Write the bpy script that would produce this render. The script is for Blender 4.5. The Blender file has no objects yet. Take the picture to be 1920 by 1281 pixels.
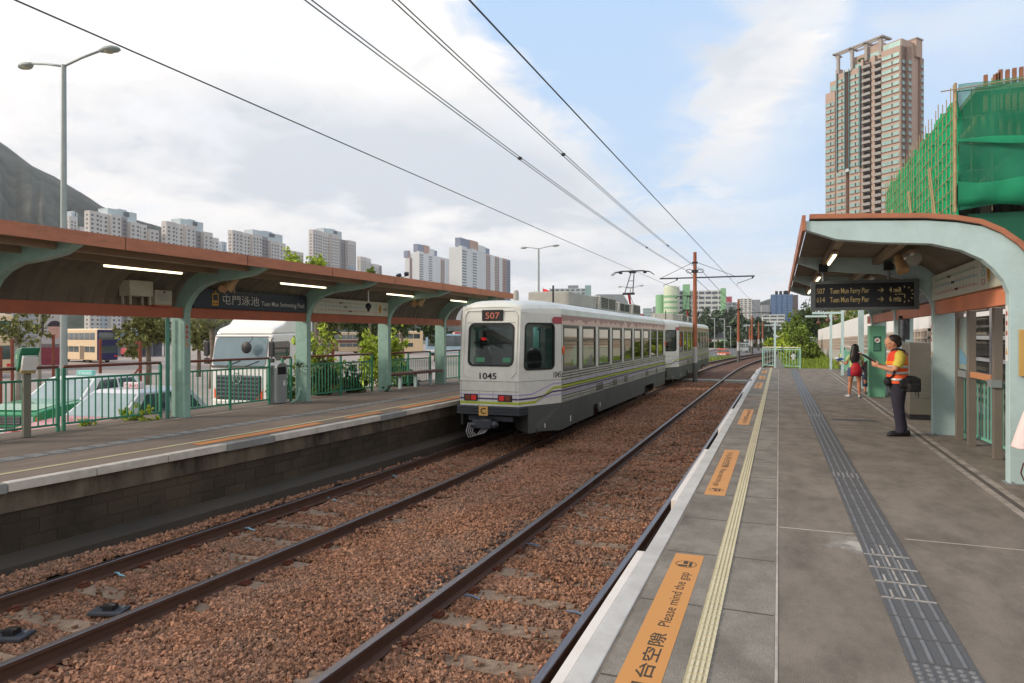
import bpy, math, random
import numpy as np
from mathutils import Matrix, Vector
sc = bpy.context.scene
col = sc.collection
R = math.radians
# ---------------------------------------------------------------- camera
cam = bpy.data.objects.new("camera", bpy.data.cameras.new("camera"))
col.objects.link(cam)
cam.location = (0, 0, 2.53)
cam.rotation_euler = (R(90), 0, R(21.36))
cam.data.sensor_width = 36
cam.data.lens = 24
cam.data.shift_y = -10.5/1920
cam.data.clip_start = 0.05
cam.data.clip_end = 9000
sc.camera = cam
# ---------------------------------------------------------------- sky and sun
SUN_AZ, SUN_EL = -122.0, 25.0      # azimuth clockwise from +Y
world = bpy.data.worlds.new("World"); sc.world = world
world.use_nodes = True
def sky_nodes():
    nt = world.node_tree; N = nt.nodes; L = nt.links
    N.clear()
    out = N.new('ShaderNodeOutputWorld'); bg = N.new('ShaderNodeBackground')
    bg.inputs[1].default_value = 0.1
    L.new(bg.outputs[0], out.inputs[0])
    tc = N.new('ShaderNodeTexCoord')
    sep = N.new('ShaderNodeSeparateXYZ'); L.new(tc.outputs['Generated'], sep.inputs[0])
    def m(op, a, b=None, c=None, clamp=False):
        n = N.new('ShaderNodeMath'); n.operation = op; n.use_clamp = clamp
        for i, v in enumerate((a, b, c)):
            if v is None: continue
            if isinstance(v, (int, float)): n.inputs[i].default_value = v
            else: L.new(v, n.inputs[i])
        return n.outputs[0]
    az = m('MULTIPLY', m('ARCTAN2', sep.outputs[0], sep.outputs[1]), 180/math.pi)
    el = m('MULTIPLY', m('ARCSINE', sep.outputs[2]), 180/math.pi)
    # cloud-plane coordinates
    zz = m('ADD', m('MAXIMUM', sep.outputs[2], 0.0), 0.22)
    comb = N.new('ShaderNodeCombineXYZ')
    L.new(m('DIVIDE', sep.outputs[0], zz), comb.inputs[0]); L.new(m('DIVIDE', sep.outputs[1], zz), comb.inputs[1])
    def noise(scale, det=8, rough=.55, off=0, dist=0.0):
        mp = N.new('ShaderNodeMapping'); mp.inputs['Location'].default_value = (off, off*.7, 0)
        L.new(comb.outputs[0], mp.inputs[0])
        n = N.new('ShaderNodeTexNoise'); n.inputs['Scale'].default_value = scale; n.inputs['Detail'].default_value = det
        n.inputs['Roughness'].default_value = rough; n.inputs['Distortion'].default_value = dist
        L.new(mp.outputs[0], n.inputs['Vector']); return n.outputs['Fac']
    n1 = noise(1.6, 9, .58, 3.1, .25); n2 = noise(0.7, 5, .5, 8.2); n3 = noise(3.6, 10, .62, 1.3, .8)
    azn = m('ADD', az, m('ADD', m('MULTIPLY', m('SUBTRACT', n3, .5), 16.0), m('MULTIPLY', m('SUBTRACT', n1, .5), 14.0)))
    eln = m('ADD', el, m('MULTIPLY', m('SUBTRACT', n1, .5), 9.0))
    def blob(a0, e0, sa, se, amp, k=0.0):
        da = m('SUBTRACT', azn, a0); de = m('SUBTRACT', eln, e0)
        de = m('SUBTRACT', de, m('MULTIPLY', da, k))
        q = m('ADD', m('POWER', m('ABSOLUTE', m('DIVIDE', da, sa)), 2.0), m('POWER', m('ABSOLUTE', m('DIVIDE', de, se)), 2.0))
        return m('MULTIPLY', m('EXPONENT', m('MULTIPLY', q, -1.0)), amp)
    # the big bank on the left: everything left of a slanting edge
    edge = m('SUBTRACT', m('MULTIPLY', m('SUBTRACT', el, 14.0), -0.85), 13.0)
    left = m('MULTIPLY', m('SUBTRACT', edge, azn), 0.26, clamp=True)
    rear = m('MULTIPLY', m('SUBTRACT', m('ABSOLUTE', az), 50.0), .03, clamp=True)
    cov = m('MAXIMUM', left, rear)
    cov = m('MAXIMUM', cov, blob(-2.0, 19.5, 5.2, 6.5, 1.25, .9))
    cov = m('MAXIMUM', cov, blob(2.5, 24.0, 4.5, 4.5, .95, 1.2))
    cov = m('MAXIMUM', cov, blob(-6.5, 11.0, 3.2, 1.5, .8))
    cov = m('MAXIMUM', cov, blob(-8.5, 9.5, 9.0, 1.2, .75))
    cov = m('MAXIMUM', cov, blob(-9.0, 15.5, 3.0, 1.0, .35))
    cov = m('MAXIMUM', cov, blob(11.0, 21.0, 9.0, 2.5, .42))
    low = m('MULTIPLY', m('SUBTRACT', 9.5, eln), .16, clamp=True)
    cov = m('MAXIMUM', cov, m('MULTIPLY', low, .8))
    det = m('ADD', m('MULTIPLY', m('SUBTRACT', n3, .5), .9), m('MULTIPLY', m('SUBTRACT', n1, .5), .7))
    cov = m('ADD', cov, m('MULTIPLY', det, m('MULTIPLY', m('MULTIPLY', cov, m('SUBTRACT', 1.25, cov)), 4.6)), clamp=True)
    # thickness shading of the clouds: grey bellies
    gy = m('ADD', m('ADD', m('MULTIPLY', m('SUBTRACT', n2, .45), 2.4), m('MULTIPLY', m('SUBTRACT', n1, .5), 2.6)), m('MULTIPLY', m('SUBTRACT', n3, .5), 1.5))
    gb = blob(-40.0, 15.0, 17.0, 6.0, .85, -.12)
    gb2 = blob(-25.0, 12.5, 10.0, 3.0, .65, -.1)
    gb3 = blob(-17.0, 5.5, 14.0, 2.6, .75)
    wh = blob(-48.0, 24.0, 22.0, 5.5, .9)
    wh2 = blob(-30.0, 9.0, 16.0, 1.7, .7)
    g = m('ADD', gy, m('SUBTRACT', m('ADD', m('ADD', gb, gb2), gb3), m('ADD', wh, wh2)), clamp=False)
    g = m('MULTIPLY', m('ADD', g, .12), .95, clamp=True)
    sky = N.new('ShaderNodeTexSky'); sky.sky_type = 'NISHITA'; sky.sun_disc = False
    sky.sun_elevation = R(SUN_EL); sky.sun_rotation = R(SUN_AZ); sky.dust_density = 1.5; sky.ozone_density = 1.5
    def mix(f, a, b):
        n = N.new('ShaderNodeMix'); n.data_type = 'RGBA'
        if isinstance(f, (int, float)): n.inputs[0].default_value = f
        else: L.new(f, n.inputs[0])
        for i, v in ((6, a), (7, b)):
            if isinstance(v, tuple): n.inputs[i].default_value = v
            else: L.new(v, n.inputs[i])
        return n.outputs[2]
    blue = mix(m('MULTIPLY', el, 1/26., clamp=True), (6.7, 8.2, 9.9, 1), (5.2, 7.15, 9.95, 1))
    blue = mix(.12, blue, sky.outputs[0])
    hz = m('MULTIPLY', m('SUBTRACT', 9.0, el), 1/9., clamp=True)
    cloud = mix(g, (10.5, 10.1, 9.8, 1), (6.8, 7.2, 7.75, 1))
    c = mix(cov, blue, cloud)
    c = mix(m('MULTIPLY', hz, .5), c, (8.0, 7.7, 7.75, 1))
    # below the horizon: dim ground colour
    c = mix(m('MULTIPLY', m('MULTIPLY', el, -1.0), .5, clamp=True), c, (1.6, 1.5, 1.4, 1))
    L.new(c, bg.inputs[0])
sky_nodes()
sun = bpy.data.objects.new("sun", bpy.data.lights.new("sun", 'SUN')); col.objects.link(sun)
sun.data.energy = 2.2; sun.data.angle = R(10); sun.data.color = (1, .86, .70)
_d = Vector((math.sin(R(SUN_AZ))*math.cos(R(SUN_EL)), math.cos(R(SUN_AZ))*math.cos(R(SUN_EL)), math.sin(R(SUN_EL))))
sun.rotation_euler = _d.to_track_quat('Z', 'Y').to_euler(); sun.location = (-30, 10, 40)
sc.view_settings.view_transform = 'Standard'; sc.view_settings.look = 'None'
sc.view_settings.exposure = 0.16; sc.view_settings.gamma = 1
# ---------------------------------------------------------------- pixel <-> place helpers (measuring the photograph only)
FF = 1280.; CC = math.cos(R(21.36)); SS = math.sin(R(21.36)); HH = 2.53
def P(u, v, zc):
    xc = (u-960)/FF*zc; return Vector((xc*CC-zc*SS, zc*CC+xc*SS, HH-(v-630)/FF*zc))
def G(u, v, z): return P(u, v, FF*(HH-z)/(v-630))
def onX(u, v, X): return P(u, v, X/((u-960)/FF*CC-SS))
def onY(u, v, Y): return P(u, v, Y/(CC+(u-960)/FF*SS))
# ---------------------------------------------------------------- object helpers
def tag(o, label=None, cat=None, group=None, kind=None):
    if label: o['label'] = label
    if cat: o['category'] = cat
    if group: o['group'] = group
    if kind: o['kind'] = kind
    return o
def thing(name, label, cat, loc=(0, 0, 0), rotz=0.0, group=None):
    o = bpy.data.objects.new(name, None); col.objects.link(o)
    o.empty_display_size = .2
    o.location = loc; o.rotation_euler = (0, 0, rotz)
    return tag(o, label, cat, group)
def rootof(o):
    while o.parent: o = o.parent
    return o
def rmat(o):
    o = rootof(o)
    return Matrix.Translation(o.location) @ o.rotation_euler.to_matrix().to_4x4() @ Matrix.Diagonal((*o.scale, 1))
def dup(o, parent=None):
    c = o.copy(); col.objects.link(c); c.parent = parent
    for ch in list(o.children): dup(ch, c)
    return c
def place(o, loc, rotz=None, label=None, scale=None):
    o.location = loc
    if rotz is not None: o.rotation_euler = (0, 0, rotz)
    if label: o['label'] = label
    if scale: o.scale = (scale,)*3
    return o
class MB:
    def __init__(s): s.v = []; s.f = []; s.mi = []; s.M = None; s.cut = []
    def add(s, vs, fs, mi=0):
        b = len(s.v); s.cut.append((b, len(s.f)))
        if s.M is not None: vs = [s.M @ Vector(p) for p in vs]
        s.v.extend([tuple(p) for p in vs])
        s.f.extend([tuple(i+b for i in f) for f in fs]); s.mi.extend([mi]*len(fs)); return s
    def box(s, x0, x1, y0, y1, z0, z1, mi=0):
        if x0 > x1: x0, x1 = x1, x0
        if y0 > y1: y0, y1 = y1, y0
        if z0 > z1: z0, z1 = z1, z0
        v = [(x0,y0,z0),(x1,y0,z0),(x1,y1,z0),(x0,y1,z0),(x0,y0,z1),(x1,y0,z1),(x1,y1,z1),(x0,y1,z1)]
        return s.add(v, [(0,3,2,1),(4,5,6,7),(0,1,5,4),(1,2,6,5),(2,3,7,6),(3,0,4,7)], mi)
    def obox(s, c, sx, sy, sz, rz=0, mi=0, rx=0, ry=0):
        m = Matrix.Translation(c) @ Matrix.Rotation(rz,4,'Z') @ Matrix.Rotation(ry,4,'Y') @ Matrix.Rotation(rx,4,'X')
        v = [m @ Vector((a*sx/2, b*sy/2, d*sz/2)) for d in (-1,1) for a, b in ((-1,-1),(1,-1),(1,1),(-1,1))]
        return s.add(v, [(0,3,2,1),(4,5,6,7),(0,1,5,4),(1,2,6,5),(2,3,7,6),(3,0,4,7)], mi)
    def prism(s, poly, axis, a0, a1, mi=0):
        # poly: list of 2D points in the plane perpendicular to axis (x: (y,z), y: (x,z), z: (x,y))
        n = len(poly)
        def mk(p, a):
            return {'x': (a, p[0], p[1]), 'y': (p[0], a, p[1]), 'z': (p[0], p[1], a)}[axis]
        v = [mk(p, a0) for p in poly]+[mk(p, a1) for p in poly]
        f = [tuple(range(n))[::-1], tuple(range(n, 2*n))]+[(i, (i+1)%n, n+(i+1)%n, n+i) for i in range(n)]
        return s.add(v, f, mi)
    def tube(s, pts, r, n=8, mi=0, caps=True):
        pts = [Vector(p) for p in pts]; m = len(pts)
        rr = r if isinstance(r, (list, tuple)) else [r]*m
        rings = []; up = None
        for i, p in enumerate(pts):
            t = (pts[min(i+1, m-1)]-pts[max(i-1, 0)]).normalized()
            if up is None:
                a = Vector((0, 0, 1)) if abs(t.z) < .9 else Vector((1, 0, 0))
                up = t.cross(a).normalized()
            up = (up-t*up.dot(t)).normalized(); w = t.cross(up)
            for k in range(n):
                an = 2*math.pi*k/n; rings.append(p+(up*math.cos(an)+w*math.sin(an))*rr[i])
        f = [(i*n+k, i*n+(k+1)%n, (i+1)*n+(k+1)%n, (i+1)*n+k) for i in range(m-1) for k in range(n)]
        if caps: f += [tuple(range(n))[::-1], tuple(range((m-1)*n, m*n))]
        return s.add(rings, f, mi)
    def loft(s, rings, mi=0, caps=True):
        n = len(rings[0]); m = len(rings); v = [p for r in rings for p in r]
        f = [(i*n+k, i*n+(k+1)%n, (i+1)*n+(k+1)%n, (i+1)*n+k) for i in range(m-1) for k in range(n)]
        if caps: f += [tuple(range(n))[::-1], tuple(range((m-1)*n, m*n))]
        return s.add(v, f, mi)
    def ell(s, c, rx, ry, rz, nu=14, nv=9, mi=0, M=None):
        v = []; f = []
        for j in range(nv+1):
            t = math.pi*j/nv
            for i in range(nu):
                a = 2*math.pi*i/nu
                p = Vector((rx*math.sin(t)*math.cos(a), ry*math.sin(t)*math.sin(a), rz*math.cos(t)))
                if M is not None: p = M @ p
                v.append(p+Vector(c))
        for j in range(nv):
            for i in range(nu): f.append((j*nu+i, (j+1)*nu+i, (j+1)*nu+(i+1)%nu, j*nu+(i+1)%nu))
        return s.add(v, f, mi)
    def lathe(s, prof, c=(0, 0, 0), n=16, mi=0, axis='z'):
        v = []
        for r, h in prof:
            for k in range(n):
                a = 2*math.pi*k/n; x, y = r*math.cos(a), r*math.sin(a)
                p = {'z': (x, y, h), 'y': (x, h, y), 'x': (h, x, y)}[axis]
                v.append((p[0]+c[0], p[1]+c[1], p[2]+c[2]))
        m = len(prof)
        f = [(i*n+k, i*n+(k+1)%n, (i+1)*n+(k+1)%n, (i+1)*n+k) for i in range(m-1) for k in range(n)]
        f += [tuple(range(n))[::-1], tuple(range((m-1)*n, m*n))]
        return s.add(v, f, mi)
    def quad(s, a, b, c, d, mi=0): return s.add([a, b, c, d], [(0, 1, 2, 3)], mi)
    def poly(s, pts, mi=0): return s.add(pts, [tuple(range(len(pts)))], mi)
    def text(s, st, o, xd, yd, size, mi=0, align='LEFT', off=0.0, width=None, bold=0.0):
        vs, fs, w = text_geo(st, bold)
        o, xd, yd = Vector(o), Vector(xd).normalized(), Vector(yd).normalized(); nd = xd.cross(yd)
        sx = size
        if width: sx = width/w
        sh = {'LEFT': 0, 'CENTER': -w/2, 'RIGHT': -w}[align]
        return s.add([o+xd*((x+sh)*sx)+yd*(y*size)+nd*off for x, y in vs], fs, mi)
    def build(s, name, mats, parent=None, smooth=False, world=False, loc=None, bevel=0, auto=None):
        me = bpy.data.meshes.new(name); V = s.v
        if parent is not None and world:
            im = rmat(parent).inverted(); V = [im @ Vector(p) for p in V]
        if parent is None and loc is not None:
            V = [(p[0]-loc[0], p[1]-loc[1], p[2]-loc[2]) for p in V]
        me.from_pydata([tuple(p) for p in V], [], s.f); me.update()
        if not isinstance(mats, (list, tuple)): mats = [mats]
        for m_ in mats: me.materials.append(m_)
        if len(mats) > 1: me.polygons.foreach_set('material_index', s.mi)
        if smooth:
            me.polygons.foreach_set('use_smooth', [True]*len(me.polygons))
            if auto is not None:
                try: me.set_sharp_from_angle(angle=R(auto))
                except Exception: pass
        o = bpy.data.objects.new(name, me); col.objects.link(o)
        if parent is not None: o.parent = parent
        elif loc is not None: o.location = loc
        if bevel:
            b = o.modifiers.new('bevel', 'BEVEL'); b.width = bevel; b.segments = 2; b.limit_method = 'ANGLE'; b.angle_limit = R(40)
        return o
def _each(s, name, mats, parent=None, **k):
    """every added piece becomes an object of its own, all with the same name"""
    cu = s.cut+[(len(s.v), len(s.f))]; out = []
    for (v0, f0), (v1, f1) in zip(cu[:-1], cu[1:]):
        q = MB(); q.v = s.v[v0:v1]; q.f = [tuple(i-v0 for i in f) for f in s.f[f0:f1]]; q.mi = s.mi[f0:f1]
        out.append(q.build(name, mats, parent, **k))
    return out
MB.each = _each
_tx = {}
def text_geo(st, bold=0.0):
    k = (st, bold)
    if k not in _tx:
        cu = bpy.data.curves.new('t', 'FONT'); cu.body = st; cu.size = 1; cu.resolution_u = 3; cu.offset = bold
        ob = bpy.data.objects.new('t', cu); col.objects.link(ob)
        bpy.context.view_layer.update()
        me = ob.evaluated_get(bpy.context.evaluated_depsgraph_get()).to_mesh()
        vs = [(v.co.x, v.co.y) for v in me.vertices]; fs = [tuple(p.vertices) for p in me.polygons]
        x0 = min(v[0] for v in vs); w = max(v[0] for v in vs)-x0
        _tx[k] = ([(x-x0, y) for x, y in vs], fs, w)
        bpy.data.objects.remove(ob); bpy.data.curves.remove(cu)
    return _tx[k]
def np_mesh(name, V, F, mats, parent=None, smooth=False, mi=None):
    """V (n,3) array, F (m,k) array of equal-sized faces"""
    me = bpy.data.meshes.new(name); V = np.asarray(V, np.float32); F = np.asarray(F, np.int32)
    me.vertices.add(len(V)); me.vertices.foreach_set('co', V.ravel())
    k = F.shape[1]; me.loops.add(F.size); me.loops.foreach_set('vertex_index', F.ravel())
    me.polygons.add(len(F)); me.polygons.foreach_set('loop_start', np.arange(0, F.size, k, dtype=np.int32))
    me.polygons.foreach_set('loop_total', np.full(len(F), k, np.int32))
    if not isinstance(mats, (list, tuple)): mats = [mats]
    for m_ in mats: me.materials.append(m_)
    if mi is not None: me.polygons.foreach_set('material_index', mi)
    me.polygons.foreach_set('use_smooth', np.full(len(F), bool(smooth)))
    me.update(calc_edges=True); me.validate()
    o = bpy.data.objects.new(name, me); col.objects.link(o)
    if parent is not None: o.parent = parent
    return o
# ---------------------------------------------------------------- materials
def lin(c):
    return tuple(((x/255)/12.92 if x/255 <= .04045 else ((x/255+.055)/1.055)**2.4) for x in c)
_mats = {}
def mat(name, c, rough=.6, metal=0.0, var=.12, scale=3.0, bump=0.0, bscale=40.0, dirt=None, dscale=1.2, damt=.5,
        stretch=(1, 1, 1), speck=0, spscale=220, spec=.5, emit=None, estr=0.0, island=0.0, coat=0.0, alpha=None, trans=0.0, ior=1.45, sheen=0):
    """c in sRGB 0-255 (a surface's own colour)"""
    if name in _mats: return _mats[name]
    m = bpy.data.materials.new(name); m.use_nodes = True; _mats[name] = m
    nt = m.node_tree; N = nt.nodes; L = nt.links; b = N['Principled BSDF']
    rgb = lin(c); tc = N.new('ShaderNodeTexCoord'); mp = N.new('ShaderNodeMapping'); mp.inputs['Scale'].default_value = stretch
    L.new(tc.outputs['Object'], mp.inputs[0])
    n1 = N.new('ShaderNodeTexNoise'); n1.inputs['Scale'].default_value = scale; n1.inputs['Detail'].default_value = 6; n1.inputs['Roughness'].default_value = .65
    L.new(mp.outputs[0], n1.inputs['Vector'])
    mr = N.new('ShaderNodeMapRange'); mr.inputs[1].default_value = .3; mr.inputs[2].default_value = .7
    mr.inputs[3].default_value = 1-var; mr.inputs[4].default_value = 1+var; L.new(n1.outputs['Fac'], mr.inputs[0])
    hs = N.new('ShaderNodeVectorMath'); hs.operation = 'SCALE'; hs.inputs[0].default_value = rgb; L.new(mr.outputs[0], hs.inputs['Scale'])
    outc = hs.outputs[0]
    if speck:
        ns = N.new('ShaderNodeTexNoise'); ns.inputs['Scale'].default_value = spscale; ns.inputs['Detail'].default_value = 2
        L.new(mp.outputs[0], ns.inputs['Vector']); ms = N.new('ShaderNodeMapRange'); ms.inputs[1].default_value = .3; ms.inputs[2].default_value = .7
        ms.inputs[3].default_value = 1-speck; ms.inputs[4].default_value = 1+speck; L.new(ns.outputs['Fac'], ms.inputs[0])
        h3 = N.new('ShaderNodeVectorMath'); h3.operation = 'SCALE'; L.new(outc, h3.inputs[0]); L.new(ms.outputs[0], h3.inputs['Scale']); outc = h3.outputs[0]
    if island:
        ge = N.new('ShaderNodeNewGeometry'); m2 = N.new('ShaderNodeMapRange'); m2.inputs[3].default_value = 1-island; m2.inputs[4].default_value = 1+island
        L.new(ge.outputs['Random Per Island'], m2.inputs[0])
        h2 = N.new('ShaderNodeVectorMath'); h2.operation = 'SCALE'; L.new(outc, h2.inputs[0]); L.new(m2.outputs[0], h2.inputs['Scale']); outc = h2.outputs[0]
    if dirt is not None:
        n2 = N.new('ShaderNodeTexNoise'); n2.inputs['Scale'].default_value = dscale; n2.inputs['Detail'].default_value = 9; n2.inputs['Roughness'].default_value = .7
        L.new(mp.outputs[0], n2.inputs['Vector'])
        r2 = N.new('ShaderNodeMapRange'); r2.inputs[1].default_value = .42; r2.inputs[2].default_value = .68; r2.inputs[4].default_value = damt; L.new(n2.outputs['Fac'], r2.inputs[0])
        mx = N.new('ShaderNodeMix'); mx.data_type = 'RGBA'; L.new(r2.outputs[0], mx.inputs[0]); L.new(outc, mx.inputs[6]); mx.inputs[7].default_value = (*lin(dirt), 1); outc = mx.outputs[2]
    L.new(outc, b.inputs['Base Color'])
    b.inputs['Roughness'].default_value = rough; b.inputs['Metallic'].default_value = metal
    b.inputs['Specular IOR Level'].default_value = spec; b.inputs['IOR'].default_value = ior
    b.inputs['Coat Weight'].default_value = coat; b.inputs['Coat Roughness'].default_value = .08
    if trans: b.inputs['Transmission Weight'].default_value = trans
    if alpha is not None: b.inputs['Alpha'].default_value = alpha
    if emit is not None: b.inputs['Emission Color'].default_value = (*lin(emit), 1); b.inputs['Emission Strength'].default_value = estr
    if bump:
        n3 = N.new('ShaderNodeTexNoise'); n3.inputs['Scale'].default_value = bscale; n3.inputs['Detail'].default_value = 5; L.new(mp.outputs[0], n3.inputs['Vector'])
        bp = N.new('ShaderNodeBump'); bp.inputs['Strength'].default_value = bump; bp.inputs['Distance'].default_value = .02; L.new(n3.outputs['Fac'], bp.inputs['Height']); L.new(bp.outputs[0], b.inputs['Normal'])
    return m
def glass(name, c=(30, 38, 40), alpha=.5, rough=.03):
    """a pane one can see through, with a sharp reflection"""
    if name in _mats: return _mats[name]
    m = bpy.data.materials.new(name); m.use_nodes = True; _mats[name] = m
    nt = m.node_tree; N = nt.nodes; L = nt.links; N.clear()
    o = N.new('ShaderNodeOutputMaterial'); tr = N.new('ShaderNodeBsdfTransparent'); tr.inputs[0].default_value = (*[1-(1-x)*.9 for x in lin((c[0]+150, c[1]+150, c[2]+150))], 1)
    df = N.new('ShaderNodeBsdfDiffuse'); df.inputs[0].default_value = (*lin(c), 1)
    gl = N.new('ShaderNodeBsdfGlossy'); gl.inputs['Roughness'].default_value = rough
    m1 = N.new('ShaderNodeMixShader'); m1.inputs[0].default_value = alpha; L.new(tr.outputs[0], m1.inputs[1]); L.new(df.outputs[0], m1.inputs[2])
    fr = N.new('ShaderNodeFresnel'); fr.inputs[0].default_value = 1.55
    m2 = N.new('ShaderNodeMixShader'); L.new(fr.outputs[0], m2.inputs[0]); L.new(m1.outputs[0], m2.inputs[1]); L.new(gl.outputs[0], m2.inputs[2])
    L.new(m2.outputs[0], o.inputs[0]); return m
M_teal = mat('teal_paint', (148, 184, 172), .45, var=.06, scale=2, dirt=(108, 116, 104), dscale=5, damt=.3, speck=.03, spscale=30)
M_mint = mat('mint_paint', (184, 208, 208), .45, var=.06, dirt=(140, 146, 140), dscale=5, damt=.16, speck=.02, spscale=30)
M_green = mat('green_fence_paint', (62, 136, 108), .4, var=.1, scale=8)
M_greenR = mat('green_fence_paint_fresh', (124, 188, 166), .4, var=.06, scale=8)
M_rail_red = mat('brown_handrail', (122, 72, 56), .5, var=.15, scale=6)
M_fascia = mat('terracotta_fascia', (180, 116, 86), .55, var=.07, scale=3, dirt=(112, 74, 60), dscale=3, damt=.5, stretch=(1, 1, 3))
M_beamL = mat('terracotta_beam', (176, 98, 68), .5, var=.08, scale=3, dirt=(110, 60, 48), damt=.35)
M_beamR = mat('orange_beam', (228, 142, 104), .55, var=.07, scale=2, dirt=(150, 92, 70), dscale=.8, damt=.35)
M_sheet = mat('corrugated_sheet', (128, 121, 108), .5, var=.12, scale=1.5, dirt=(70, 62, 52), damt=.4)
M_purlin = mat('purlin_beige', (152, 134, 112), .6, var=.1)
M_white = mat('white_paint', (226, 228, 226), .5, var=.04, scale=4)
M_black = mat('black_plastic', (26, 26, 28), .5, var=.1)
M_dark = mat('dark_metal', (48, 48, 50), .5, .3, var=.15)
M_steel = mat('galvanised_steel', (150, 154, 154), .4, .6, var=.1, scale=10)
M_grey = mat('grey_paint', (138, 144, 146), .5, var=.08)
M_tube = mat('fluorescent_tube', (255, 250, 230), .4, emit=(255, 240, 205), estr=2.4, var=0)
M_rubber = mat('rubber', (20, 20, 21), .8, var=.1)
M_dglass = mat('dark_glass', (18, 24, 26), .04, var=.02, spec=1.0, ior=1.7)
# ================================================================ GROUND, TRACKS, PLATFORMS
rng = np.random.default_rng(7); random.seed(11)
def bend(Y): return max(0, Y-45)**2/860.
def CL(Y): return -6.14-.0022*max(0, 13-Y)**2+bend(Y)
def CR(Y): return -2.31-.0009*max(0, 15-Y)**2+bend(Y)
def PE(Y): return -7.52-.0038*max(0, 15.4-Y)**2      # edge of the far platform
YS = [-2+i*1.0 for i in range(48)]+[46+i*3 for i in range(40)]
def sheet_between(name, fa, fb, ys, z, m, kind='structure'):
    b = MB(); v = []
    for y in ys: v += [(fa(y), y, z), (fb(y), y, z)]
    b.add(v, [(2*i, 2*i+1, 2*i+3, 2*i+2) for i in range(len(ys)-1)])
    o = b.build(name, m); tag(o, kind=kind); return o
M_earth = mat('earth_and_scrub', (104, 104, 78), .95, var=.25, scale=.08, bump=.2, bscale=3, dirt=(92, 92, 84), dscale=.03, damt=.7)
M_lot = mat('pale_concrete_lot', (164, 152, 144), .9, var=.12, scale=.3, bump=.1, bscale=8, dirt=(128, 120, 112), dscale=.15, damt=.6)
M_road = mat('asphalt', (108, 106, 106), .9, var=.12, scale=.6, bump=.2, bscale=30)
b = MB(); b.box(-1400, 1000, -110, 1300, -1.4, -.62); tag(b.build('ground', M_earth), kind='structure')
b = MB(); b.box(-150, -11.9, -30, 190, -.6, -.1); tag(b.build('bus_lot_pavement', M_lot), kind='structure')
b = MB(); b.box(-11.4, 3.3, 46, 200, -.6, -.35); tag(b.build('trackside_verge', mat('verge_soil', (112, 98, 72), .95, var=.25, scale=.7, dirt=(96, 110, 56), dscale=.5, damt=.8)), kind='structure')
# ballast bed
M_bed = mat('ballast_bed', (112, 80, 66), .95, var=.35, scale=14, bump=1.0, bscale=26, dirt=(84, 56, 44), dscale=20, damt=.8)
_bp = M_bed.node_tree.nodes
M_bed.node_tree.nodes['Bump'].inputs['Distance'].default_value = .06
def bedx(y): return PE(y)+.35
sheet_between('ballast_bed', lambda y: -8.6+bend(y), lambda y: -.3+bend(y), YS, -.185, M_bed)
# stones
M_stone = mat('ballast_stone', (147, 106, 82), .95, var=.38, scale=.55, island=.6, dirt=(124, 108, 96), dscale=1.1, damt=.6, bump=.35, bscale=60)
def icosa():
    t = (1+5**.5)/2
    v = np.array([(-1,t,0),(1,t,0),(-1,-t,0),(1,-t,0),(0,-1,t),(0,1,t),(0,-1,-t),(0,1,-t),(t,0,-1),(t,0,1),(-t,0,-1),(-t,0,1)], float)
    f = np.array([(0,11,5),(0,5,1),(0,1,7),(0,7,10),(0,10,11),(1,5,9),(5,11,4),(11,10,2),(10,7,6),(7,1,8),(3,9,4),(3,4,2),(3,2,6),(3,6,8),(3,8,9),(4,9,5),(2,4,11),(6,2,10),(8,6,7),(9,8,1)])
    return v/np.linalg.norm(v[0]), f
def rock():
    v = np.array([(-1,-1,-1),(1,-1,-1),(1,1,-1),(-1,1,-1),(-1,-1,1),(1,-1,1),(1,1,1),(-1,1,1)], float)*.72
    f = np.array([(0,3,2),(0,2,1),(4,5,6),(4,6,7),(0,1,5),(0,5,4),(1,2,6),(1,6,5),(2,3,7),(2,7,6),(3,0,4),(3,4,7)])
    return v, f
def octa():
    return np.array([(1,0,0),(-1,0,0),(0,1,0),(0,-1,0),(0,0,1),(0,0,-1)], float), np.array([(0,2,4),(2,1,4),(1,3,4),(3,0,4),(2,0,5),(1,2,5),(3,1,5),(0,3,5)])
CLv = np.vectorize(CL); CRv = np.vectorize(CR); PEv = np.vectorize(PE)
SL = .70
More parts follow.
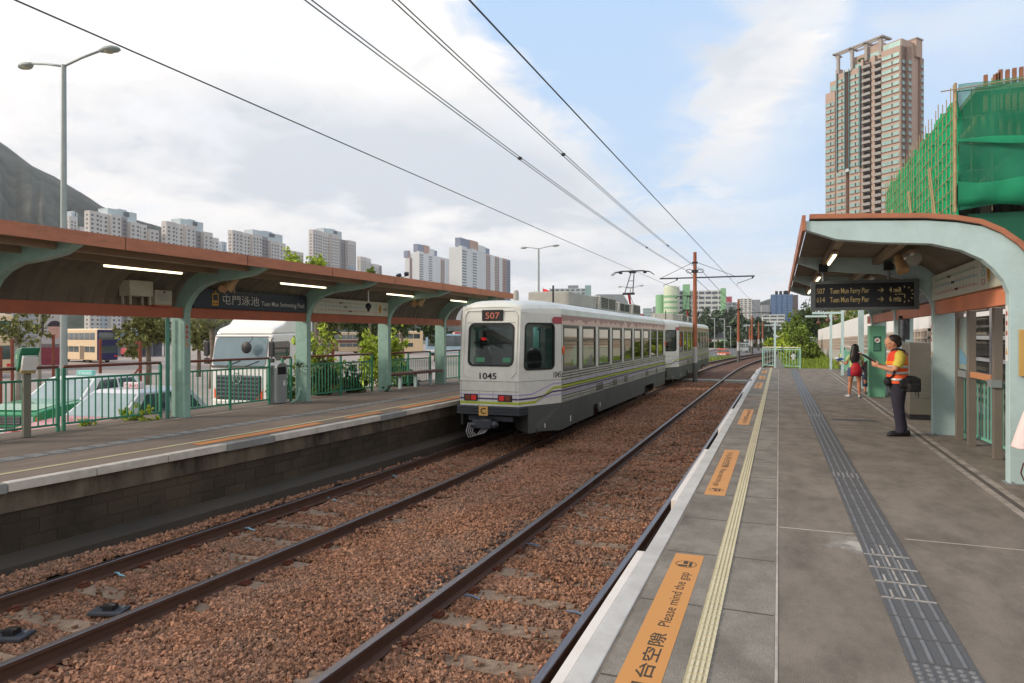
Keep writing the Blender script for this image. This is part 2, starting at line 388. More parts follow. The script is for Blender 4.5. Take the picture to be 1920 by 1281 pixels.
def scatter(y0, y1, dens, r0, r1, base):
    area = (y1-y0)*7.0; n = int(area*dens)
    y = rng.uniform(y0, y1, n); x = rng.uniform(-8.2, -.95, n)
    k = (x > PEv(y)+.31)
    # inside the view, with a margin
    zc = y*CC-x*SS; u = (x*CC+y*SS)/zc
    k &= (u > -.86) & (u < .9)
    sl = np.abs(((y+.1) % SL)-SL/2) < .135
    onsl = (sl & ((np.abs(x-CLv(y)) < 1.12) | (np.abs(x-CRv(y)) < 1.12)))
    k &= ~(onsl & (rng.uniform(0, 1, n) > np.where(y > 9, .22, np.where(np.sin(x*2.3+y*1.7) > .45, .35, .04))))
    for cf in (CLv, CRv):
        for sgn in (-1, 1): k &= np.abs(x-(cf(y)+sgn*.75)) > .075
    x, y, onsl = x[k], y[k], onsl[k]; n = len(x)
    gauge = np.minimum(np.abs(x-CLv(y)), np.abs(x-CRv(y))) < .72
    h = -.168-.022*gauge-.034*np.exp(-((np.abs(x-CRv(y))-.95)/.28)**2)*(~gauge)*np.clip((12-y)/3, 0, 1)+.014*np.sin(x*3.1+y*.9)*np.sin(y*1.7)+rng.uniform(-.012, .018, n)
    mid = np.exp(-((x+4.25)/1.1)**2)*.03+.24*np.clip((CLv(y)-.95-x)/.55, 0, 1); h = h+mid+np.where(onsl, .03, 0)
    v, f = base; m = len(v)
    q = rng.normal(size=(n, 4)); q /= np.linalg.norm(q, axis=1)[:, None]
    w_, a, b_, c = q.T
    Rm = np.stack([1-2*(b_*b_+c*c), 2*(a*b_-c*w_), 2*(a*c+b_*w_), 2*(a*b_+c*w_), 1-2*(a*a+c*c), 2*(b_*c-a*w_), 2*(a*c-b_*w_), 2*(b_*c+a*w_), 1-2*(a*a+b_*b_)], 1).reshape(n, 3, 3)
    s = rng.uniform(r0, r1, (n, 1))*np.array([1.15, .9, .62])*rng.uniform(.7, 1.25, (n, 3))
    vv = v[None]*s[:, None, :]*rng.uniform(.62, 1.28, (n, m, 3))
    vv = np.einsum('nij,nmj->nmi', Rm, vv)
    vv += np.stack([x, y, h], 1)[:, None, :]
    ff = (f[None]+(np.arange(n)*m)[:, None, None]).reshape(-1, 3)
    return vv.reshape(-1, 3), ff
import os
QUICK = bool(os.environ.get('QUICK'))
DN = .35 if QUICK else 1.0
parts_ = [scatter(1.6, 8, 2900*DN, .012, .029, rock()), scatter(8, 15, 1600*DN, .016, .031, rock()), scatter(15, 26, 650*DN, .026, .040, rock()), scatter(26, 44, 280*DN, .036, .052, octa())]
o_ = 0; Vs = []; Fs = []
for V_, F_ in parts_: Vs.append(V_); Fs.append(F_+o_); o_ += len(V_)
tag(np_mesh('ballast_stones', np.concatenate(Vs), np.concatenate(Fs), M_stone), 'loose brown ballast stones filling the track bed', 'ballast', kind='stuff')
# dark oily ballast patch beside the right hand track
# tracks
M_railside = mat('rail_rust', (92, 66, 54), .7, .2, var=.25, scale=8, dirt=(60, 44, 38), dscale=4, damt=.5)
M_railtop = mat('rail_polished', (146, 136, 134), .34, 1.0, var=.12, scale=20, stretch=(6, .3, 6), dirt=(110, 92, 84), dscale=12, damt=.5)
M_sleeper = mat('weathered_sleeper', (142, 122, 104), .9, var=.25, scale=9, bump=.5, bscale=50, dirt=(92, 68, 54), dscale=3, damt=.7)
M_clip = mat('rail_clip_rust', (104, 62, 46), .8, .2, var=.2, scale=20)
RP = [(-.07, -.16), (.07, -.16), (.07, -.147), (.012, -.13), (.012, -.045), (.036, -.034), (.036, -.004), (.030, 0), (-.030, 0), (-.036, -.004), (-.036, -.034), (-.012, -.045), (-.012, -.13), (-.07, -.147)]
def rail_mesh(cf, sgn, y1):
    b = MB(); ys = [-1.5+i*.5 for i in range(int((60+1.5)/.5))]; ys += [59+i*2 for i in range(1, int((y1-59)/2))]
    n = len(RP); v = []
    for y in ys:
        x = cf(y)+sgn*.75
        v += [(x+p[0], y, p[1]) for p in RP]
    fs = []; mi = []
    for i in range(len(ys)-1):
        for k in range(n): fs.append((i*n+k, (i+1)*n+k, (i+1)*n+(k+1)%n, i*n+(k+1)%n)); mi.append(1 if k in (6, 7, 8) else 0)
    b.v = v; b.f = fs; b.mi = mi
    return b
def track(name_label, cf, y1, nclip):
    t = thing('railway_track', name_label, 'railway track', (cf(8), 8, -.17), 0, 'railway tracks of the stop')
    for s in (-1, 1): rail_mesh(cf, s, y1).build('rail', [M_railside, M_railtop], t, world=True)
    sb = MB(); prof = [(-.125, 0), (.125, 0), (.125, .19), (-.125, .19)]
    v = []; xs = [-1.15, -.95, -.55, -.2, .2, .55, .95, 1.15]; dz = [0, 0, 0, -.012, -.012, 0, 0, 0]; hw = [.12, .125, .125, .11, .11, .125, .125, .12]
    for x, d, w in zip(xs, dz, hw): v += [(x, -w, -.2), (x, w, -.2), (x, w, d), (x, -w, d)]
    sb.loft([v[i*4:i*4+4] for i in range(len(xs))])
    first = sb.build('sleeper', M_sleeper, t)
    cb = MB()
    cb.box(-.045, .045, -.05, .05, .005, .036); cb.tube([(-.03, -.04, .034), (.02, -.03, .052), (.025, .03, .052), (-.03, .04, .034)], .012, 6)
    cb.lathe([(.0, .03), (.02, .03), (.02, .062), (0, .062)], (0, 0, 0), 6)
    clip0 = None; k = 0
    j = 0
    for i in range(0, 96):
        y = SL*i+.6*SL-.1-.1*SL+.0 if False else SL*i+SL/2-.1
        if y < 1.2: continue
        s = first if j == 0 else first.copy()
        if j: col.objects.link(s); s.parent = t
        s.location = (cf(y)-t.location.x+random.uniform(-.03, .03), y-8, .002+random.uniform(-.006, .006))
        s.rotation_euler = (0, 0, random.uniform(-.012, .012))
        if j < nclip:
            for sg in (-.86, -.64, .64, .86):
                if clip0 is None: c = clip0 = cb.build('rail_clip', M_clip, s)
                else: c = clip0.copy(); col.objects.link(c); c.parent = s
                c.location = (sg, 0, 0)
        j += 1
    return t
trL = track('railway track under the white tram, beside the far platform', CL, 150, 16)
trR = track('empty railway track beside the near platform', CR, 170, 16)
# concrete crossing over both tracks
M_xing = mat('crossing_concrete', (150, 148, 142), .85, var=.15, scale=2, dirt=(100, 98, 92), damt=.5)
b = MB(); 
for x0, x1 in ((-5.3, -3.15), (-2.93, -1.65), (-1.5, -1.0)): b.box(x0, x1, 40.6, 41.9, -.4, -.02)
tag(b.build('track_crossing', M_xing), kind='structure')
# ---------- near platform
M_plat = mat('platform_asphalt', (131, 121, 110), .92, var=.12, scale=1.6, bump=.6, bscale=150, dirt=(96, 88, 79), dscale=2.4, damt=.85, speck=.24, spscale=190, stretch=(1.3, .7, 1))
M_slab = mat('platform_slab', (138, 131, 121), .92, var=.12, scale=3, bump=.5, bscale=140, dirt=(88, 82, 74), dscale=1.6, damt=.85, stretch=(1, .8, 1), speck=.2, spscale=200)
M_cop = mat('white_coping', (222, 214, 206), .7, var=.05, scale=3, dirt=(186, 176, 166), dscale=3, damt=.5)
M_cop2 = mat('grey_coping', (188, 186, 182), .8, var=.07, scale=4, dirt=(150, 146, 140), dscale=3, damt=.5)
b = MB(); b.box(-.90, 3.95, -3, 37.3, -.6, .9); b.box(-.80, -.022, -3, 37.3, .88, .9028, 1)
tag(b.build('near_platform', [M_plat, M_slab]), kind='structure')
b = MB(); b.box(-.94, -.82, -3, 37.3, .80, .906, 1); b.box(-.90, -.86, -3, 37.3, .2, .80, 1)
segs = [(-3, 5.17), (6.9, 10.15), (12.5, 16.0), (21.0, 26.0), (27.5, 31.0), (32.2, 35.5)]
for y0, y1 in segs: b.box(-1.0, -.94, y0, y1, .79, .9035, 0)
o = b.build('platform_coping', [M_cop, M_cop2], bevel=.006); tag(o, kind='structure')
# joints of the slabs and the long construction joint (light mortar)
M_joint = mat('joint_dark', (84, 78, 72), .95, var=.2, scale=6)
M_mort = mat('joint_mortar', (176, 168, 158), .95, var=.2, scale=9, dirt=(120, 112, 104), damt=.6)
b = MB(); y = 2.2
while y < 37:
    x = -.80; 
    b.box(x, -.43, y-.007, y+.007, .9, .9042); b.box(-.31, -.03, y-.006+.01, y+.008+.01, .9, .9042); y += 1.02
for yy in (6.25, 13.2, 20.2, 27.2): b.box(.0, .57, yy-.006, yy+.008, .895, .9022, 1); b.box(.94, 2.05, yy-.006, yy+.008, .895, .9022, 1)
b.box(-.020, -.006, -3, 37.2, .895, .9036, 1)
tag(b.build('platform_joints', [M_joint, M_mort]), kind='structure')
# drain strip towards the back
M_drain = mat('drain_edge', (158, 148, 138), .95, var=.15, scale=5, dirt=(92, 86, 78), dscale=4, damt=.8)
b = MB(); b.box(2.03, 2.10, -3, 37.2, .895, .9034); b.box(2.10, 2.16, -3, 37.2, .895, .9018, 1); b.box(2.16, 2.24, -3, 37.2, .895, .9034)
tag(b.build('platform_drain', [M_drain, M_joint]), kind='structure')
# yellow ribbed edge strip
M_yel = mat('yellow_tactile', (208, 198, 168), .7, var=.07, scale=3, dirt=(166, 158, 120), dscale=3, damt=.6)
b = MB(); b.box(-.420, -.318, -1, 37.2, .9, .907)
y = 1.5
while y < 20:
    for k in range(4):
        xc = -.407+k*.0255; b.box(xc, xc+.014, y, y+.062, .905, .912, 1)
    y += .075
b.build('yellow_edge_strip', [mat('yellow_tactile_base', (184, 172, 138), .8, var=.08, scale=4, dirt=(140, 130, 100), dscale=5, damt=.5), M_yel])
tag(bpy.data.objects['yellow_edge_strip'], 'long pale yellow ribbed strip along the near platform edge', 'tactile strip')
# grey tactile guide path
M_tac = mat('grey_tactile', (92, 91, 91), .6, var=.12, scale=3, dirt=(74, 73, 71), dscale=3, damt=.6, speck=.1)
M_tacr = mat('grey_tactile_rib_highlight', (122, 122, 124), .5, var=.15, scale=4, dirt=(92, 91, 91), dscale=5, damt=.7)  # ribs coloured lighter than their tile to stand for edge highlights
M_worn = mat('pale_mortar_smear', (166, 160, 152), .9, var=.12, scale=12, dirt=(112, 108, 102), dscale=9, damt=.7)
tp = thing('tactile_guide_path', 'grey tactile guide path of ribbed and dotted tiles down the near platform', 'tactile paving', (.78, 6, .9))
tx = lambda y: .50+.245*max(0, min(1, (30-y)/28))*.5   # left edge
b = MB(); rb = MB(); mo = MB(); i = 0; y = 1.2
dots = {7, 8, 25, 46, 47, 80}
while y < 36.5:
    x0 = .602-.085*min(1, max(0, (y-3)/20)); b.box(x0, x0+.298, y+.003, y+.296, .898, .9055)
    if i in dots:
        for p in range(6):
            for q in range(6): rb.lathe([(.017, 0), (.013, .005), (.004, .0065)], (x0+.03+p*.048, y+.03+q*.048, .9052), 8)
    else:
        for p in range(4): rb.box(x0+.028+p*.072, x0+.046+p*.072, y+.012, y+.286, .905, .9105)
    if i in (12, 13, 14, 15):
        for (dx, dy, w, h) in ((0, -.01, .298, .022), (.06, .0, .014, .15), (.13, .05, .015, .22), (.20, .02, .013, .2)): mo.box(x0+dx, x0+dx+w, y+dy, y+dy+h, .9, .9085)
    y += .30; i += 1
M_n = b.build('tile_base', M_tac, tp, world=True)
rb.build('tile_ribs', M_tacr, tp, world=True); mo.build('mortar_smears', M_worn, tp, world=True)
b = MB()
pts = [(.60, 5.5), (.55, 5.65), (.42, 5.95), (.36, 6.15), (.45, 6.2), (.585, 6.22)]
b.poly([(x, yy, .9024) for x, yy in ((.18, 5.3), (.61, 5.3), (.585, 6.4), (.18, 6.4))])
M_soft = mat('mortar_haze', (170, 164, 156), .9, var=.12, scale=12)
def soften(m, c, rx, ry):
    nt = m.node_tree; N = nt.nodes; L = nt.links; tc = N.new('ShaderNodeTexCoord'); mp = N.new('ShaderNodeMapping'); mp.vector_type = 'TEXTURE'
    mp.inputs['Location'].default_value = c; mp.inputs['Scale'].default_value = (rx, ry, 1); L.new(tc.outputs['Object'], mp.inputs[0])
    g = N.new('ShaderNodeTexGradient'); g.gradient_type = 'SPHERICAL'; L.new(mp.outputs[0], g.inputs[0]); n = N.new('ShaderNodeTexNoise'); n.inputs['Scale'].default_value = 9; n.inputs['Detail'].default_value = 8
    a = N.new('ShaderNodeMath'); a.operation = 'MULTIPLY_ADD'; L.new(n.outputs['Fac'], a.inputs[0]); a.inputs[1].default_value = 1.6; a.inputs[2].default_value = -1.05
    L.new(tc.outputs['Object'], n.inputs['Vector']); s_ = N.new('ShaderNodeMath'); s_.operation = 'ADD'; L.new(a.outputs[0], s_.inputs[0]); L.new(g.outputs['Fac'], s_.inputs[1])
    q = N.new('ShaderNodeMath'); q.operation = 'MULTIPLY'; q.use_clamp = True; L.new(s_.outputs[0], q.inputs[0]); q.inputs[1].default_value = 1.5; L.new(q.outputs[0], N['Principled BSDF'].inputs['Alpha'])
soften(M_soft, (.56, 5.92, .9), .30, .42)
tag(b.build('mortar_stain', M_soft), kind='structure')
# cross drain grating near the worker
b = MB()
for k in range(11): b.box(.98+k*.07, 1.03+k*.07, 14.6, 14.78, .898, .9052)
b.box(.94, 1.78, 14.57, 14.81, .897, .9035, 1)
tag(b.build('drain_grating', [M_dark, M_tac]), 'dark grating across the near platform by the tactile path', 'drain')
# orange mind-the-gap stickers
M_or = mat('orange_sticker', (198, 138, 70), .6, var=.05, scale=6, dirt=(184, 124, 62), dscale=6, damt=.4)
M_orr = mat('orange_sticker_faded', (196, 128, 72), .7, var=.06, scale=5)
M_txt = mat('sticker_print', (64, 54, 40), .7, var=.05)
def sticker(y0, y1, flip, label, x0=-.718, x1=-.514, z=.9035):
    t = thing('gap_warning_sticker', label, 'floor sticker', ((x0+x1)/2, (y0+y1)/2, z), 0, 'orange mind the gap stickers on the platform edge')
    b = MB(); b.box(x0, x1, y0, y1, z-.002, z+.001); b.build('sticker_base', M_or, t, world=True)
    L_ = y1-y0; w = x1-x0; b = MB(); s = 1 if not flip else -1
    yd = (-1, 0, 0) if not flip else (1, 0, 0); xd = (0, s, 0)
    xb = (x1-w*.28) if not flip else (x0+w*.28)
    start = y0+.07*L_ if not flip else y1-.07*L_
    zt = z+.002
    b.text('小心月台空隙', (xb, start, zt), xd, yd, w*.46, width=L_*.40, bold=.01)
    b.text('Please mind the gap', (xb, start+s*L_*.435, zt), xd, yd, w*.46, width=L_*.345)
    cy = start+s*L_*.845
    cx = (x0+x1)/2
    for k in range(28):
        a0, a1 = 2*math.pi*k/28, 2*math.pi*(k+1)/28
        r0, r1 = w*.33, w*.36
        b.quad(*[(cx+r*math.cos(a), cy+r*math.sin(a), zt) for r, a in ((r0, a0), (r1, a0), (r1, a1), (r0, a1))])
    b.box(cx-.25*w, cx+.06*w, cy-s*.02, cy-s*.055, zt, zt+.0004); b.box(cx+.1*w, cx+.2*w, cy-.05, cy+.05, zt, zt+.0004); b.box(cx-.1*w, cx+.05*w, cy+s*.0, cy+s*.06, zt, zt+.0004)
    b.build('sticker_print', M_txt, t, world=True)
sticker(2.50, 5.21, False, 'orange mind the gap sticker closest to the camera, cut by the photo edge')
sticker(7.25, 10.2, True, 'orange mind the gap sticker second from the camera')
sticker(13.2, 16.0, False, 'orange mind the gap sticker third from the camera')
sticker(22.5, 25.2, True, 'orange mind the gap sticker level with the girl')
sticker(27.4, 29.6, False, 'small looking orange sticker, second from the far platform end')
sticker(31.8, 34.2, True, 'small looking orange sticker closest to the far platform end')
b = MB(); b.box(-.80, -.43, 18.8, 18.86, .9, .9055); tag(b.build('orange_line', M_orr), 'thin orange line across the near platform edge', 'floor marking')
# ---------- far platform
M_platL = mat('far_platform_asphalt', (126, 112, 100), .92, var=.12, scale=1.0, bump=.3, bscale=60, dirt=(92, 84, 76), dscale=.7, damt=.8, stretch=(1.6, .6, 1), speck=.12, spscale=120)
ysL = [-3+i for i in range(20)]+[18, 22, 30, 46]
b = MB(); top = [(PE(y)-.1, y) for y in ysL]+[(-11.95, 46), (-12.15, -3)]
b.prism(top, 'z', -.6, .898)
tag(b.build('far_platform', M_platL), kind='structure')
# wall under the edge: concrete beam and block courses, stained
M_beamc = mat('edge_beam_concrete', (104, 94, 80), .9, var=.25, scale=2, dirt=(40, 34, 28), dscale=2.2, damt=.95, stretch=(1, 1, .35), bump=.3, bscale=30)
M_block = mat('platform_block', (74, 64, 51), .95, var=.3, scale=2, dirt=(30, 26, 22), dscale=1.0, damt=.92, bump=.4, bscale=30, island=.18)
M_blockj = mat('block_mortar', (38, 34, 29), .95, var=.2)
b = MB()
for y0, y1 in zip(ysL[:-1], ysL[1:]):
    n = max(1, int((y1-y0)))
    for k in range(n):
        a, c = y0+(y1-y0)*k/n, y0+(y1-y0)*(k+1)/n
        xa, xc = PE(a)-.10, PE(c)-.10
        b.add([(xa, a, -.3), (xc, c, -.3), (xc, c, .60), (xa, a, .60)], [(0, 1, 2, 3)], 1)
        xa += .03; xc += .03
        b.add([(xa, a, .56), (xc, c, .56), (xc, c, .80), (xa, a, .80), (xa-.1, a, .56), (xc-.1, c, .56)], [(0, 1, 2, 3), (4, 5, 1, 0)], 0)
z = -.12; row = 0
while z < .54:
    y = -2.0+(.2 if row % 2 else 0)
    while y < 34:
        xa = PE(y+.01)-.10; xc = PE(y+.41)-.10
        v = [(xa, y+.006, z+.005), (xc, y+.404, z+.005), (xc, y+.404, z+.178), (xa, y+.006, z+.178)]
        w = [(p[0]+.007, p[1], p[2]) for p in v]
        b.add(v+w, [(4, 5, 6, 7), (0, 1, 5, 4), (2, 3, 7, 6), (1, 2, 6, 5), (3, 0, 4, 7)], 2); y += .41
    z += .183; row += 1
tag(b.build('far_platform_wall', [M_beamc, M_blockj, M_block]), kind='structure')
# coping on the far platform
b = MB()
for i, (y0, y1) in enumerate(zip(ysL[:-1], ysL[1:])):
    m_ = 0 if (i % 4) != 3 else 1
    g = .006
    xa, xc = PE(y0), PE(y1); dz = -.004 if m_ else 0; zb = .80 if not m_ else .79
    b.prism([(xa-.13, y0+g), (xa, y0+g), (xc, y1-g), (xc-.13, y1-g)], 'z', zb, .906+dz, m_)
tag(b.build('far_platform_coping', [mat('white_coping_old', (196, 190, 180), .8, var=.08, scale=4, dirt=(140, 132, 122), dscale=3, damt=.6), mat('grey_coping_old', (138, 140, 138), .8, var=.1, scale=4, dirt=(100, 98, 92), damt=.6)], bevel=.008), kind='structure')
# ledge at the foot of the wall
b = MB(); v = []
ysl = [y for y in ysL]
for y in ysl: v += [(PE(y)-.1, y, .10), (PE(y)+.33, y, .07), (PE(y)+.36, y, -.3)]
b.add(v, [(3*i+k, 3*i+k+1, 3*i+k+4, 3*i+k+3) for i in range(len(ysl)-1) for k in (0, 1)])
tag(b.build('cable_trough_ledge', mat('damp_ledge', (68, 61, 53), .85, var=.3, scale=2, dirt=(40, 36, 32), dscale=1, damt=.8, stretch=(1, .5, 1))), kind='structure')
# yellow line, orange strips, tactile path, white joint lines on the far platform
def lineL(dx0, dx1, y0, y1, z, m_, name, step=1.0):
    b = MB(); n = max(1, int((y1-y0)/step)); v = []
    for i in range(n+1):
        y = y0+(y1-y0)*i/n; v += [(PE(y)+dx0, y, z), (PE(y)+dx1, y, z)]
    b.add(v, [(2*i, 2*i+1, 2*i+3, 2*i+2) for i in range(n)]); return b.build(name, m_)
tag(lineL(-.66, -.58, -2, 45, .902, mat('yellow_line_old', (188, 180, 140), .8, var=.1, dirt=(150, 140, 112), damt=.5), 'yellow_edge_line'), 'thin pale yellow line along the far platform edge', 'floor marking')
for y0, y1, l in ((7.8, 10.6, 'closest to the camera'), (11.4, 12.6, 'short one in the middle'), (13.4, 17.0, 'just left of the tram')):
    tag(lineL(-.50, -.30, y0, y1, .903, M_orr, 'orange_edge_sticker'), 'faded orange sticker on the far platform edge, '+l, 'floor sticker', 'orange stickers on the far platform edge')
b = MB(); rb = MB()
y = 2.0
while y < 30:
    x = PE(y)-1.75+.0; b.box(x, x+.3, y, y+.297, .896, .9035)
    if y < 20:
        for k in range(4): rb.box(x+.03+k*.07, x+.055+k*.07, y+.02, y+.2, .903, .9085)
    y += .3
tp2 = thing('tactile_guide_path', 'grey tactile guide path along the far platform', 'tactile paving', (PE(8)-1.6, 8, .9))
b.build('tile_base', mat('grey_tactile_old', (104, 104, 104), .7, var=.12, scale=3), tp2, world=True); rb.build('tile_ribs', mat('tactile_rib_worn', (158, 158, 156), .6, var=.2, scale=9), tp2, world=True)
b = MB(); b.prism([(PE(2)-3.05, 2), (PE(2)-3.01, 2), (-10.42, 34), (-10.45, 34)], 'z', .897, .9022); b.prism([(-11.15, 2), (-11.1, 2), (-10.9, 34), (-10.94, 34)], 'z', .897, .9022)
tag(b.build('far_platform_joints', M_mort), kind='structure')
# small things between the rails
def spring_marker(x, y, rz, label):
    t = thing('track_magnet', label, 'track device', (x, y, -.15), rz, 'dark plates between the rails of the far track')
    MB().box(-.16, .16, -.10, .10, 0, .03).build('plate', mat('plate_blue_grey', (70, 74, 82), .5, .3), t, bevel=.004)
    b = MB(); b.box(-.04, .06, -.05, .05, .03, .075); b.tube([(-.09, 0, .05), (-.02, .02, .07), (.08, -.02, .08)], .014, 6); b.build('magnet_block', M_black, t)
    MB().box(.10, .13, .02, .06, .03, .045).build('bolt', M_steel, t)
q = G(205, 1148, -.15); spring_marker(q.x, q.y, .35, 'dark plate with a bolt by the inner rail, the farther one')
q = G(20, 1195, -.15); spring_marker(q.x, q.y, .35, 'dark plate with a bolt cut by the left photo edge')
M_bluep = mat('pale_blue_paint_mark', (132, 178, 196), .7, var=.2, scale=30)
for i, (u, v) in enumerate(((225, 1077), (470, 992), (627, 937), (738, 892))):
    q = G(u, v, -.14); b = MB()
    b.tube([(q.x-.12, q.y+.02, -.142), (q.x-.04, q.y+.01, -.135), (q.x+.02, q.y-.015, -.14), (q.x+.1, q.y-.02, -.142)], [.008, .013, .012, .006], 6)
    b.box(q.x-.2, q.x-.15, q.y+.02, q.y+.07, -.15, -.12)
    tag(b.build('blue_paint_mark', M_bluep), 'pale blue paint smear on a sleeper of the far track, number %s from the camera' % ('one', 'two', 'three', 'four')[i], 'paint mark', 'blue paint marks')
for i, (u, v) in enumerate(((1000, 1022), (885, 1120), (1080, 1150), (1230, 1040))):
    q = G(u, v, -.14); b = MB(); b.tube([(q.x-.1, q.y+.02, -.14), (q.x, q.y+.01, -.132), (q.x+.1, q.y-.02, -.14)], [.008, .012, .006], 6)
    tag(b.build('blue_paint_mark', mat('dark_blue_paint_mark', (92, 112, 140), .7, var=.2, scale=30)), ['blue grey smear between the near rails, farthest left', 'blue grey smear between the near rails, on a half buried sleeper by the inner rail', 'blue grey smear beside the outer near rail, next to the white platform edge', 'blue grey smear by the outer near rail, the farthest one'][i], 'paint mark', 'blue paint marks')
# black greasy patch of stones left of the near track
v, f = octa(); n = 420
x = rng.normal(-3.55, .15, n); y = rng.uniform(5.4, 9.2, n); x += (rng.uniform(-1, 1, n))*.1
s = rng.uniform(.02, .035, (n, 1))
vv = v[None]*s[:, :, None]*rng.uniform(.6, 1.3, (n, 6, 3)); vv += np.stack([x, y, -.158+rng.uniform(-.01, .012, n)], 1)[:, None, :]
tag(np_mesh('oily_ballast', vv.reshape(-1, 3), (f[None]+(np.arange(n)*6)[:, None, None]).reshape(-1, 3), mat('oily_stone', (66, 56, 52), .7, var=.2, island=.5)), 'black greasy stones left of the near track', 'ballast', kind='stuff')
# ================================================================ CANOPIES
OUT = [(.36, .0), (.36, 2.05), (.33, 2.25), (.25, 2.48), (.12, 2.66), (-.05, 2.82), (-.25, 2.93), (-.5, 2.99), (-.8, 3.03), (-2.06, 3.10)]
INN = [(-2.06, 2.99), (-1.72, 2.86), (-1.26, 2.80), (-.74, 2.76), (-.45, 2.67), (-.25, 2.54), (-.14, 2.41), (-.05, 2.26), (0, 2.1), (0, 0)]
_lo = lambda P_: [(s, z-.08*max(0, min(1, (z-2.1)/.6))) for s, z in P_]
OUT = _lo(OUT); INN = _lo(INN)
def canopy(label, loc, rz, sgn, frames, t0, t1, mats, pillar_label):
    """sgn=+1: back of the roof towards +x.  local x = sgn*s, y along the platform, z above the platform"""
    root = thing('platform_canopy', label, 'canopy', loc, rz, 'platform canopies')
    mt, mf, mb, msheet = mats
    fx = lambda s: sgn*s
    fr0 = None
    for i, t in enumerate(frames):
        if fr0 is None:
            b = MB(); poly = [(fx(s), z) for s, z in OUT+INN]
            b.prism(poly, 'y', -.075, .075)
            o = fr0 = b.build('canopy_frame', mt, root, bevel=.006)
        else: o = fr0.copy(); col.objects.link(o); o.parent = root
        o.location = (0, t, 0)
    # curved corrugated sheet
    prof = [(.30, 2.16), (.27, 2.35), (.19, 2.54), (.07, 2.71), (-.09, 2.85), (-.28, 2.955), (-.52, 3.015), (-.82, 3.055), (-1.4, 3.09), (-2.02, 3.12)]
    prof = _lo(prof)
    nt = int((t1-t0)/.055); V = []; 
    wave = [0, 0, 0, .034]
    for i in range(nt+1):
        t = t0+(t1-t0)*i/nt; w = wave[i % 4]
        for j, (s, z) in enumerate(prof):
            a = prof[max(0, j-1)]; c = prof[min(len(prof)-1, j+1)]
            d = Vector((c[0]-a[0], c[1]-a[1])).normalized(); nrm = Vector((d.y, -d.x))
            V.append((fx(s+nrm.x*w*-1), t, z+nrm.y*w*-1))
    m = len(prof)
    F = [(i*m+j, (i+1)*m+j, (i+1)*m+j+1, i*m+j+1) for i in range(nt) for j in range(m-1)]
    b = MB(); b.add(V, F); o = b.build('roof_sheet', msheet, root)
    sm = o.modifiers.new('s', 'SOLIDIFY'); sm.thickness = .006; sm.offset = -1 if sgn > 0 else 1
    # trim along the ends, following the outline
    b = MB()
    for te in ((t0-.02, t0+.03), (t1-.03, t1+.02)):
        up = [(s, z) for s, z in prof]; off = []
        for j, (s, z) in enumerate(up):
            a = up[max(0, j-1)]; c = up[min(m-1, j+1)]; d = Vector((c[0]-a[0], c[1]-a[1])).normalized(); nr = Vector((d.y, -d.x))
            if nr.y < 0 or (nr.y == 0): nr = -nr if nr.y < 0 else nr
            off.append((s+nr.x*.055, z+nr.y*.055))
        n = len(up)
        ring0 = [(fx(s), te[0], z+.0) for s, z in up]; ring1 = [(fx(s), te[0], z) for s, z in off]
        ring2 = [(fx(s), te[1], z) for s, z in up]; ring3 = [(fx(s), te[1], z) for s, z in off]
        b.loft([list(x) for x in zip(ring0, ring1, ring3, ring2)])
    b.box(fx(-2.10), fx(-2.06), t0-.02, t1+.02, 2.90, 3.085)
    b.build('roof_fascia', mf, root)
    b = MB()
    t_ = t0+1.9
    while t_ < t1-.5: b.box(fx(-2.104), fx(-2.10), t_-.004, t_+.004, 2.90, 3.085); t_ += 2.4
    b.each('fascia_joint', M_dark, root)
    for t_ in frames:
        b = MB(); b.box(min(fx(-.03), fx(.39)), max(fx(-.03), fx(.39)), t_-.10, t_+.10, 0, .012)
        for q_ in (0.02, .34):
            for w_ in (-.088, .088): b.lathe([(0, .012), (.012, .012), (.012, .03), (0, .03)], (fx(q_), t_+w_, 0), 6)
        b.build('base_plate', M_grey, root)
    # purlins
    b = MB()
    for s in (-1.62, -.84):
        b.box(fx(s-.05), fx(s+.05), t0+.05, t1-.05, 2.83+(.02 if s < -1 else 0)+.0, 2.93+.02*(s < -1))
    b.each('purlin', M_purlin, root)
    # back beam
    b = MB()
    for a, c in zip(frames[:-1], frames[1:]): b.box(fx(.03), fx(.15), a+.078, c-.078, 1.985, 2.195)
    if t1-frames[-1] > .5: b.box(fx(.03), fx(.15), frames[-1]+.078, t1, 1.985, 2.195)
    if frames[0]-t0 > .5: b.box(fx(.03), fx(.15), t0, frames[0]-.078, 1.985, 2.195)
    b.each('back_beam', mb, root, bevel=.004)
    return root
def tubelight(root, sgn, s, t, L_=1.5, lit=True):
    """a strip light hung below the purlin"""
    x = sgn*s
    b = MB(); b.box(x-.045, x+.045, t-L_/2-.05, t+L_/2+.05, 2.79, 2.83)
    h = b.build('strip_light', M_purlin, root)
    MB().tube([(x, t-L_/2, 2.775), (x, t+L_/2, 2.775)], .022, 8).build('fluorescent_tube', M_tube if lit else M_white, h)
# right canopy
RC = (2.36, 9.055, .9)
canR = canopy('near platform canopy with pale green frames, orange beam and brown roof edge', RC, 0, 1, [0, 4.0, 8.0, 12.0], -.09, 13.2, (M_mint, M_fascia, M_beamR, M_sheet), None)
tubelight(canR, 1, -1.62, 2.3, 1.3); tubelight(canR, 1, -1.62, 6.3, 1.3); tubelight(canR, 1, -1.62, 10.3, 1.3)
tubelight(canR, 1, -.62, 2.6, 1.5, False); tubelight(canR, 1, -.62, 6.8, 1.5, False)
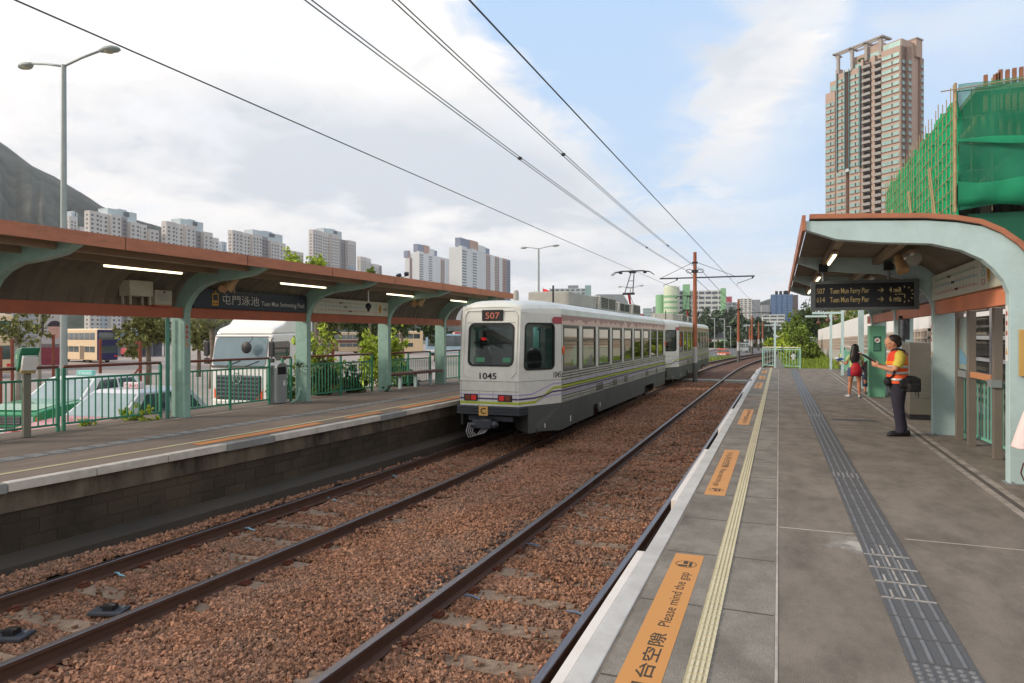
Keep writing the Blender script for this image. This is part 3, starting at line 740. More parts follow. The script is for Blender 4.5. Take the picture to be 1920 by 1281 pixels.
# left canopy
LA = -R(1.9)
LC = (-10.98, 10.32, .9)
def LW(s, t, z):  # left canopy local -> world; s positive away from the track
    x = -s; return Vector((LC[0]+x*math.cos(LA)-t*math.sin(LA), LC[1]+x*math.sin(LA)+t*math.cos(LA), LC[2]+z))
canL = canopy('far platform canopy with grey green curved frames, long brown roof edge and dark ribbed vault', LC, LA, -1, [-3.6, 0, 3.62, 7.2, 10.6], -4.85, 11.9, (M_teal, M_fascia, M_beamL, mat('corrugated_sheet_dark', (116, 112, 98), .5, var=.12, scale=1.5, dirt=(62, 58, 48), damt=.4)), None)
for t in (-1.62, 2.45, 6.55, 10.2): tubelight(canL, -1, -.84, t, 1.5)
# things on the far canopy
M_bcrm = mat('cream_box', (176, 174, 156), .55, var=.08, scale=4, dirt=(140, 136, 118), damt=.4)
def parts_at(root, pts): pass
cb = thing('equipment_cabinet', 'larger cream equipment cabinet on legs above the far canopy beam', 'cabinet', LW(-.02, -1.15, 2.2), LA)
MB().box(-.14, .14, -.24, .24, .16, .44).build('cabinet_body', M_bcrm, cb, bevel=.008)
b = MB()
for yy in (-.2, .2):
    b.box(.08, .12, yy-.012, yy+.012, 0, .16); b.box(-.12, -.08, yy-.012, yy+.012, 0, .16)
b.each('cabinet_leg', M_bcrm, cb)
cb = thing('equipment_cabinet', 'smaller cream box with a printed notice above the far canopy beam', 'cabinet', LW(.02, -.62, 2.2), LA)
MB().box(-.10, .10, -.19, .19, .02, .30).build('cabinet_body', M_bcrm, cb, bevel=.008)
b = MB()
for k in range(7): b.box(.101, .103, -.13, .11-.03*(k % 3), .10+k*.02, .107+k*.02)
b.build('notice', M_grey, cb); MB().lathe([(.0, 0), (.015, 0), (.015, .02), (0, .02)], (.11, 0, .26), 10, axis='x').build('latch', M_black, cb)
MB().box(-.1, .1, -.18, .18, -.01, .02).build('orange_base', M_beamL, cb)
# speakers
M_spk = mat('beige_horn', (176, 142, 100), .6, var=.08)
def speaker(loc, rz, tilt, label):
    t = thing('horn_speaker', label, 'loudspeaker', loc, rz, 'loudspeakers under the canopies')
    b = MB(); b.M = Matrix.Rotation(tilt, 4, 'X'); b.lathe([(0, -.10), (.05, -.10), (.06, 0), (.085, .14), (.085, .17), (.0, .165)], (0, 0, 0), 16, axis='z'); b.build('horn', M_spk, t, smooth=True, auto=40)
    b = MB(); b.tube([(0, 0, 0), (0, .02, -.12)], .01, 6); b.tube([(0, .02, -.12), (0, .02, -.2)], .012, 6); o = b.build('bracket', M_purlin, t)
    for oo in t.children: pass
    return t
for s_, t_, rz, ti, lab in ((-.72, .25, .5, 2.3, 'beige horn speaker hanging left of the first frame before the station name sign'), (-1.05, .15, -.9, 2.5, 'beige horn speaker hanging right of the first frame before the station name sign'),
                            (-.72, 7.4, .5, 2.3, 'left of two small beige horn speakers beyond the white route sign'), (-1.0, 7.4, -.9, 2.5, 'right of two small beige horn speakers beyond the white route sign')):
    speaker(LW(s_, t_, 2.66), rz, ti, lab)
speaker((1.62, 11.2, 3.60), .4, 2.6, 'beige cone speaker under the near canopy'); 
sp = thing('horn_speaker', 'pale round loudspeaker beside the beige cone under the near canopy', 'loudspeaker', (1.78, 11.1, 3.62), 0, 'loudspeakers under the canopies')
MB().lathe([(0, -.09), (.09, -.09), (.095, 0), (.085, .05), (0, .06)], (0, 0, 0), 18, axis='y').build('horn', mat('pale_speaker', (168, 168, 160), .6), sp, smooth=True, auto=40)
MB().tube([(0, 0, .08), (0, 0, .22)], .012, 6).build('bracket', M_purlin, sp)
# station name sign and route signs
M_navy = mat('navy_sign', (38, 48, 58), .4, var=.04)
M_let = mat('sign_lettering', (196, 196, 190), .5, var=.03)
M_pan = mat('ivory_sign', (196, 196, 178), .45, var=.04, scale=2)
M_gold = mat('sign_gold', (200, 152, 52), .5)
def name_sign(root_loc, rz, L_, label, sgn):
    """sign face looks towards local +x*sgn ; long side along y"""
    t = thing('station_name_sign', label, 'sign', root_loc, rz)
    MB().box(-.03, .03, 0, L_, 0, .40).build('sign_panel', M_navy, t, bevel=.004)
    x = .033*sgn; yd = (0, 0, 1); xd = (0, sgn, 0)
    o = (lambda a, z: (x, a if sgn > 0 else L_-a, z))
    b = MB(); b.text('屯門泳池', o(.73, .115), xd, yd, .22, width=1.06, bold=.004); b.text('Tuen Mun Swimming Pool', o(1.86, .11), xd, yd, .15, width=1.42, bold=.006)
    b.build('sign_lettering', M_let, t)
    ic = MB()
    def rr(y0, y1, z0, z1, m=0, dx=.0):
        a, c = o(y0, 0)[1], o(y1, 0)[1]; ic.box(x, x+(.004+dx)*sgn, a, c, z0, z1, m)
    rr(.46, .63, .06, .32); rr(.485, .605, .17, .29, 1, .002); rr(.49, .53, .09, .12, 1, .002); rr(.56, .60, .09, .12, 1, .002); rr(.52, .57, .33, .36); rr(.535, .555, .36, .385)
    ic.build('tram_symbol', [M_gold, M_navy], t)
    return t
s0 = LW(.0, .12, 2.2)
name_sign(s0, LA, 3.38, 'dark blue station name sign reading Tuen Mun Swimming Pool under the far canopy', 1)
def route_sign(root_loc, rz, L_, label, sgn, group='ivory route diagram signs', stroke=1.0):
    t = thing('route_diagram_sign', label, 'sign', root_loc, rz, group)
    MB().box(-.03, .03, 0, L_, 0, .40).build('sign_panel', M_pan, t, bevel=.004)
    x = .0325*sgn
    def o(a, z, e=0): return (x+e*sgn, a if sgn > 0 else L_-a, z)
    ln = MB()
    def rr(a, c, z0, z1, m, e=.001): ln.box(x, x+(e+.001)*sgn, o(a, 0)[1], o(c, 0)[1], z0, z1, m)
    f = L_/3.3
    for (z, m, xe) in ((.30, 0, 2.45), (.20, 1, 2.45), (.09, 2, 2.45)):
        rr(.25*f, xe*f, z-.004, z+.004, m)
        for k in range(14): rr((.3+k*.15)*f, (.335+k*.15)*f, z+.012, z+.03, 3)
        rr(1.02*f*(1+.2*m), (1.16+.2*m)*f, z-.014, z+.016, 4)
    for z, m in ((.30, 0), (.20, 1), (.09, 2)):
        y0, y1 = 2.62*f, 2.72*f
        rr(y0, y1, z-.035, z-.027, m); rr(y0, y1, z+.027, z+.035, m); rr(y0, y0+.012, z-.035, z+.035, m); rr(y1-.012, y1, z-.035, z+.035, m)
    ln.build('route_lines', [mat('route_green', (84, 164, 120), .5), mat('route_blue', (96, 170, 200), .5), mat('route_red', (206, 96, 96), .5), mat('route_grey', (140, 140, 134), .5), M_black], t)
    b = MB(); n = 20; cy, cz = o(2.87*f, 0)[1], .2
    b.poly([(x+.002*sgn, cy+.07*math.cos(2*math.pi*k/n)*sgn, cz+.13*math.sin(2*math.pi*k/n)) for k in range(n)])
    b.build('gold_disc', M_gold, t)
    b = MB(); b.box(x, x+.004*sgn, cy-.012, cy+.012, .13, .27)
    ya, yb = o(3.02*f, 0)[1], o(3.2*f, 0)[1]; b.box(x, x+.003*sgn, min(ya, yb), max(ya, yb), .188, .212)
    hd = (yb-ya)/abs(yb-ya)
    for sg in (-1, 1): b.add([(x+.0035*sgn, yb, .2), (x+.0035*sgn, yb, .2+sg*.018), (x+.0035*sgn, yb-hd*.08, .2+sg*.09), (x+.0035*sgn, yb-hd*.08, .2+sg*.065)], [(0, 1, 2, 3)])
    b.build('arrow', M_black, t)
    return t
route_sign(LW(.0, 3.74, 2.2), LA, 3.34, 'ivory route diagram sign with a right pointing arrow under the far canopy', 1)
route_sign((2.36+.0, 9.055+.10, 3.1), 0, 3.8, 'ivory route diagram sign with an arrow above the orange beam of the near canopy', -1)
name_sign((2.36, 13.16, 3.1), 0, 3.75, 'dark blue station name sign seen edge on under the near canopy', -1)
# lights hanging: lamp/camera from far canopy
cl = thing('ceiling_camera', 'dark dome camera hanging on a pole in front of the white route sign', 'camera', LW(-.9, 4.85, 2.42), LA)
MB().tube([(0, 0, -.02), (0, 0, .40)], .018, 8).build('drop_pole', M_white, cl)
b = MB(); b.lathe([(0, -.16), (.03, -.15), (.04, -.09), (.07, -.06), (.085, 0), (.03, .06), (0, .07)], (0, 0, 0), 16); b.build('camera_dome', M_black, cl, smooth=True)
MB().box(-.1, .1, -.1, .1, .38, .42).build('mounting_plate', M_purlin, cl)
# departure display
dp = thing('departure_display', 'dark departure board with amber text and a clock dial hanging under the near canopy', 'display', (1.33, 12.93, 2.97), 0)
M_case = mat('display_case', (92, 98, 100), .45, .2, var=.06)
b = MB(); W, Hh = 1.63, .50
b.box(-W/2, W/2, -.06, .10, 0, .045); b.box(-W/2, W/2, -.06, .10, Hh-.05, Hh); b.box(-W/2, -W/2+.07, -.06, .10, .045, Hh-.05); b.box(W/2-.07, W/2, -.06, .10, .045, Hh-.05); b.box(-W/2+.01, W/2-.01, .08, .105, .01, Hh-.01)
b.build('display_case', M_case, dp)
MB().box(-W/2+.06, W/2-.06, -.03, .07, .04, Hh-.045).build('screen', mat('display_black', (16, 17, 22), .25, var=.02), dp)
M_amb = mat('amber_leds', (150, 134, 96), .5, emit=(190, 166, 110), estr=.16, var=.1, scale=60)
b = MB(); ys_ = -.032
for k, (no, mn) in enumerate((('507', '4 min'), ('614', '6 min'))):
    z = .285-.15*k
    b.text(no, (-W/2+.09, ys_, z), (1, 0, 0), (0, 0, 1), .13, width=.13); b.text('Tuen Mun Ferry Pier', (-W/2+.30, ys_, z), (1, 0, 0), (0, 0, 1), .13, width=.60, bold=.004)
    b.text('→', (-W/2+1.03, ys_, z), (1, 0, 0), (0, 0, 1), .13, width=.09); b.text(mn, (-W/2+1.20, ys_, z), (1, 0, 0), (0, 0, 1), .13, width=.17, bold=.003)
cx_, cz_ = W/2-.21, .25
for k in range(12):
    a = 2*math.pi*k/12; b.obox((cx_+.125*math.sin(a), ys_, cz_+.125*math.cos(a)), .012, .002, .03, ry=a)
b.obox((cx_-.045, ys_, cz_+.005), .09, .002, .008); b.obox((cx_+.005, ys_, cz_-.03), .01, .002, .06)
b.build('amber_text', M_amb, dp)
b = MB(); 
for x in (-.62, .38): b.tube([(x, .02, Hh), (x, .02, .70)], .022, 8)
b.each('hanger', M_grey, dp)
b = MB()
for x in (-.62, .38): b.box(x-.07, x+.07, -.03, .10, .66, .80)
b.each('hanger_bracket', M_dark, dp)
# notices on pillars
def pillar_notice(loc, w, h, label, face):
    t = thing('pillar_notice', label, 'notice', loc, 0)
    b = MB(); g = MB()
    if face == 'x-':   # faces -x, w along y
        b.box(-.003, 0, -w/2, w/2, 0, h); b.build('notice_plate', M_white, t)
        for k, c in enumerate((.85, .68, .5)):
            n = 14; g.poly([(-.0045, .3*w*math.cos(2*math.pi*i/n), h*c+.3*w*math.sin(2*math.pi*i/n)) for i in range(n)], 0)
        g.add([(-.0045, -.35*w, h*.12), (-.0045, .35*w, h*.12), (-.0045, 0, h*.25)], [(0, 2, 1)], 1)
    else:
        b.box(0, .003, -w/2, w/2, 0, h); b.build('notice_plate', mat('faded_plate', (164, 172, 162), .6), t)
        for k, c in enumerate((.85, .65, .45)):
            n = 14; g.poly([(.0045, .3*w*math.cos(2*math.pi*i/n), h*c+.3*w*math.sin(2*math.pi*i/n)) for i in range(n)], 0)
        g.add([(.0045, -.35*w, h*.12), (.0045, .35*w, h*.12), (.0045, 0, h*.25)], [(0, 1, 2)], 1)
    g.build('notice_symbols', [mat('notice_red', (186, 92, 84), .6), mat('notice_yellow', (206, 160, 60), .6)], t)
pillar_notice((2.358, 9.06, 2.25), .10, .62, 'narrow white notice with red marks and a yellow triangle on the nearest pillar', 'x-')
pillar_notice((2.358, 13.06, 2.15), .10, .62, 'narrow white notice on the second near pillar, behind the worker', 'x-')
pillar_notice(LW(-.002, -.02, 1.38)+Vector((0, 0, 0)), .10, .50, 'faded strip notice on the far pillar left of the station name sign', 'x+')
# gold panel on the nearest pillar
gp = thing('gold_panel', 'gold square panel with a white ring on the nearest pillar, cut by the photo edge', 'sign', (2.60, 8.965, 2.09), 0)
MB().box(-.16, .16, -.012, 0, 0, .51).build('panel', mat('gold_panel_paint', (200, 162, 92), .5, var=.05), gp, bevel=.003)
b = MB(); n = 28
for k in range(n):
    a0, a1 = 2*math.pi*k/n, 2*math.pi*(k+1)/n
    b.quad(*[(.02+r*math.cos(a), -.014, .30+r*math.sin(a)) for r, a in ((.085, a0), (.085, a1), (.115, a1), (.115, a0))])
b.tube([(-.03, -.014, .26), (-.01, -.014, .34), (.03, -.014, .35), (.05, -.014, .30)], .01, 6)
b.build('white_ring', M_white, gp)
# ================================================================ TRAMS
M_body = mat('tram_white', (214, 216, 209), .38, var=.05, scale=1.5, dirt=(184, 182, 170), dscale=1.4, damt=.6, coat=.25)
M_rib = mat('tram_ribbed_side', (198, 198, 186), .35, .25, var=.05, scale=1.2, dirt=(150, 144, 130), dscale=2.2, damt=.6, stretch=(1, 1, 2.5))
M_skirt = mat('tram_skirt', (84, 88, 86), .55, var=.1, scale=1.5, dirt=(60, 60, 58), dscale=1.2, damt=.6)
M_bump = mat('bumper_rubber', (52, 56, 62), .6, var=.08)
M_gask = mat('window_gasket', (30, 34, 34), .6, var=.05)
M_frame = mat('window_frame_grey', (92, 90, 84), .45, .3, var=.08)
M_lg = mat('stripe_lime', (170, 184, 56), .45, var=.04); M_pu = mat('stripe_purple', (84, 64, 112), .45, var=.04); M_li = mat('stripe_lilac', (176, 166, 204), .45, var=.04)
M_roofg = mat('roof_unit_grey', (168, 166, 158), .6, var=.07, dirt=(132, 130, 122), damt=.4)
M_redp = mat('pantograph_red', (168, 48, 58), .5, var=.08)
M_lens = mat('tail_lens', (190, 46, 44), .3, emit=(210, 44, 40), estr=.12, var=.03)
M_lens2 = mat('brown_lens', (120, 62, 40), .3, var=.05)
M_tgl = glass('tram_cab_glass', (30, 38, 38), .28)
M_sgl = mat('tram_side_glass', (144, 145, 138), .03, 1.0, var=.02)
M_int = mat('tram_interior_teal', (120, 176, 170), .6, var=.1)
M_intd = mat('tram_interior_dark', (92, 96, 92), .7, var=.25, scale=3)
def band_mat(name, c1, c2):
    if name in _mats: return _mats[name]
    m = mat(name, c1, .5, var=.06); nt = m.node_tree; N = nt.nodes; L = nt.links
    tc = N.new('ShaderNodeTexCoord'); sp = N.new('ShaderNodeSeparateXYZ'); L.new(tc.outputs['Object'], sp.inputs[0])
    n = N.new('ShaderNodeTexNoise'); n.noise_dimensions = '1D'; n.inputs['Scale'].default_value = 1.6; n.inputs['Detail'].default_value = 6; L.new(sp.outputs[1], n.inputs['W'])
    a = N.new('ShaderNodeMath'); a.operation = 'MULTIPLY_ADD'; L.new(n.outputs['Fac'], a.inputs[0]); a.inputs[1].default_value = .42; a.inputs[2].default_value = 2.70
    g = N.new('ShaderNodeMath'); g.operation = 'LESS_THAN'; L.new(sp.outputs[2], g.inputs[0]); L.new(a.outputs[0], g.inputs[1])
    mx = N.new('ShaderNodeMix'); mx.data_type = 'RGBA'; L.new(g.outputs[0], mx.inputs[0]); mx.inputs[6].default_value = (*lin(c1), 1); mx.inputs[7].default_value = (*lin(c2), 1)
    L.new(mx.outputs[2], N['Principled BSDF'].inputs['Base Color']); return m
# plan outlines: half width at y (rear section)
Y1 = 1.30; HB = 1.325; HR = .72; RK = .16
def rq(n, p0, p1): pass
def quadpt(Q, u, v):
    (a, b, c, d) = Q; a, b, c, d = map(Vector, (a, b, c, d))
    return (a*(1-u)+b*u)*(1-v)+(d*(1-u)+c*u)*v
def holed(b, Q, h, mi=0):
    """panel Q (4 corners ccw seen from outside) with a rectangular hole h=(u0,u1,v0,v1)"""
    us = [0, h[0], h[1], 1]; vs = [0, h[2], h[3], 1]
    for i in range(3):
        for j in range(3):
            if i == 1 and j == 1: continue
            b.quad(quadpt(Q, us[i], vs[j]), quadpt(Q, us[i+1], vs[j]), quadpt(Q, us[i+1], vs[j+1]), quadpt(Q, us[i], vs[j+1]), mi)
def roundring(Q, h, n, rad_u, rad_v, wid_u, wid_v, off):
    """rounded frame around hole h on panel Q; returns inner & outer loops"""
    a, b_, c, d = map(Vector, Q); nrm = (b_-a).cross(d-a).normalized()
    def loop(e):
        u0, u1, v0, v1 = h[0]-wid_u*e, h[1]+wid_u*e, h[2]-wid_v*e, h[3]+wid_v*e
        ru, rv = rad_u*(1+.3*e), rad_v*(1+.3*e); pts = []
        for cx, cy, a0 in ((u1-ru, v1-rv, 0), (u0+ru, v1-rv, 90), (u0+ru, v0+rv, 180), (u1-ru, v0+rv, 270)):
            for k in range(n+1):
                t = R(a0+90*k/n); pts.append((cx+ru*math.cos(t), cy+rv*math.sin(t)))
        return pts
    return loop, nrm
def window_on(parent, Q, h, W, Hh, wid=.035, rad=.11, gl=None, name='cab_window', depth=.012, fm=None, corner=True):
    """a window with rounded gasket: frame mesh + pane child"""
    loop, nrm = roundring(Q, h, 5, rad/W, rad/Hh, wid/W, wid/Hh, 0)
    lo, li_ = loop(1), loop(-.15); n = len(lo)
    b = MB(); vo = [quadpt(Q, *p)+nrm*depth for p in lo]; vi = [quadpt(Q, *p)+nrm*depth for p in li_]
    vob = [quadpt(Q, *p)+nrm*-.002 for p in lo]; vib = [quadpt(Q, *p)-nrm*.03 for p in li_]
    b.add(vo+vi+vob+vib, [(i, (i+1) % n, n+(i+1) % n, n+i) for i in range(n)]+[(i+2*n, (i+1) % n+2*n, (i+1) % n, i) for i in range(n)]+[(n+i, n+(i+1) % n, 3*n+(i+1) % n, 3*n+i) for i in range(n)])
    if corner:   # fill between the square hole and the rounded ring
        hh = [(h[1], h[3]), (h[0], h[3]), (h[0], h[2]), (h[1], h[2])]
        k = len(li_)//4
        for q in range(4):
            seg = li_[q*k:(q+1)*k]; c = hh[q]
            b.add([quadpt(Q, *c)+nrm*.003]+[quadpt(Q, *p)+nrm*.003 for p in seg], [(0, i, i+1) for i in range(1, len(seg))])
    fr = b.build(name, fm or M_gask, parent, smooth=False)
    b = MB(); b.poly([quadpt(Q, *p)-nrm*.012 for p in li_]); b.build('pane', gl or M_tgl, fr)
    return fr
def tram(label, loc, number, rear_detail, group, length=17.2+Y1):
    t = thing('tram_car', label, 'tram', loc, 0, group)
    YE = length-Y1
    # --- shell
    b = MB()
    zb, zt = .94, 3.05
    yr = lambda z: RK*max(0, (z-1.5))/1.7   # rake of the rear face
    def rear(z, sx): return (sx*(HR-.0*(z > 3)), yr(z), z)
    def side(z, sx): return (sx*HB, Y1, z)
    # rear face panels (seen from -y): a=left-bottom
    QR = [(-HR, 0, zb), (HR, 0, zb), (HR, yr(3.2), 3.2), (-HR, yr(3.2), 3.2)]
    hR = (.145, .895, (1.87-zb)/(3.2-zb), (2.78-zb)/(3.2-zb))
    QR1 = [(-HR, 0, zb), (HR, 0, zb), (HR, 0, 1.5), (-HR, 0, 1.5)]
    b.quad(*QR1)
    QR = [(-HR, 0, 1.5), (HR, 0, 1.5), (HR, yr(3.2), 3.2), (-HR, yr(3.2), 3.2)]
    hR = (.145, .885, (1.87-1.5)/1.7, (2.79-1.5)/1.7)
    holed(b, QR, hR)
    # canted sides
    def cant(sx):
        if sx > 0: return [(HR, 0, 1.5), (HB, Y1, 1.5), (HB, Y1, 3.2-.15), (HR, yr(3.2), 3.2)]
        return [(-HB, Y1, 1.5), (-HR, 0, 1.5), (-HR, yr(3.2), 3.2), (-HB, Y1, 3.05)]
    QC = cant(1)
    QC = [(HR, 0, 1.5), (HB, Y1, 1.5), (HB, Y1, 3.05), (HR, yr(3.05), 3.05)]
    hC = (.13, .80, (1.78-1.5)/1.55, (2.80-1.5)/1.55)
    holed(b, QC, hC)
    b.quad((-HB, Y1, 1.5), (-HR, 0, 1.5), (-HR, yr(3.05), 3.05), (-HB, Y1, 3.05))
    b.quad((HR, 0, zb), (HB, Y1, zb), (HB, Y1, 1.5), (HR, 0, 1.5)); b.quad((-HB, Y1, zb), (-HR, 0, zb), (-HR, 0, 1.5), (-HB, Y1, 1.5))
    # roof over the cab and the main roof: arcs
    def arc(y, hw, z0, zc, n=12, bx=0):
        pts = []
        for k in range(n+1):
            a = math.pi*k/n; c = math.cos(a); s = math.sin(a)
            pts.append((hw*math.copysign(abs(c)**.62, c), y, z0+(zc-z0)*s**.75))
        return pts
    A = [arc(yr(3.05), HR, 3.05, 3.19), arc(.26, HR+.04, 3.06, 3.30), arc(.5, .84, 3.05, 3.36), arc(Y1, HB, 3.05, 3.40), arc(YE, HB, 3.05, 3.40), arc(length-.5, .84, 3.05, 3.36), arc(length, HR, 3.05, 3.2)]
    n = len(A[0])
    b.add([p for a in A for p in a], [(i*n+k, i*n+k+1, (i+1)*n+k+1, (i+1)*n+k) for i in range(len(A)-1) for k in range(n-1)])
    # front cab (simple mirrored)
    b.quad((HB, YE, zb), (HR, length, zb), (HR, length, 3.05), (HB, YE, 3.05)); b.quad((-HR, length, zb), (-HB, YE, zb), (-HB, YE, 3.05), (-HR, length, 3.05))
    b.quad((HR, length, zb), (-HR, length, zb), (-HR, length, 3.05), (HR, length, 3.05))
    # far side
    b.quad((-HB, YE, zb), (-HB, Y1, zb), (-HB, Y1, 3.05), (-HB, YE, 3.05))
    # near side upper strip, pillars: build as wall with real window openings
    nw = 9; pitch = 1.72; wy0 = Y1+.13; ww = 1.36; z0, z1 = 1.70, 2.76
    x = HB
    b.quad((x, Y1, z1+.02), (x, YE, z1+.02), (x, YE, 3.05), (x, Y1, 3.05))
    b.quad((x, Y1, zb), (x, YE, zb), (x, YE, z0-.02), (x, Y1, z0-.02))
    ye = Y1
    for k in range(nw):
        a = wy0+k*pitch
        b.quad((x, ye, z0-.02), (x, a, z0-.02), (x, a, z1+.02), (x, ye, z1+.02)); ye = a+ww
    b.quad((x, ye, z0-.02), (x, YE, z0-.02), (x, YE, z1+.02), (x, ye, z1+.02))
    # underside
    b.poly([(-HR, 0, zb), (-HB, Y1, zb), (-HB, YE, zb), (-HR, length, zb), (HR, length, zb), (HB, YE, zb), (HB, Y1, zb), (HR, 0, zb)])
    b.build('body_shell', M_body, t, smooth=True, auto=22)
    # lips around the recessed rear panel
    q = lambda u, v, e: quadpt(QR, u, v)+Vector((0, -e, 0))
    b = MB()
    for a, c in ((.04, .055), (.945, .96)): b.loft([[q(a, .12, .0), q(c, .12, .0), q(c, .12, .02), q(a, .12, .02)], [q(a, .88, 0), q(c, .88, 0), q(c, .88, .02), q(a, .88, .02)]])
    b.loft([[q(.10, .955, .0), q(.10, .94, .0), q(.10, .94, .022), q(.10, .955, .022)], [q(.90, .955, .0), q(.90, .94, .0), q(.90, .94, .022), q(.90, .955, .022)]])
    b.loft([[q(.04, .12, 0), q(.055, .12, 0), q(.055, .12, .02), q(.04, .12, .02)], [q(.12, .045, 0), q(.13, .055, 0), q(.13, .055, .02), q(.12, .045, .02)]])
    b.loft([[q(.96, .12, 0), q(.945, .12, 0), q(.945, .12, .02), q(.96, .12, .02)], [q(.88, .045, 0), q(.87, .055, 0), q(.87, .055, .02), q(.88, .045, .02)]])
    b.loft([[q(.04, .88, 0), q(.055, .88, 0), q(.055, .88, .02), q(.04, .88, .02)], [q(.10, .955, 0), q(.10, .94, 0), q(.10, .94, .02), q(.10, .955, .02)]])
    b.loft([[q(.96, .88, 0), q(.945, .88, 0), q(.945, .88, .02), q(.96, .88, .02)], [q(.90, .955, 0), q(.90, .94, 0), q(.90, .94, .02), q(.90, .955, .02)]])
    b.build('panel_surround', M_body, t, smooth=False)
    b = MB(); e = .003     # seams
    b.box(-HR, HR, -e, .0, 1.494, 1.502); b.box(-HR, HR, -e, 0, 1.27, 1.276)
    for xx in (-HR+.03, -.24, .10, HR-.06): b.box(xx, xx+.006, -e, 0, zb, 1.27 if abs(xx) < .5 else 1.5)
    b.box(-.60, .60, yr(2.83)-e-.004, yr(2.83)+.02, 2.828, 2.834)
    for zz in (1.494,):
        b.add([(HR, -.003, zz), (HB+.003, Y1-.0, zz), (HB+.003, Y1, zz+.008), (HR, -.003, zz+.008)], [(0, 1, 2, 3)])
    b.box(HB, HB+.004, Y1-.004, Y1+.004, .35, 3.05)
    b.build('panel_seams', M_frame, t)
    window_on(t, QR, hR, 2*HR, 1.71, name='rear_window')
    window_on(t, QC, hC, math.hypot(HB-HR, Y1), 1.55, name='cab_side_window', rad=.10)
    # side windows
    b0 = None
    for k in range(nw):
        a = wy0+k*pitch
        if b0 is None:
            b = MB(); x = HB; e = .014; f = .045
            b.box(x-.05, x+e, a-.01, a+f, z0-.03, z1+.03); b.box(x-.05, x+e, a+ww-f, a+ww+.01, z0-.03, z1+.03); b.box(x-.05, x+e-.001, a+f, a+ww-f, z0-.03, z0+f); b.box(x-.05, x+e-.001, a+f, a+ww-f, z1-f, z1+.03)
            b.box(x-.04, x+.006, a+f, a+ww-f, 2.40, 2.44)
            b0 = w = b.build('side_window', M_frame, t, bevel=.004)
            b = MB(); b.box(x-.03, x-.012, a+f-.01, a+ww-f+.01, z0+f-.01, z1-f+.01); p0 = b.build('pane', M_sgl, w)
        else:
            w = b0.copy(); col.objects.link(w); w.parent = t; w.location = (0, k*pitch, 0)
            p = p0.copy(); col.objects.link(p); p.parent = w
    # corrugated lower side
    b = MB(); z = .96; n = 11; v = []; prof = []
    while z < 1.665:
        prof += [(HB-.006, z), (HB+.014, z+.014), (HB+.014, z+.046), (HB-.006, z+.056)]; z += .0665
    b.loft([[(p[0], Y1+.03, p[1]) for p in [(HB, .955)]+prof+[(HB, 1.68)]], [(p[0], YE-.01, p[1]) for p in [(HB, .955)]+prof+[(HB, 1.68)]]])
    b.build('ribbed_side_panel', M_rib, t)
    b = MB(); [b.box(HB+.012, HB+.0165, Y1+1.53+1.72*k, Y1+1.538+1.72*k, .96, 1.69) for k in range(9)]; b.each('side_seam', M_frame, t)
    b = MB(); z = 2.86
    b.box(HB, HB+.008, Y1+.02, YE-.01, 2.80, 3.03); b.build('advert_band', band_mat('advert_band_'+('pink' if rear_detail else 'brown'), (168, 136, 130) if rear_detail else (140, 118, 92), (214, 186, 172) if rear_detail else (160, 138, 110)), t)
    # stripes on side, cant and rear
    for nm, mm, zS, wS, zR, br in (('lime_stripe', M_lg, 1.325, .052, 1.01, 0), ('purple_stripe', M_pu, 1.235, .038, 1.105, 1), ('lilac_stripe', M_li, 1.42, .032, 1.20, 2), ('lilac_stripe', M_li, 1.15, .03, 1.115, 3)):
        b = MB(); x = HB+.0165
        b.box(x-.004, x, Y1+.03, YE, zS-wS/2, zS+wS/2)
        # canted part: polyline in (f, z); f=0 rear corner, 1 = side corner
        pts = {0: [(0, 1.01), (.38, 1.02), (.62, 1.18), (.80, 1.31), (1, 1.325)], 1: [(0, 1.105), (.35, 1.11), (.6, 1.15), (.78, 1.225), (1, 1.235)], 2: [(0, 1.20), (.3, 1.205), (.55, 1.31), (.78, 1.41), (1, 1.42)], 3: [(.42, 1.03), (.6, 1.11), (.8, 1.145), (1, 1.15)]}[br]
        nrm = Vector((Y1, -(HB-HR), 0)).normalized()*(.004+.0006*br)
        def cp(f, z): return Vector((HR+(HB-HR)*f, Y1*f, z))+nrm
        for (f0, za), (f1, zb2) in zip(pts[:-1], pts[1:]):
            b.quad(cp(f0, za-wS/2), cp(f1, zb2-wS/2), cp(f1, zb2+wS/2), cp(f0, za+wS/2))
        if br < 3: b.quad((-HR, -.004-.0005*br, zR-wS/2), (HR, -.004-.0005*br, zR-wS/2), (HR, -.004-.0005*br, zR+wS/2), (-HR, -.004-.0005*br, zR+wS/2))
        b.build(nm, mm, t)
    # skirt
    b = MB()
    nr = [(HR-.02, .45), (HB, Y1)]
    b.prism([(HR+.13, .28), (HB, Y1), (HB, Y1+3.0), (HB-.9, Y1+3.0), (.3, .9)], 'z', .32, .93)
    pf = [(Y1+3.0, .32), (Y1+3.0, .93), (YE-1.6, .93), (YE-1.6, .45), (YE-3.0, .45), (YE-3.1, .36)]
    b.prism([(Y1+.01, .93), (Y1+.01, .30), (Y1+1.5, .34), (Y1+1.75, .62), (Y1+3.4, .62), (Y1+3.6, .36), (YE-5.2, .34), (YE-5.0, .6), (YE-3.2, .6), (YE-3.0, .38), (YE-.2, .36), (YE, .93)], 'x', HB-.06, HB+.004)
    b.prism([(Y1+.01, .93), (Y1+.01, .30), (YE-.2, .36), (YE, .93)], 'x', -HB-.004, -HB+.06)
    b.v = b.v[:]; b.build('skirt', M_skirt, t)
    # cant skirt wedge
    b = MB(); b.loft([[(HR+.05, .25, .93), (HB, Y1, .93), (HB, Y1, .30), (HR+.28, .55, .34)], [(HR-.1, .4, .93), (HB-.1, Y1, .93), (HB-.1, Y1, .30), (HR+.14, .7, .34)]]); b.build('corner_skirt', M_skirt, t)
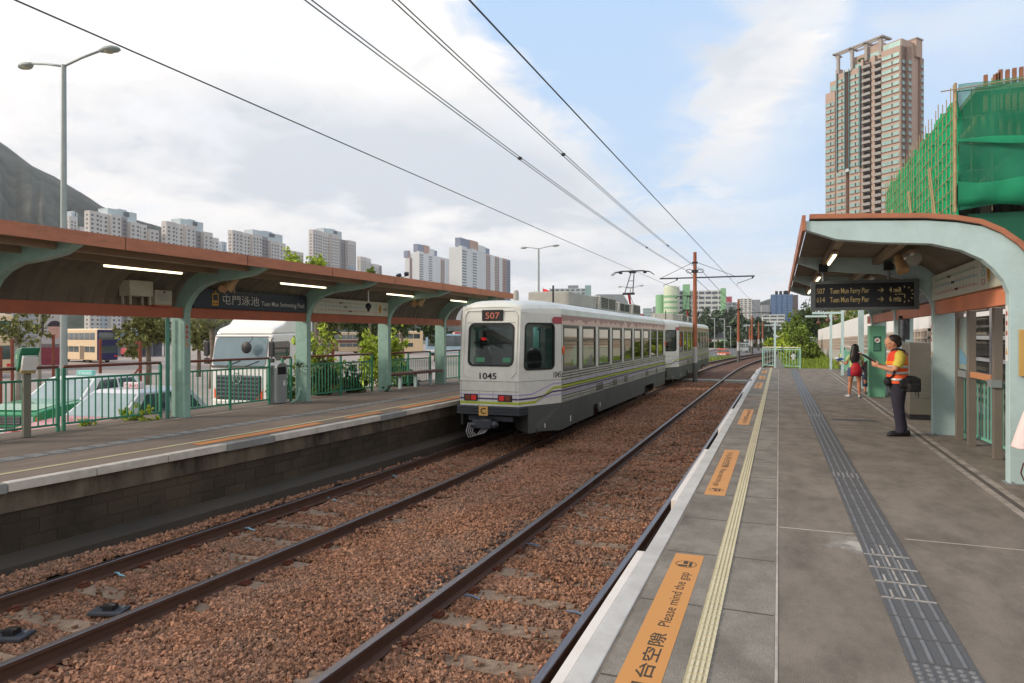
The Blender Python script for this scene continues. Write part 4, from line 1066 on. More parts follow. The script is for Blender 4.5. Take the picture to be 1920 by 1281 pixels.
    # bumper with three ribs
    b = MB()
    for z in (.745, .81, .875): b.prism([(-HR-.10, .25), (-HR-.05, -.07), (HR+.05, -.07), (HR+.12, .25), (HB*.82, .9), (HB*.74, .9), (HR-.1, .1), (-HR+.1, .1)], 'z', z, z+.055)
    b.prism([(-HR-.06, .25), (-HR-.02, -.05), (HR+.02, -.05), (HR+.1, .25), (HR-.1, .14), (-HR+.1, .14)], 'z', .74, .935)
    b.build('bumper', M_bump, t, bevel=.008)
    # destination box
    bx0, bx1, z0_, z1_ = -.22, .30, 2.875, 3.125
    dbx = MB().box(bx0, bx1, yr(3.0)-.03, yr(3.0)+.08, z0_, z1_).build('destination_box', M_black, t, bevel=.006)
    b = MB(); b.text('507', (bx0+.09, yr(3.0)-.033, z0_+.05), (1, 0, 0), (0, 0, 1), .2, width=.35, bold=.01); b.build('route_number', mat('led_orange', (176, 104, 84), .5, emit=(200, 116, 90), estr=.10, var=.15, scale=90), dbx)
    # fleet numbers and letter plate
    b = MB()
    if number: b.text(number, (-.23, -.004, 1.55), (1, 0, 0), (0, 0, 1), .2, width=.42, bold=.012)
    cd = Vector((HB-HR, Y1, 0)).normalized(); o = Vector((HR, 0, 1.55))+Vector((Y1, -(HB-HR), 0)).normalized()*.005+cd*(.80*math.hypot(HB-HR, Y1))
    if number: b.text(number, o, cd, (0, 0, 1), .2, width=.26, bold=.012); b.build('fleet_number', M_black, t)
    pl = MB().box(-.21, .01, -.09, -.068, .725, .935).build('letter_plate', mat('plate_ochre', (206, 164, 96), .5, var=.04), t)
    b = MB(); b.text('C', (-.165, -.0915, .765), (1, 0, 0), (0, 0, 1), .19, width=.13, bold=.02); b.build('letter', M_black, pl)
    # tail lamps
    for x0, flip in ((-.61, 0), (.23, 1)):
        h = MB().box(x0, x0+.34, -.022, .01, 1.05, 1.20).build('tail_lamp', M_black, t, bevel=.004)
        a = MB(); a.box(x0+.03+(0 if flip else .15), x0+.155+(0 if flip else .15), -.03, -.02, 1.07, 1.18); a.build('red_lens', M_lens, h)
        a = MB(); a.box(x0+.18-(0 if flip else .15), x0+.305-(0 if flip else .15), -.03, -.02, 1.07, 1.18); a.build('brown_lens', M_lens2, h)
    # red marker on canted side + orange side lights
    nr = Vector((Y1, -(HB-HR), 0)).normalized()*.006
    b = MB(); pts = []
    def cp(f, z): return Vector((HR+(HB-HR)*f, Y1*f, z))+nr
    for k in range(9):
        a = R(90+180*k/8); pts.append(cp(.82+.05*math.cos(a), 2.90+.08*math.sin(a)))
    pts += [cp(1.0, 2.82), cp(1.0, 2.98)]
    b.poly(pts[::1]); b.build('red_flash', mat('red_flash', (164, 78, 84), .45, var=.04), t)
    for y in (Y1+.06, YE-.15):
        b = MB(); b.ell((HB+.03, y, 2.19), .03, .04, .11, 10, 6); b.build('side_marker_lamp', mat('amber_lens', (214, 92, 36), .3), t, smooth=True)
    # coupler, hoses, bogies
    b = MB(); b.box(-.1, .1, -.35, .4, .52, .66); b.box(-.22, .22, -.42, -.30, .48, .66); b.ell((-.2, -.36, .55), .09, .09, .07); b.ell((.26, -.3, .56), .09, .12, .08); b.box(-.55, .55, .1, .6, .58, .70); b.build('coupler', mat('coupler_steel', (66, 70, 78), .5, .4, var=.2), t, bevel=.01)
    b = MB()
    for k in range(4): b.tube([(-.36+.05*k, -.30, .58), (-.38+.05*k, -.40, .40), (-.30+.06*k, -.44, .27+.02*k), (-.10+.06*k, -.42, .33+.02*k), (.0+.05*k, -.34, .50)], .014, 6)
    b.build('hoses', mat('hose_grey', (120, 120, 124), .6, var=.2), t, smooth=True)
    for yc in (3.6, 14.2):
        b = MB(); b.box(-1.0, 1.0, yc-1.25, yc+1.25, .32, .58); b.box(.98, 1.08, yc-1.2, yc+1.2, .22, .46); b.box(-1.08, -.98, yc-1.2, yc+1.2, .22, .46)
        bg = b.build('bogie', M_rubber, t)
        for dy in (-.95, .95):
            for sx in (-.75, .75):
                w = MB(); w.lathe([(0, -.06), (.33, -.06), (.36, -.05), (.36, .04), (.30, .06), (.12, .06), (.12, .09), (0, .09)] if sx > 0 else [(0, -.09), (.12, -.09), (.12, -.06), (.3, -.06), (.36, -.04), (.36, .05), (.33, .06), (0, .06)], (sx, yc+dy, .36), 24, axis='x'); w.build('wheel', mat('wheel_steel', (74, 68, 64), .5, .6, var=.2), bg, smooth=True, auto=30)
    b = MB(); b.box(-.9, .9, 5.4, 12, .36, .9); b.build('underfloor_equipment', M_dark, t)
    # side hatches on skirt
    b = MB()
    for y, w in ((4.6, .7), (6.6, .55), (8.3, .5), (12.2, .5), (14.6, .3)):
        for k in range(6): b.box(HB+.014, HB+.022, y, y+w, .99+k*.035, 1.012+k*.035)
        for yy in (y-.012, y+w): b.box(HB+.014, HB+.020, yy, yy+.012, .975, 1.20)
    b.build('vent_grilles', M_frame, t)
    MB().box(HB+.004, HB+.012, 2.0, 2.06, .42, .56).box(HB+.004, HB+.012, 5.0, 5.05, .5, .62).box(HB*.82+.0, HB*.82+.01, .74, .79, .40, .50).build('white_labels', M_white, t)
    # roof equipment
    b = MB(); b.box(-.62, .62, 4.3, 7.4, 3.40, 3.80); b.build('roof_unit', M_roofg, t, bevel=.04)
    def louvre(y0, y1, zh):
        b = MB(); b.prism([(y0, 3.40), (y1, 3.40), (y1-.1, zh), (y0+.28, zh)], 'x', -.66, .66)
        h = b.build('roof_unit', M_roofg, t, bevel=.02)
        b = MB()
        for q in range(2):
            for k in range(7): b.box(.66, .668, y0+.38+q*(y1-y0-.5)/2, y0+.38+(q+.88)*(y1-y0-.5)/2, 3.46+k*(zh-3.5)/7, 3.48+k*(zh-3.5)/7+.012)
        for q in range(2):
            for k in range(7):
                f = (k+.5)/7.5; b.obox((-.35+q*.7, y0+.28*f-.012, 3.40+(zh-3.4)*f), .52, .02, .022)
        b.build('louvre', M_black, h)
    louvre(7.5, 10.2, 3.86); louvre(10.4, 12.6, 3.78); louvre(12.9, 14.8, 3.82)
    b = MB(); b.box(.2, .24, 4.05, 4.09, 3.35, 3.95); b.build('antenna', M_black, t)
    b = MB(); b.lathe([(0, 3.34), (.07, 3.34), (.07, 3.60), (.05, 3.66), (0, 3.67)], (.05, 1.6, 0), 12); b.build('roof_vent', M_roofg, t, smooth=True, auto=40)
    for y in (.9, 1.1): pass
    b = MB(); [b.box(.1-.3*k, .2-.3*k, .8, .9, 3.33, 3.385) for k in range(3)]; b.build('roof_brackets', M_black, t)
    # pantograph
    py = 14.6
    pg = MB()
    pg.box(-.5, .5, py+.6, py+1.9, 3.42, 3.50); pg.box(-.2, .2, py+1.5, py+1.9, 3.5, 3.72)
    for s in (-.45, .45):
        pg.lathe([(0, 0), (.05, 0), (.03, .03), (.05, .06), (.03, .09), (0, .1)], (s, py+.7, 3.34), 8)
    pg.tube([(0, py+1.6, 3.55), (0, py+.9, 4.35)], .05, 8)
    base = pg.build('pantograph_base', M_redp, t)
    a = MB()
    for s in (-.14, .14): a.tube([(s*1.3, py+.9, 4.38), (s*.5, py+1.75, 5.38)], .022, 6)
    for f in (.3, .6): a.tube([(-.16*(1.3-.8*f), py+.9+.85*f, 4.38+f), (.16*(1.3-.8*f), py+.9+.85*f, 4.38+f)], .015, 6)
    a.tube([(-.26, py+.9, 4.38), (.26, py+.9, 4.38)], .05, 8); a.tube([(.05, py+1.0, 4.3), (.18, py+1.7, 3.6)], .012, 5)
    a.build('pantograph_arm', M_dark, base)
    h = MB()
    for dy in (-.14, .14): h.tube([(-.95, py+1.75+dy, 5.27), (-.78, py+1.75+dy, 5.40), (-.45, py+1.75+dy, 5.45), (.45, py+1.75+dy, 5.45), (.78, py+1.75+dy, 5.40), (.95, py+1.75+dy, 5.27)], .018, 6)
    h.box(-.14, .14, py+1.6, py+1.9, 5.36, 5.42); h.box(-.6, -.5, py+1.58, py+1.92, 5.34, 5.42); h.box(.5, .6, py+1.58, py+1.92, 5.34, 5.42)
    h.build('collector_head', M_dark, base)
    # interior seen through the cab glass
    i = MB(); yb = 2.6
    i.box(-1.2, 1.2, yb, yb+.05, 1.0, 2.98, 0); i.prism([(-.6, .2), (.6, .2), (1.15, Y1), (1.15, yb-.01), (-1.15, yb-.01), (-1.15, Y1)], 'z', 1.0, 1.05, 0); i.prism([(-.6, .3), (.6, .3), (1.15, Y1), (1.15, yb-.01), (-1.15, yb-.01), (-1.15, Y1)], 'z', 2.96, 2.99, 0)
    i.box(-.02, .26, yb-.9, yb-.8, 1.4, 2.55, 1); i.box(.36, .52, yb-.6, yb-.5, 1.4, 2.75, 1); i.box(-.60, -.52, .6, .7, 1.4, 2.7, 1); i.box(.95, 1.15, 1.2, 1.3, 1.5, 2.7, 1)
    i.box(-.68, .68, .16, .4, 1.5, 1.80, 0); i.box(-.45, .40, .19, .21, 2.66, 2.73, 1); i.box(.9, 1.02, .72, .78, 2.66, 2.71, 1)
    i.box(-.42, -.20, .20, .22, 1.93, 2.03, 2); i.box(.26, .44, .20, .22, 1.93, 2.03, 2)
    i.box(-.60, .60, .5, .55, 2.35, 2.38, 0)
    i.build('cab_interior', [M_intd, M_int, mat('cab_green_card_glow', (72, 190, 128), .5, emit=(80, 190, 130), estr=.35)], t)  # the green cards are given a faint glow, though they are no lamps
    MB().box(-.35, .35, 1.4, 2.3, 2.93, 2.95).build('added_cab_light', mat('added_cab_light', (240, 244, 236), .5, emit=(236, 244, 236), estr=7), t)  # unseen glowing panel, added to brighten the closed cab interior
    i = MB(); i.ell((-.28, .35, 2.46), .07, .05, .035); i.build('red_cab_lamp', mat('red_lamp', (230, 40, 40), .4, emit=(240, 40, 40), estr=1.0), t, smooth=True)
    i = MB(); i.ell((-.48, .75, 2.35), .16, .10, .15); i.loft([[(-.5+.22*math.cos(a), .8+.13*math.sin(a), 1.5) for a in np.linspace(0, 6.28, 12, endpoint=False)], [(-.48+.24*math.cos(a), .8+.13*math.sin(a), 2.0) for a in np.linspace(0, 6.28, 12, endpoint=False)], [(-.46+.12*math.cos(a), .8+.1*math.sin(a), 2.26) for a in np.linspace(0, 6.28, 12, endpoint=False)]])
    i.ell((.62, 1.3, 1.95), .2, .2, .3); i.build('cab_seat', M_black, t, smooth=True)
    if not rear_detail: pass
    return t
TX = -6.14
tram('white tram car 1045 with lit route box 507, closest to the camera', (TX, 14.25, 0), '1045', True, 'coupled tram cars')
tram('white tram car coupled ahead of 1045, partly behind the rusty pole', (TX+.02, 34.6, 0), '', False, 'coupled tram cars')
# ================================================================ PLATFORM FURNITURE, FENCES, PEOPLE
def railing(label, p0, p1, h, posts, mt, group, top=None, pickets=.125, z=.9, name='green_railing', rail_over=.16, cat='railing'):
    p0, p1 = Vector((*p0, z)), Vector((*p1, z)); d = p1-p0; L_ = d.length; rz = math.atan2(d.y, d.x)
    t = thing(name, label, cat, p0, rz, group)
    po = None
    ps = [L_*k/(posts-1) for k in range(posts)]
    for x in ps:
        if po is None: po = o = MB().box(-.025, .025, -.025, .025, 0, h+(rail_over if top else 0)).build('post', mt, t, bevel=.004)
        else: o = po.copy(); col.objects.link(o); o.parent = t
        o.location = (x, 0, 0)
    b = MB(); b.box(.026, L_-.026, -.018, .018, h-.05, h-.012); b.box(.026, L_-.026, -.018, .018, .10, .135)
    b.build('rails', mt, t)
    b = MB(); x = pickets*.6
    while x < L_-.04:
        if min(abs(x-q) for q in ps) > .05: b.box(x-.009, x+.009, -.009, .009, .136, h-.051)
        x += pickets
    b.build('pickets', mt, t)
    if top: MB().tube([(0, 0, h+rail_over+.02), (L_, 0, h+rail_over+.02)], .028, 8).build('handrail', top, t, smooth=True)
    return t
# far platform railings between the pillars
lf = lambda s, t: LW(s, t, 0).xy
gl = 'green railings behind the far platform'
railing('green railing in front of the parked taxis, far left', lf(.42, -5.2), lf(.42, -2.3), .92, 3, M_green, gl, M_rail_red)
railing('green railing in front of the silver roofed taxi, left of the first tall pillar', lf(.42, -2.2), lf(.42, -.28), .92, 2, M_green, gl, M_rail_red)
railing('green railing in front of the white truck', lf(.42, .3), lf(.42, 2.7), .92, 3, M_green, gl, M_rail_red)
railing('short green railing right of the grey litter bin', lf(.42, 3.15), lf(.42, 3.45), .92, 2, M_green, gl, M_rail_red)
railing('green railing under the white route sign with bushes behind', lf(.42, 3.95), lf(.42, 6.9), .92, 3, M_green, gl, M_rail_red)
railing('green railing behind the far platform bench', lf(.42, 7.5), lf(.42, 10.3), .92, 3, M_green, gl, M_rail_red)
railing('green railing left of the tram at the far end of the far platform', lf(.42, 10.9), lf(.42, 15.5), .92, 4, M_green, gl, M_rail_red)
# litter bin
q = LW(.36, 2.92, 0)
lb = thing('litter_bin', 'grey metal litter bin with an open hood in the far platform railing', 'litter bin', q, LA); lb.scale = (.8, .72, .84)
b = MB(); b.box(-.18, .18, -.24, .24, .02, .84)
b.build('bin_body', M_grey, lb, bevel=.02)
b = MB(); b.prism([(-.24, 1.05), (-.24, 1.10), (-.1, 1.17), (.1, 1.17), (.24, 1.10), (.24, 1.05)], 'x', -.19, .19); b.box(-.18, .18, -.24, -.20, .84, 1.06); b.box(-.18, .18, .20, .24, .84, 1.06); b.build('bin_hood', M_steel, lb, bevel=.01)
MB().box(-.17, .15, -.2, .2, .84, 1.04).build('bin_opening', M_black, lb)
n_ = MB().box(.181, .186, .05, .15, .52, .66).build('notice', M_white, lb); MB().box(.187, .189, .10, .13, .60, .63).build('red_mark', mat('notice_red', (186, 92, 84)), n_)
# card reader post at the left
q = G(50, 820, .9)
cr = thing('card_reader', 'green hooded card reader on a post at the left end of the far platform', 'card reader', q, -.35)
MB().box(-.055, .055, -.05, .05, 0, 1.06).build('post', mat('reader_post', (112, 112, 98), .6, var=.1), cr, bevel=.006)
b = MB(); b.prism([(-.13, 1.18), (-.15, 1.36), (.02, 1.43), (.22, 1.45), (.26, 1.42), (.15, 1.33), (.06, 1.12), (-.06, 1.05)], 'y', -.13, .13); b.build('hood', mat('reader_green', (36, 128, 92), .35, coat=.4, var=.05), cr, bevel=.02)
b = MB(); n = 18; b.poly([(-.015+.052*math.cos(2*math.pi*k/n), -.133, 1.30+.045*math.sin(2*math.pi*k/n)) for k in range(n)]); b.build('round_logo', mat('reader_logo', (150, 196, 150), .5), cr)
b = MB(); b.obox((.155, 0, 1.20), .09, .2, .24, 0, 0, 0, .45); b.build('reader_face', M_white, cr, bevel=.01)
b = MB(); b.obox((.07, 0, 1.12), .12, .2, .16, 0, 0, 0, .3); b.build('reader_body', mat('reader_ochre', (170, 150, 96), .5), cr, bevel=.01)
# bench
q0 = LW(.15, 7.45, 0)
bn = thing('platform_bench', 'brown plank bench on pale green legs between two far platform pillars', 'bench', q0, LA)
MB().box(-.18, .18, 0, 2.95, .42, .50).build('seat', mat('bench_brown', (108, 74, 62), .6, var=.15, scale=5), bn, bevel=.01)
o0 = None
for y in (.55, 1.45, 2.4):
    if o0 is None: o = o0 = MB().box(-.05, .05, -.04, .04, 0, .42).build('leg', M_mint, bn, bevel=.004)
    else: o = o0.copy(); col.objects.link(o); o.parent = bn
    o.location = (0, y, 0)
# green sloping drain pipe at the foot of pillar two
b = MB(); a = LW(.1, 3.38, .06); c = LW(.28, 3.1, .02)
b.tube([LW(.28, 3.62, .45), LW(.2, 3.5, .22), LW(.12, 3.3, .06), LW(.05, 3.05, .03)], .03, 8, 0)
tag(b.build('drain_pipe', M_teal), 'pale green pipe at the foot of the second far pillar', 'pipe')
b = MB(); b.tube([LW(.34, -.16, .0), LW(.34, -.16, 2.0)], .025, 8); b.tube([LW(.30, -.24, .0), LW(.30, -.24, 2.0)], .018, 8)
tag(b.build('conduit', mat('conduit_teal', (84, 140, 128), .5)), 'teal conduits running up beside the first far pillar', 'pipe')
# ---------- right side
M_stl = mat('brushed_steel', (150, 142, 132), .38, .75, var=.08, scale=3, stretch=(1, 1, 8))
tm = thing('ticket_machine', 'tall brushed steel ticket machine behind the worker', 'ticket machine', (2.52, 15.6, .9), 0)
MB().box(-.17, .22, -.42, .42, .10, 1.50).build('machine_body', M_stl, tm, bevel=.012)
MB().box(-.15, .20, -.40, .40, 0, .10).build('plinth', M_dark, tm)
MB().box(-.15, .2, -.425, -.42, .42, .425).build('panel_line', M_dark, tm); MB().box(-.185, -.17, -.3, .3, .75, 1.3).build('screen_panel', M_dark, tm, bevel=.004)
gt = thing('information_totem', 'bright green information totem with a dark notice beyond the worker', 'totem', (2.43, 20.6, .9), 0)
MB().box(-.19, .19, -.20, .20, 0, 1.90).build('totem_body', mat('totem_green', (108, 170, 138), .45, var=.04), gt, bevel=.012)
nt_ = MB().box(-.09, .09, -.208, -.201, 1.22, 1.62).build('notice', mat('notice_dark_green', (46, 96, 80), .4), gt)
b = MB(); n = 24
b.poly([(.0+.068*math.cos(2*math.pi*k/n), -.2095, 1.51+.068*math.sin(2*math.pi*k/n)) for k in range(n)], 0)
for k in range(5): b.box(-.07, .07-.02*(k % 2), -.2098, -.2085, 1.26+k*.032, 1.272+k*.032, 1)
b.box(-.03, .03, -.2112, -.2098, 1.49, 1.54, 2); b.box(-.045, -.01, -.2113, -.2099, 1.46, 1.51, 1)
b.build('notice_print', [M_white, mat('notice_print_green', (110, 160, 140)), mat('notice_red', (186, 92, 84))], nt_)
MB().box(-.10, .10, -.22, .20, 0, 1.88).build
# dark equipment on the pillar behind the ticket machine
wb = thing('wall_unit', 'dark narrow screen unit on the frame behind the ticket machine', 'screen', (2.42, 16.2, 2.45), 0)
MB().box(-.1, .1, -.06, .06, 0, .50).build('unit_case', mat('unit_case', (70, 78, 84), .4, .3), wb, bevel=.01); MB().box(-.085, .05, -.066, -.06, .04, .46).build('unit_screen', M_dglass, wb); MB().tube([(0, .03, .5), (0, .03, .9)], .02, 8).build('unit_bracket', M_grey, wb); MB().tube([(0, .03, -1.55), (0, .03, 0)], .03, 8).build('unit_stand', M_grey, wb)
gr = 'green railings behind the near platform'
railing('green railing seen between the two nearest near platform pillars', (2.86, 10.9), (2.74, 12.75), 1.0, 2, M_greenR, gr, None, .14)
railing('short green railing left of the glass advert frame', (2.98, 9.2), (2.90, 10.6), 1.0, 2, M_greenR, gr, None, .14)
railing('green railing behind the worker, right of the ticket machine', (2.80, 13.4), (2.80, 16.9), 1.0, 3, M_greenR, gr, None, .14)
railing('green railing with a pale top bar behind the girl', (2.95, 21.5), (3.0, 29.5), .98, 5, M_greenR, gr, M_cop, .14)
railing('green railing beyond the last thin posts', (2.9, 30), (2.8, 36.8), .98, 4, M_greenR, gr, M_cop, .14)
# advert frame of grey brown posts with a glass panel
M_post = mat('grey_brown_post', (132, 122, 112), .5, .3, var=.08)
af = thing('advert_frame', 'grey brown metal frame with a glass advert panel behind the near railing', 'advert frame', (2.66, 11.3, .9), 0)
o0 = None
for x, y in ((-.02, 1.25), (-.0, .62), (.03, -.55)):
    if o0 is None: o = o0 = MB().box(-.05, .05, -.05, .05, 0, 2.0).build('post', M_post, af, bevel=.004)
    else: o = o0.copy(); col.objects.link(o); o.parent = af
    o.location = (x, y, 0)
MB().box(-.03, .03, .66, 1.2, 1.12, 1.92).build('glass_panel', mat('etched_glass', (150, 166, 158), .2, var=.05, spec=.8), af)
b = MB(); b.add([(-.034, 1.18, 1.2), (-.034, .70, 1.2), (-.034, .70, 1.28), (-.034, 1.18, 1.45)], [(0, 1, 2, 3)]); b.build('blue_design', mat('advert_blue', (110, 160, 186), .4), af)
MB().box(-.03, .03, -.48, .56, 1.02, 1.10).build('orange_band', mat('orange_band', (206, 142, 98), .5), af)
b = MB(); b.box(-.06, .06, -.64, -.45, .95, 1.05); b.box(-.06, .06, .68, 1.18, 1.0, 1.10); b.build('brackets', M_grey, af)
gb = thing('green_funnel', 'small green funnel shaped bin hood by the nearest pillar', 'bin', (2.86, 10.25, .9), 0)
MB().lathe([(0, .0), (.04, 0), (.04, 1.05), (.12, 1.35), (.11, 1.35), (0, 1.1)], (0, 0, 0), 12).build('hood', mat('funnel_green', (70, 160, 130), .5), gb, smooth=True, auto=40)
# thin posts with goose neck lamps past the canopy
def gpost(x, y, label, arm=True, h=2.68, w=.055):
    t = thing('platform_post', label, 'post', (x, y, .9), 0, 'pale blue green posts past the near canopy')
    MB().box(-w, w, -w, w, 0, h).build('post', M_mint, t, bevel=.006)
    if arm:
        MB().box(-1.15, -w, -.03, .03, h-.14, h-.05).build('arm', M_mint, t)
        c = MB(); c.lathe([(0, -.36), (.07, -.35), (.1, -.28), (.09, -.22), (.03, -.18), (.03, 0), (0, 0)], (-.55, 0, h-.14), 14); c.build('dome_camera', mat('camera_brown', (96, 66, 52), .4), t, smooth=True)
    return t
gpost(2.34, 36.4, 'thin pale post with a dome camera arm, farthest of the three beyond the girl')
gpost(2.44, 31.2, 'thin pale post with a dome camera arm in the middle, left of the girl')
gpost(2.36, 23.6, 'thicker pale post directly behind the girl', False, 2.95, .075)
gpost(-.19, 37.0, 'single pale post rising from the near platform end fence', False, 2.35, .05)
b = MB()
sb_ = thing('platform_bench', 'pinkish slab bench by the far green railing of the near platform', 'bench', (2.75, 26.2, .9), 0)
MB().box(-.42, .1, -1.4, 1.6, .40, .48).build('seat', mat('bench_pink', (176, 122, 108), .6), sb_, bevel=.01)
o0 = None
for y in (-1.1, 1.3):
    if o0 is None: o = o0 = MB().box(-.3, 0, -.05, .05, 0, .40).build('leg', M_mint, sb_)
    else: o = o0.copy(); col.objects.link(o); o.parent = sb_
    o.location = (0, y, 0)
# end fence
M_fen = mat('faded_green_fence', (150, 196, 180), .5)
railing('pale green end fence closing the near platform', (-.78, 37.9), (.98, 36.7), .98, 2, M_fen, 'green railings behind the near platform', M_cop, .16, rail_over=.04)
b = MB(); b.prism([(-.25, .0), (.25, .0), (-.05, .75), (-.25, .85)], 'x', -.02, .02)
eg = MB(); eg.prism([(0, .9), (.42, .9), (.14, 1.45), (0, 1.6)], 'y', 36.4, 36.44); eg_ = eg.build('wheelchair_ramp', M_steel, loc=(0, 0, 0)); eg_.location = (-.15, 0, 0)
tag(eg_, 'grey folded metal plate leaning at the foot of the end post', 'ramp')
# noise barrier / covered way behind the near platform
BX0, BY0, BX1, BY1 = 4.15, 3.0, 3.85, 80.0
def bar_pt(y, f): return BX0+(BX1-BX0)*(y-BY0)/(BY1-BY0)
nbz = lambda y, a, b_: a+(b_-a)*(y-BY0)/(BY1-BY0)
nb = thing('noise_barrier', 'long noise barrier with white top panels and beige lattice behind the near platform', 'noise barrier', (4, 40, .2), 0)
M_nbw = mat('barrier_white', (236, 234, 232), .5, var=.03, scale=.4)
M_nbb = mat('barrier_beige', (190, 176, 162), .7, var=.08)
M_nbp = mat('barrier_panel', (184, 182, 172), .7, var=.08, scale=1)
M_nbd = mat('barrier_dark', (74, 72, 68), .8, var=.2)
y = 23.0
b = MB(); lt = MB(); pn = MB(); dk = MB()
while y < 79:
    y2 = min(y+2.0, 80); x, x2 = bar_pt(y, 0), bar_pt(y2, 0)
    za, zb_ = nbz(y, 3.95, 3.15), nbz(y2, 3.95, 3.15); wa, wb2 = nbz(y, 2.95, 2.05), nbz(y2, 2.95, 2.05); la, lb_ = nbz(y, 1.95, 1.25), nbz(y2, 1.95, 1.25)
    b.add([(x, y+.02, wa), (x2, y2-.0, wb2), (x2, y2, zb_), (x, y+.02, za), (x+.1, y+.02, wa), (x2+.1, y2, wb2), (x2+.1, y2, zb_), (x+.1, y+.02, za)], [(0, 3, 2, 1), (3, 7, 6, 2), (4, 5, 6, 7), (0, 4, 7, 3), (0, 1, 5, 4)])
    dk.add([(x+.12, y, la-.1), (x2+.12, y2, lb_-.1), (x2+.12, y2, wb2+.1), (x+.12, y, wa+.1)], [(0, 3, 2, 1)])
    for k in range(5):
        f = k/4; z1, z2 = la+(wa-la)*f, lb_+(wb2-lb_)*f; h = .05 if 0 < k < 4 else .09
        lt.add([(x-.02, y, z1-h/2), (x2-.02, y2, z2-h/2), (x2-.02, y2, z2+h/2), (x-.02, y, z1+h/2), (x+.08, y, z1-h/2), (x2+.08, y2, z2-h/2), (x2+.08, y2, z2+h/2), (x+.08, y, z1+h/2)], [(0, 3, 2, 1), (3, 7, 6, 2), (0, 1, 5, 4), (0, 4, 7, 3)])
    for k in range(4):
        yy = y+k*.5; lt.box(x-.03, x+.07, yy, yy+.09, la-.05, wa+.03)
    for k in range(5):
        yy = y+k*.4; pn.box(x-.02, x+.05, yy+.01, yy+.385, -.4, la-.06)
    y = y2
b.build('white_top_panels', M_nbw, nb, world=True); lt.build('lattice', M_nbb, nb, world=True); pn.build('lower_panels', M_nbp, nb, world=True); dk.build('lattice_backing', mat('barrier_grey', (128, 122, 112), .8, var=.15), nb, world=True)
wk = thing('louvred_walkway', 'covered walkway with grey louvres and white rails behind the near canopy', 'walkway', (4.3, 12, 0), 0)
b = MB(); 
y = 3.0
rw = MB(); pw = MB(); lv = MB()
for z, h in ((3.62, .10), (2.96, .10), (2.45, .08), (1.98, .07)): rw.box(4.12, 4.2, 3, 22.9, z, z+h)
lv.box(4.5, 4.55, 3, 22.9, .6, 3.6, 0)
for k in range(12): lv.box(4.3, 4.42, 3, 22.9, 1.05+.21*k, 1.09+.21*k, 1)
y = 3.2
while y < 23: pw.box(4.02, 4.14, y, y+.12, -.2, 3.72); pw.box(4.6, 4.7, y+1, y+1.1, -.2, 3.6); y += 1.9
pw.box(4.05, 4.15, 3, 22.9, .6, 1.0)
rw.build('white_rails', M_nbw, wk, world=True); lv.build('louvres', [mat('louvre_backing', (150, 144, 134), .8, var=.2, scale=1.5), mat('louvre_blade', (104, 100, 96), .6, var=.2)], wk, world=True); pw.build('walkway_posts', mat('walkway_post_grey', (150, 148, 150), .5, var=.1), wk, world=True)
pp = MB(); pp.tube([(3.35, 3, 3.55), (3.35, 12.2, 3.55), (3.33, 12.5, 3.45), (3.33, 12.5, 2.2)], .035, 8); pp.tube([(3.45, 12.7, 3.6), (3.42, 12.75, 2.9), (3.5, 12.7, 2.4), (3.42, 12.75, .9)], .03, 6)
tag(pp.build('service_pipe', M_white, smooth=True), 'white service pipe and hose running under the near orange beam', 'pipe')
b = MB(); b.box(3.95, 30, -5, 90, -.6, -.1); tag(b.build('side_road', M_road), kind='structure')
# ================================================================ PEOPLE
M_skin = mat('skin', (206, 150, 120), .55, var=.05, scale=8)
M_skin2 = mat('skin_tanned', (186, 128, 98), .55, var=.05, scale=8)
M_hair = mat('black_hair', (28, 22, 22), .45, var=.2, scale=40, stretch=(1, 1, .2))
def remeshed(mb, name, m, parent, voxel=.008, smooth=2):
    o = mb.build(name, m, parent)
    r = o.modifiers.new('r', 'REMESH'); r.mode = 'VOXEL'; r.voxel_size = voxel; r.use_smooth_shade = True
    if smooth:
        s = o.modifiers.new('s', 'SMOOTH'); s.iterations = smooth; s.factor = .5
    return o
def ring(c, rx, ry, n=16, tilt=None, rot=0):
    c = Vector(c); out = []
    for k in range(n):
        a = 2*math.pi*k/n+rot; p = Vector((rx*math.cos(a), ry*math.sin(a), 0))
        if tilt is not None: p = tilt @ p
        out.append(c+p)
    return out
def limb(b, pts, rs, n=12): b.tube(pts, rs, n)
def head(b, c, r=.10, face=(0, 1, 0)):
    """head ellipsoid with jaw, nose, ears; face direction in the horizontal plane, c = centre"""
    c = Vector(c); f = Vector(face).normalized(); s = Vector((0, 0, 1)).cross(f).normalized(); u = f.cross(s)
    M = Matrix((s, f, u)).transposed(); k = r/.10
    b.ell(c, .076*k, .095*k, .115*k, 16, 12, M=M)
    b.ell(c+f*.02*k-u*.055*k, .055*k, .062*k, .06*k, 12, 8, M=M)                 # jaw
    b.ell(c+f*.062*k-u*.098*k, .022*k, .018*k, .016*k, 8, 6, M=M)               # chin
    b.loft([[c+f*.088*k+u*.012*k+s*.008*k, c+f*.088*k+u*.012*k-s*.008*k, c+f*.07*k+u*.012*k], [c+f*.116*k-u*.03*k+s*.017*k, c+f*.116*k-u*.03*k-s*.017*k, c+f*.07*k-u*.035*k]])  # nose
    b.ell(c+f*.088*k-u*.058*k, .025*k, .014*k, .009*k, 8, 5, M=M)               # lips
    for sg in (-1, 1):
        b.ell(c+s*sg*.078*k-f*.008*k-u*.005*k, .010*k, .020*k, .032*k, 8, 6, M=M)  # ears
    for sg in (-1, 1): b.ell(c+f*.082*k+s*sg*.03*k+u*.022*k, .022*k, .012*k, .008*k, 8, 5, M=M)  # brows
    return M
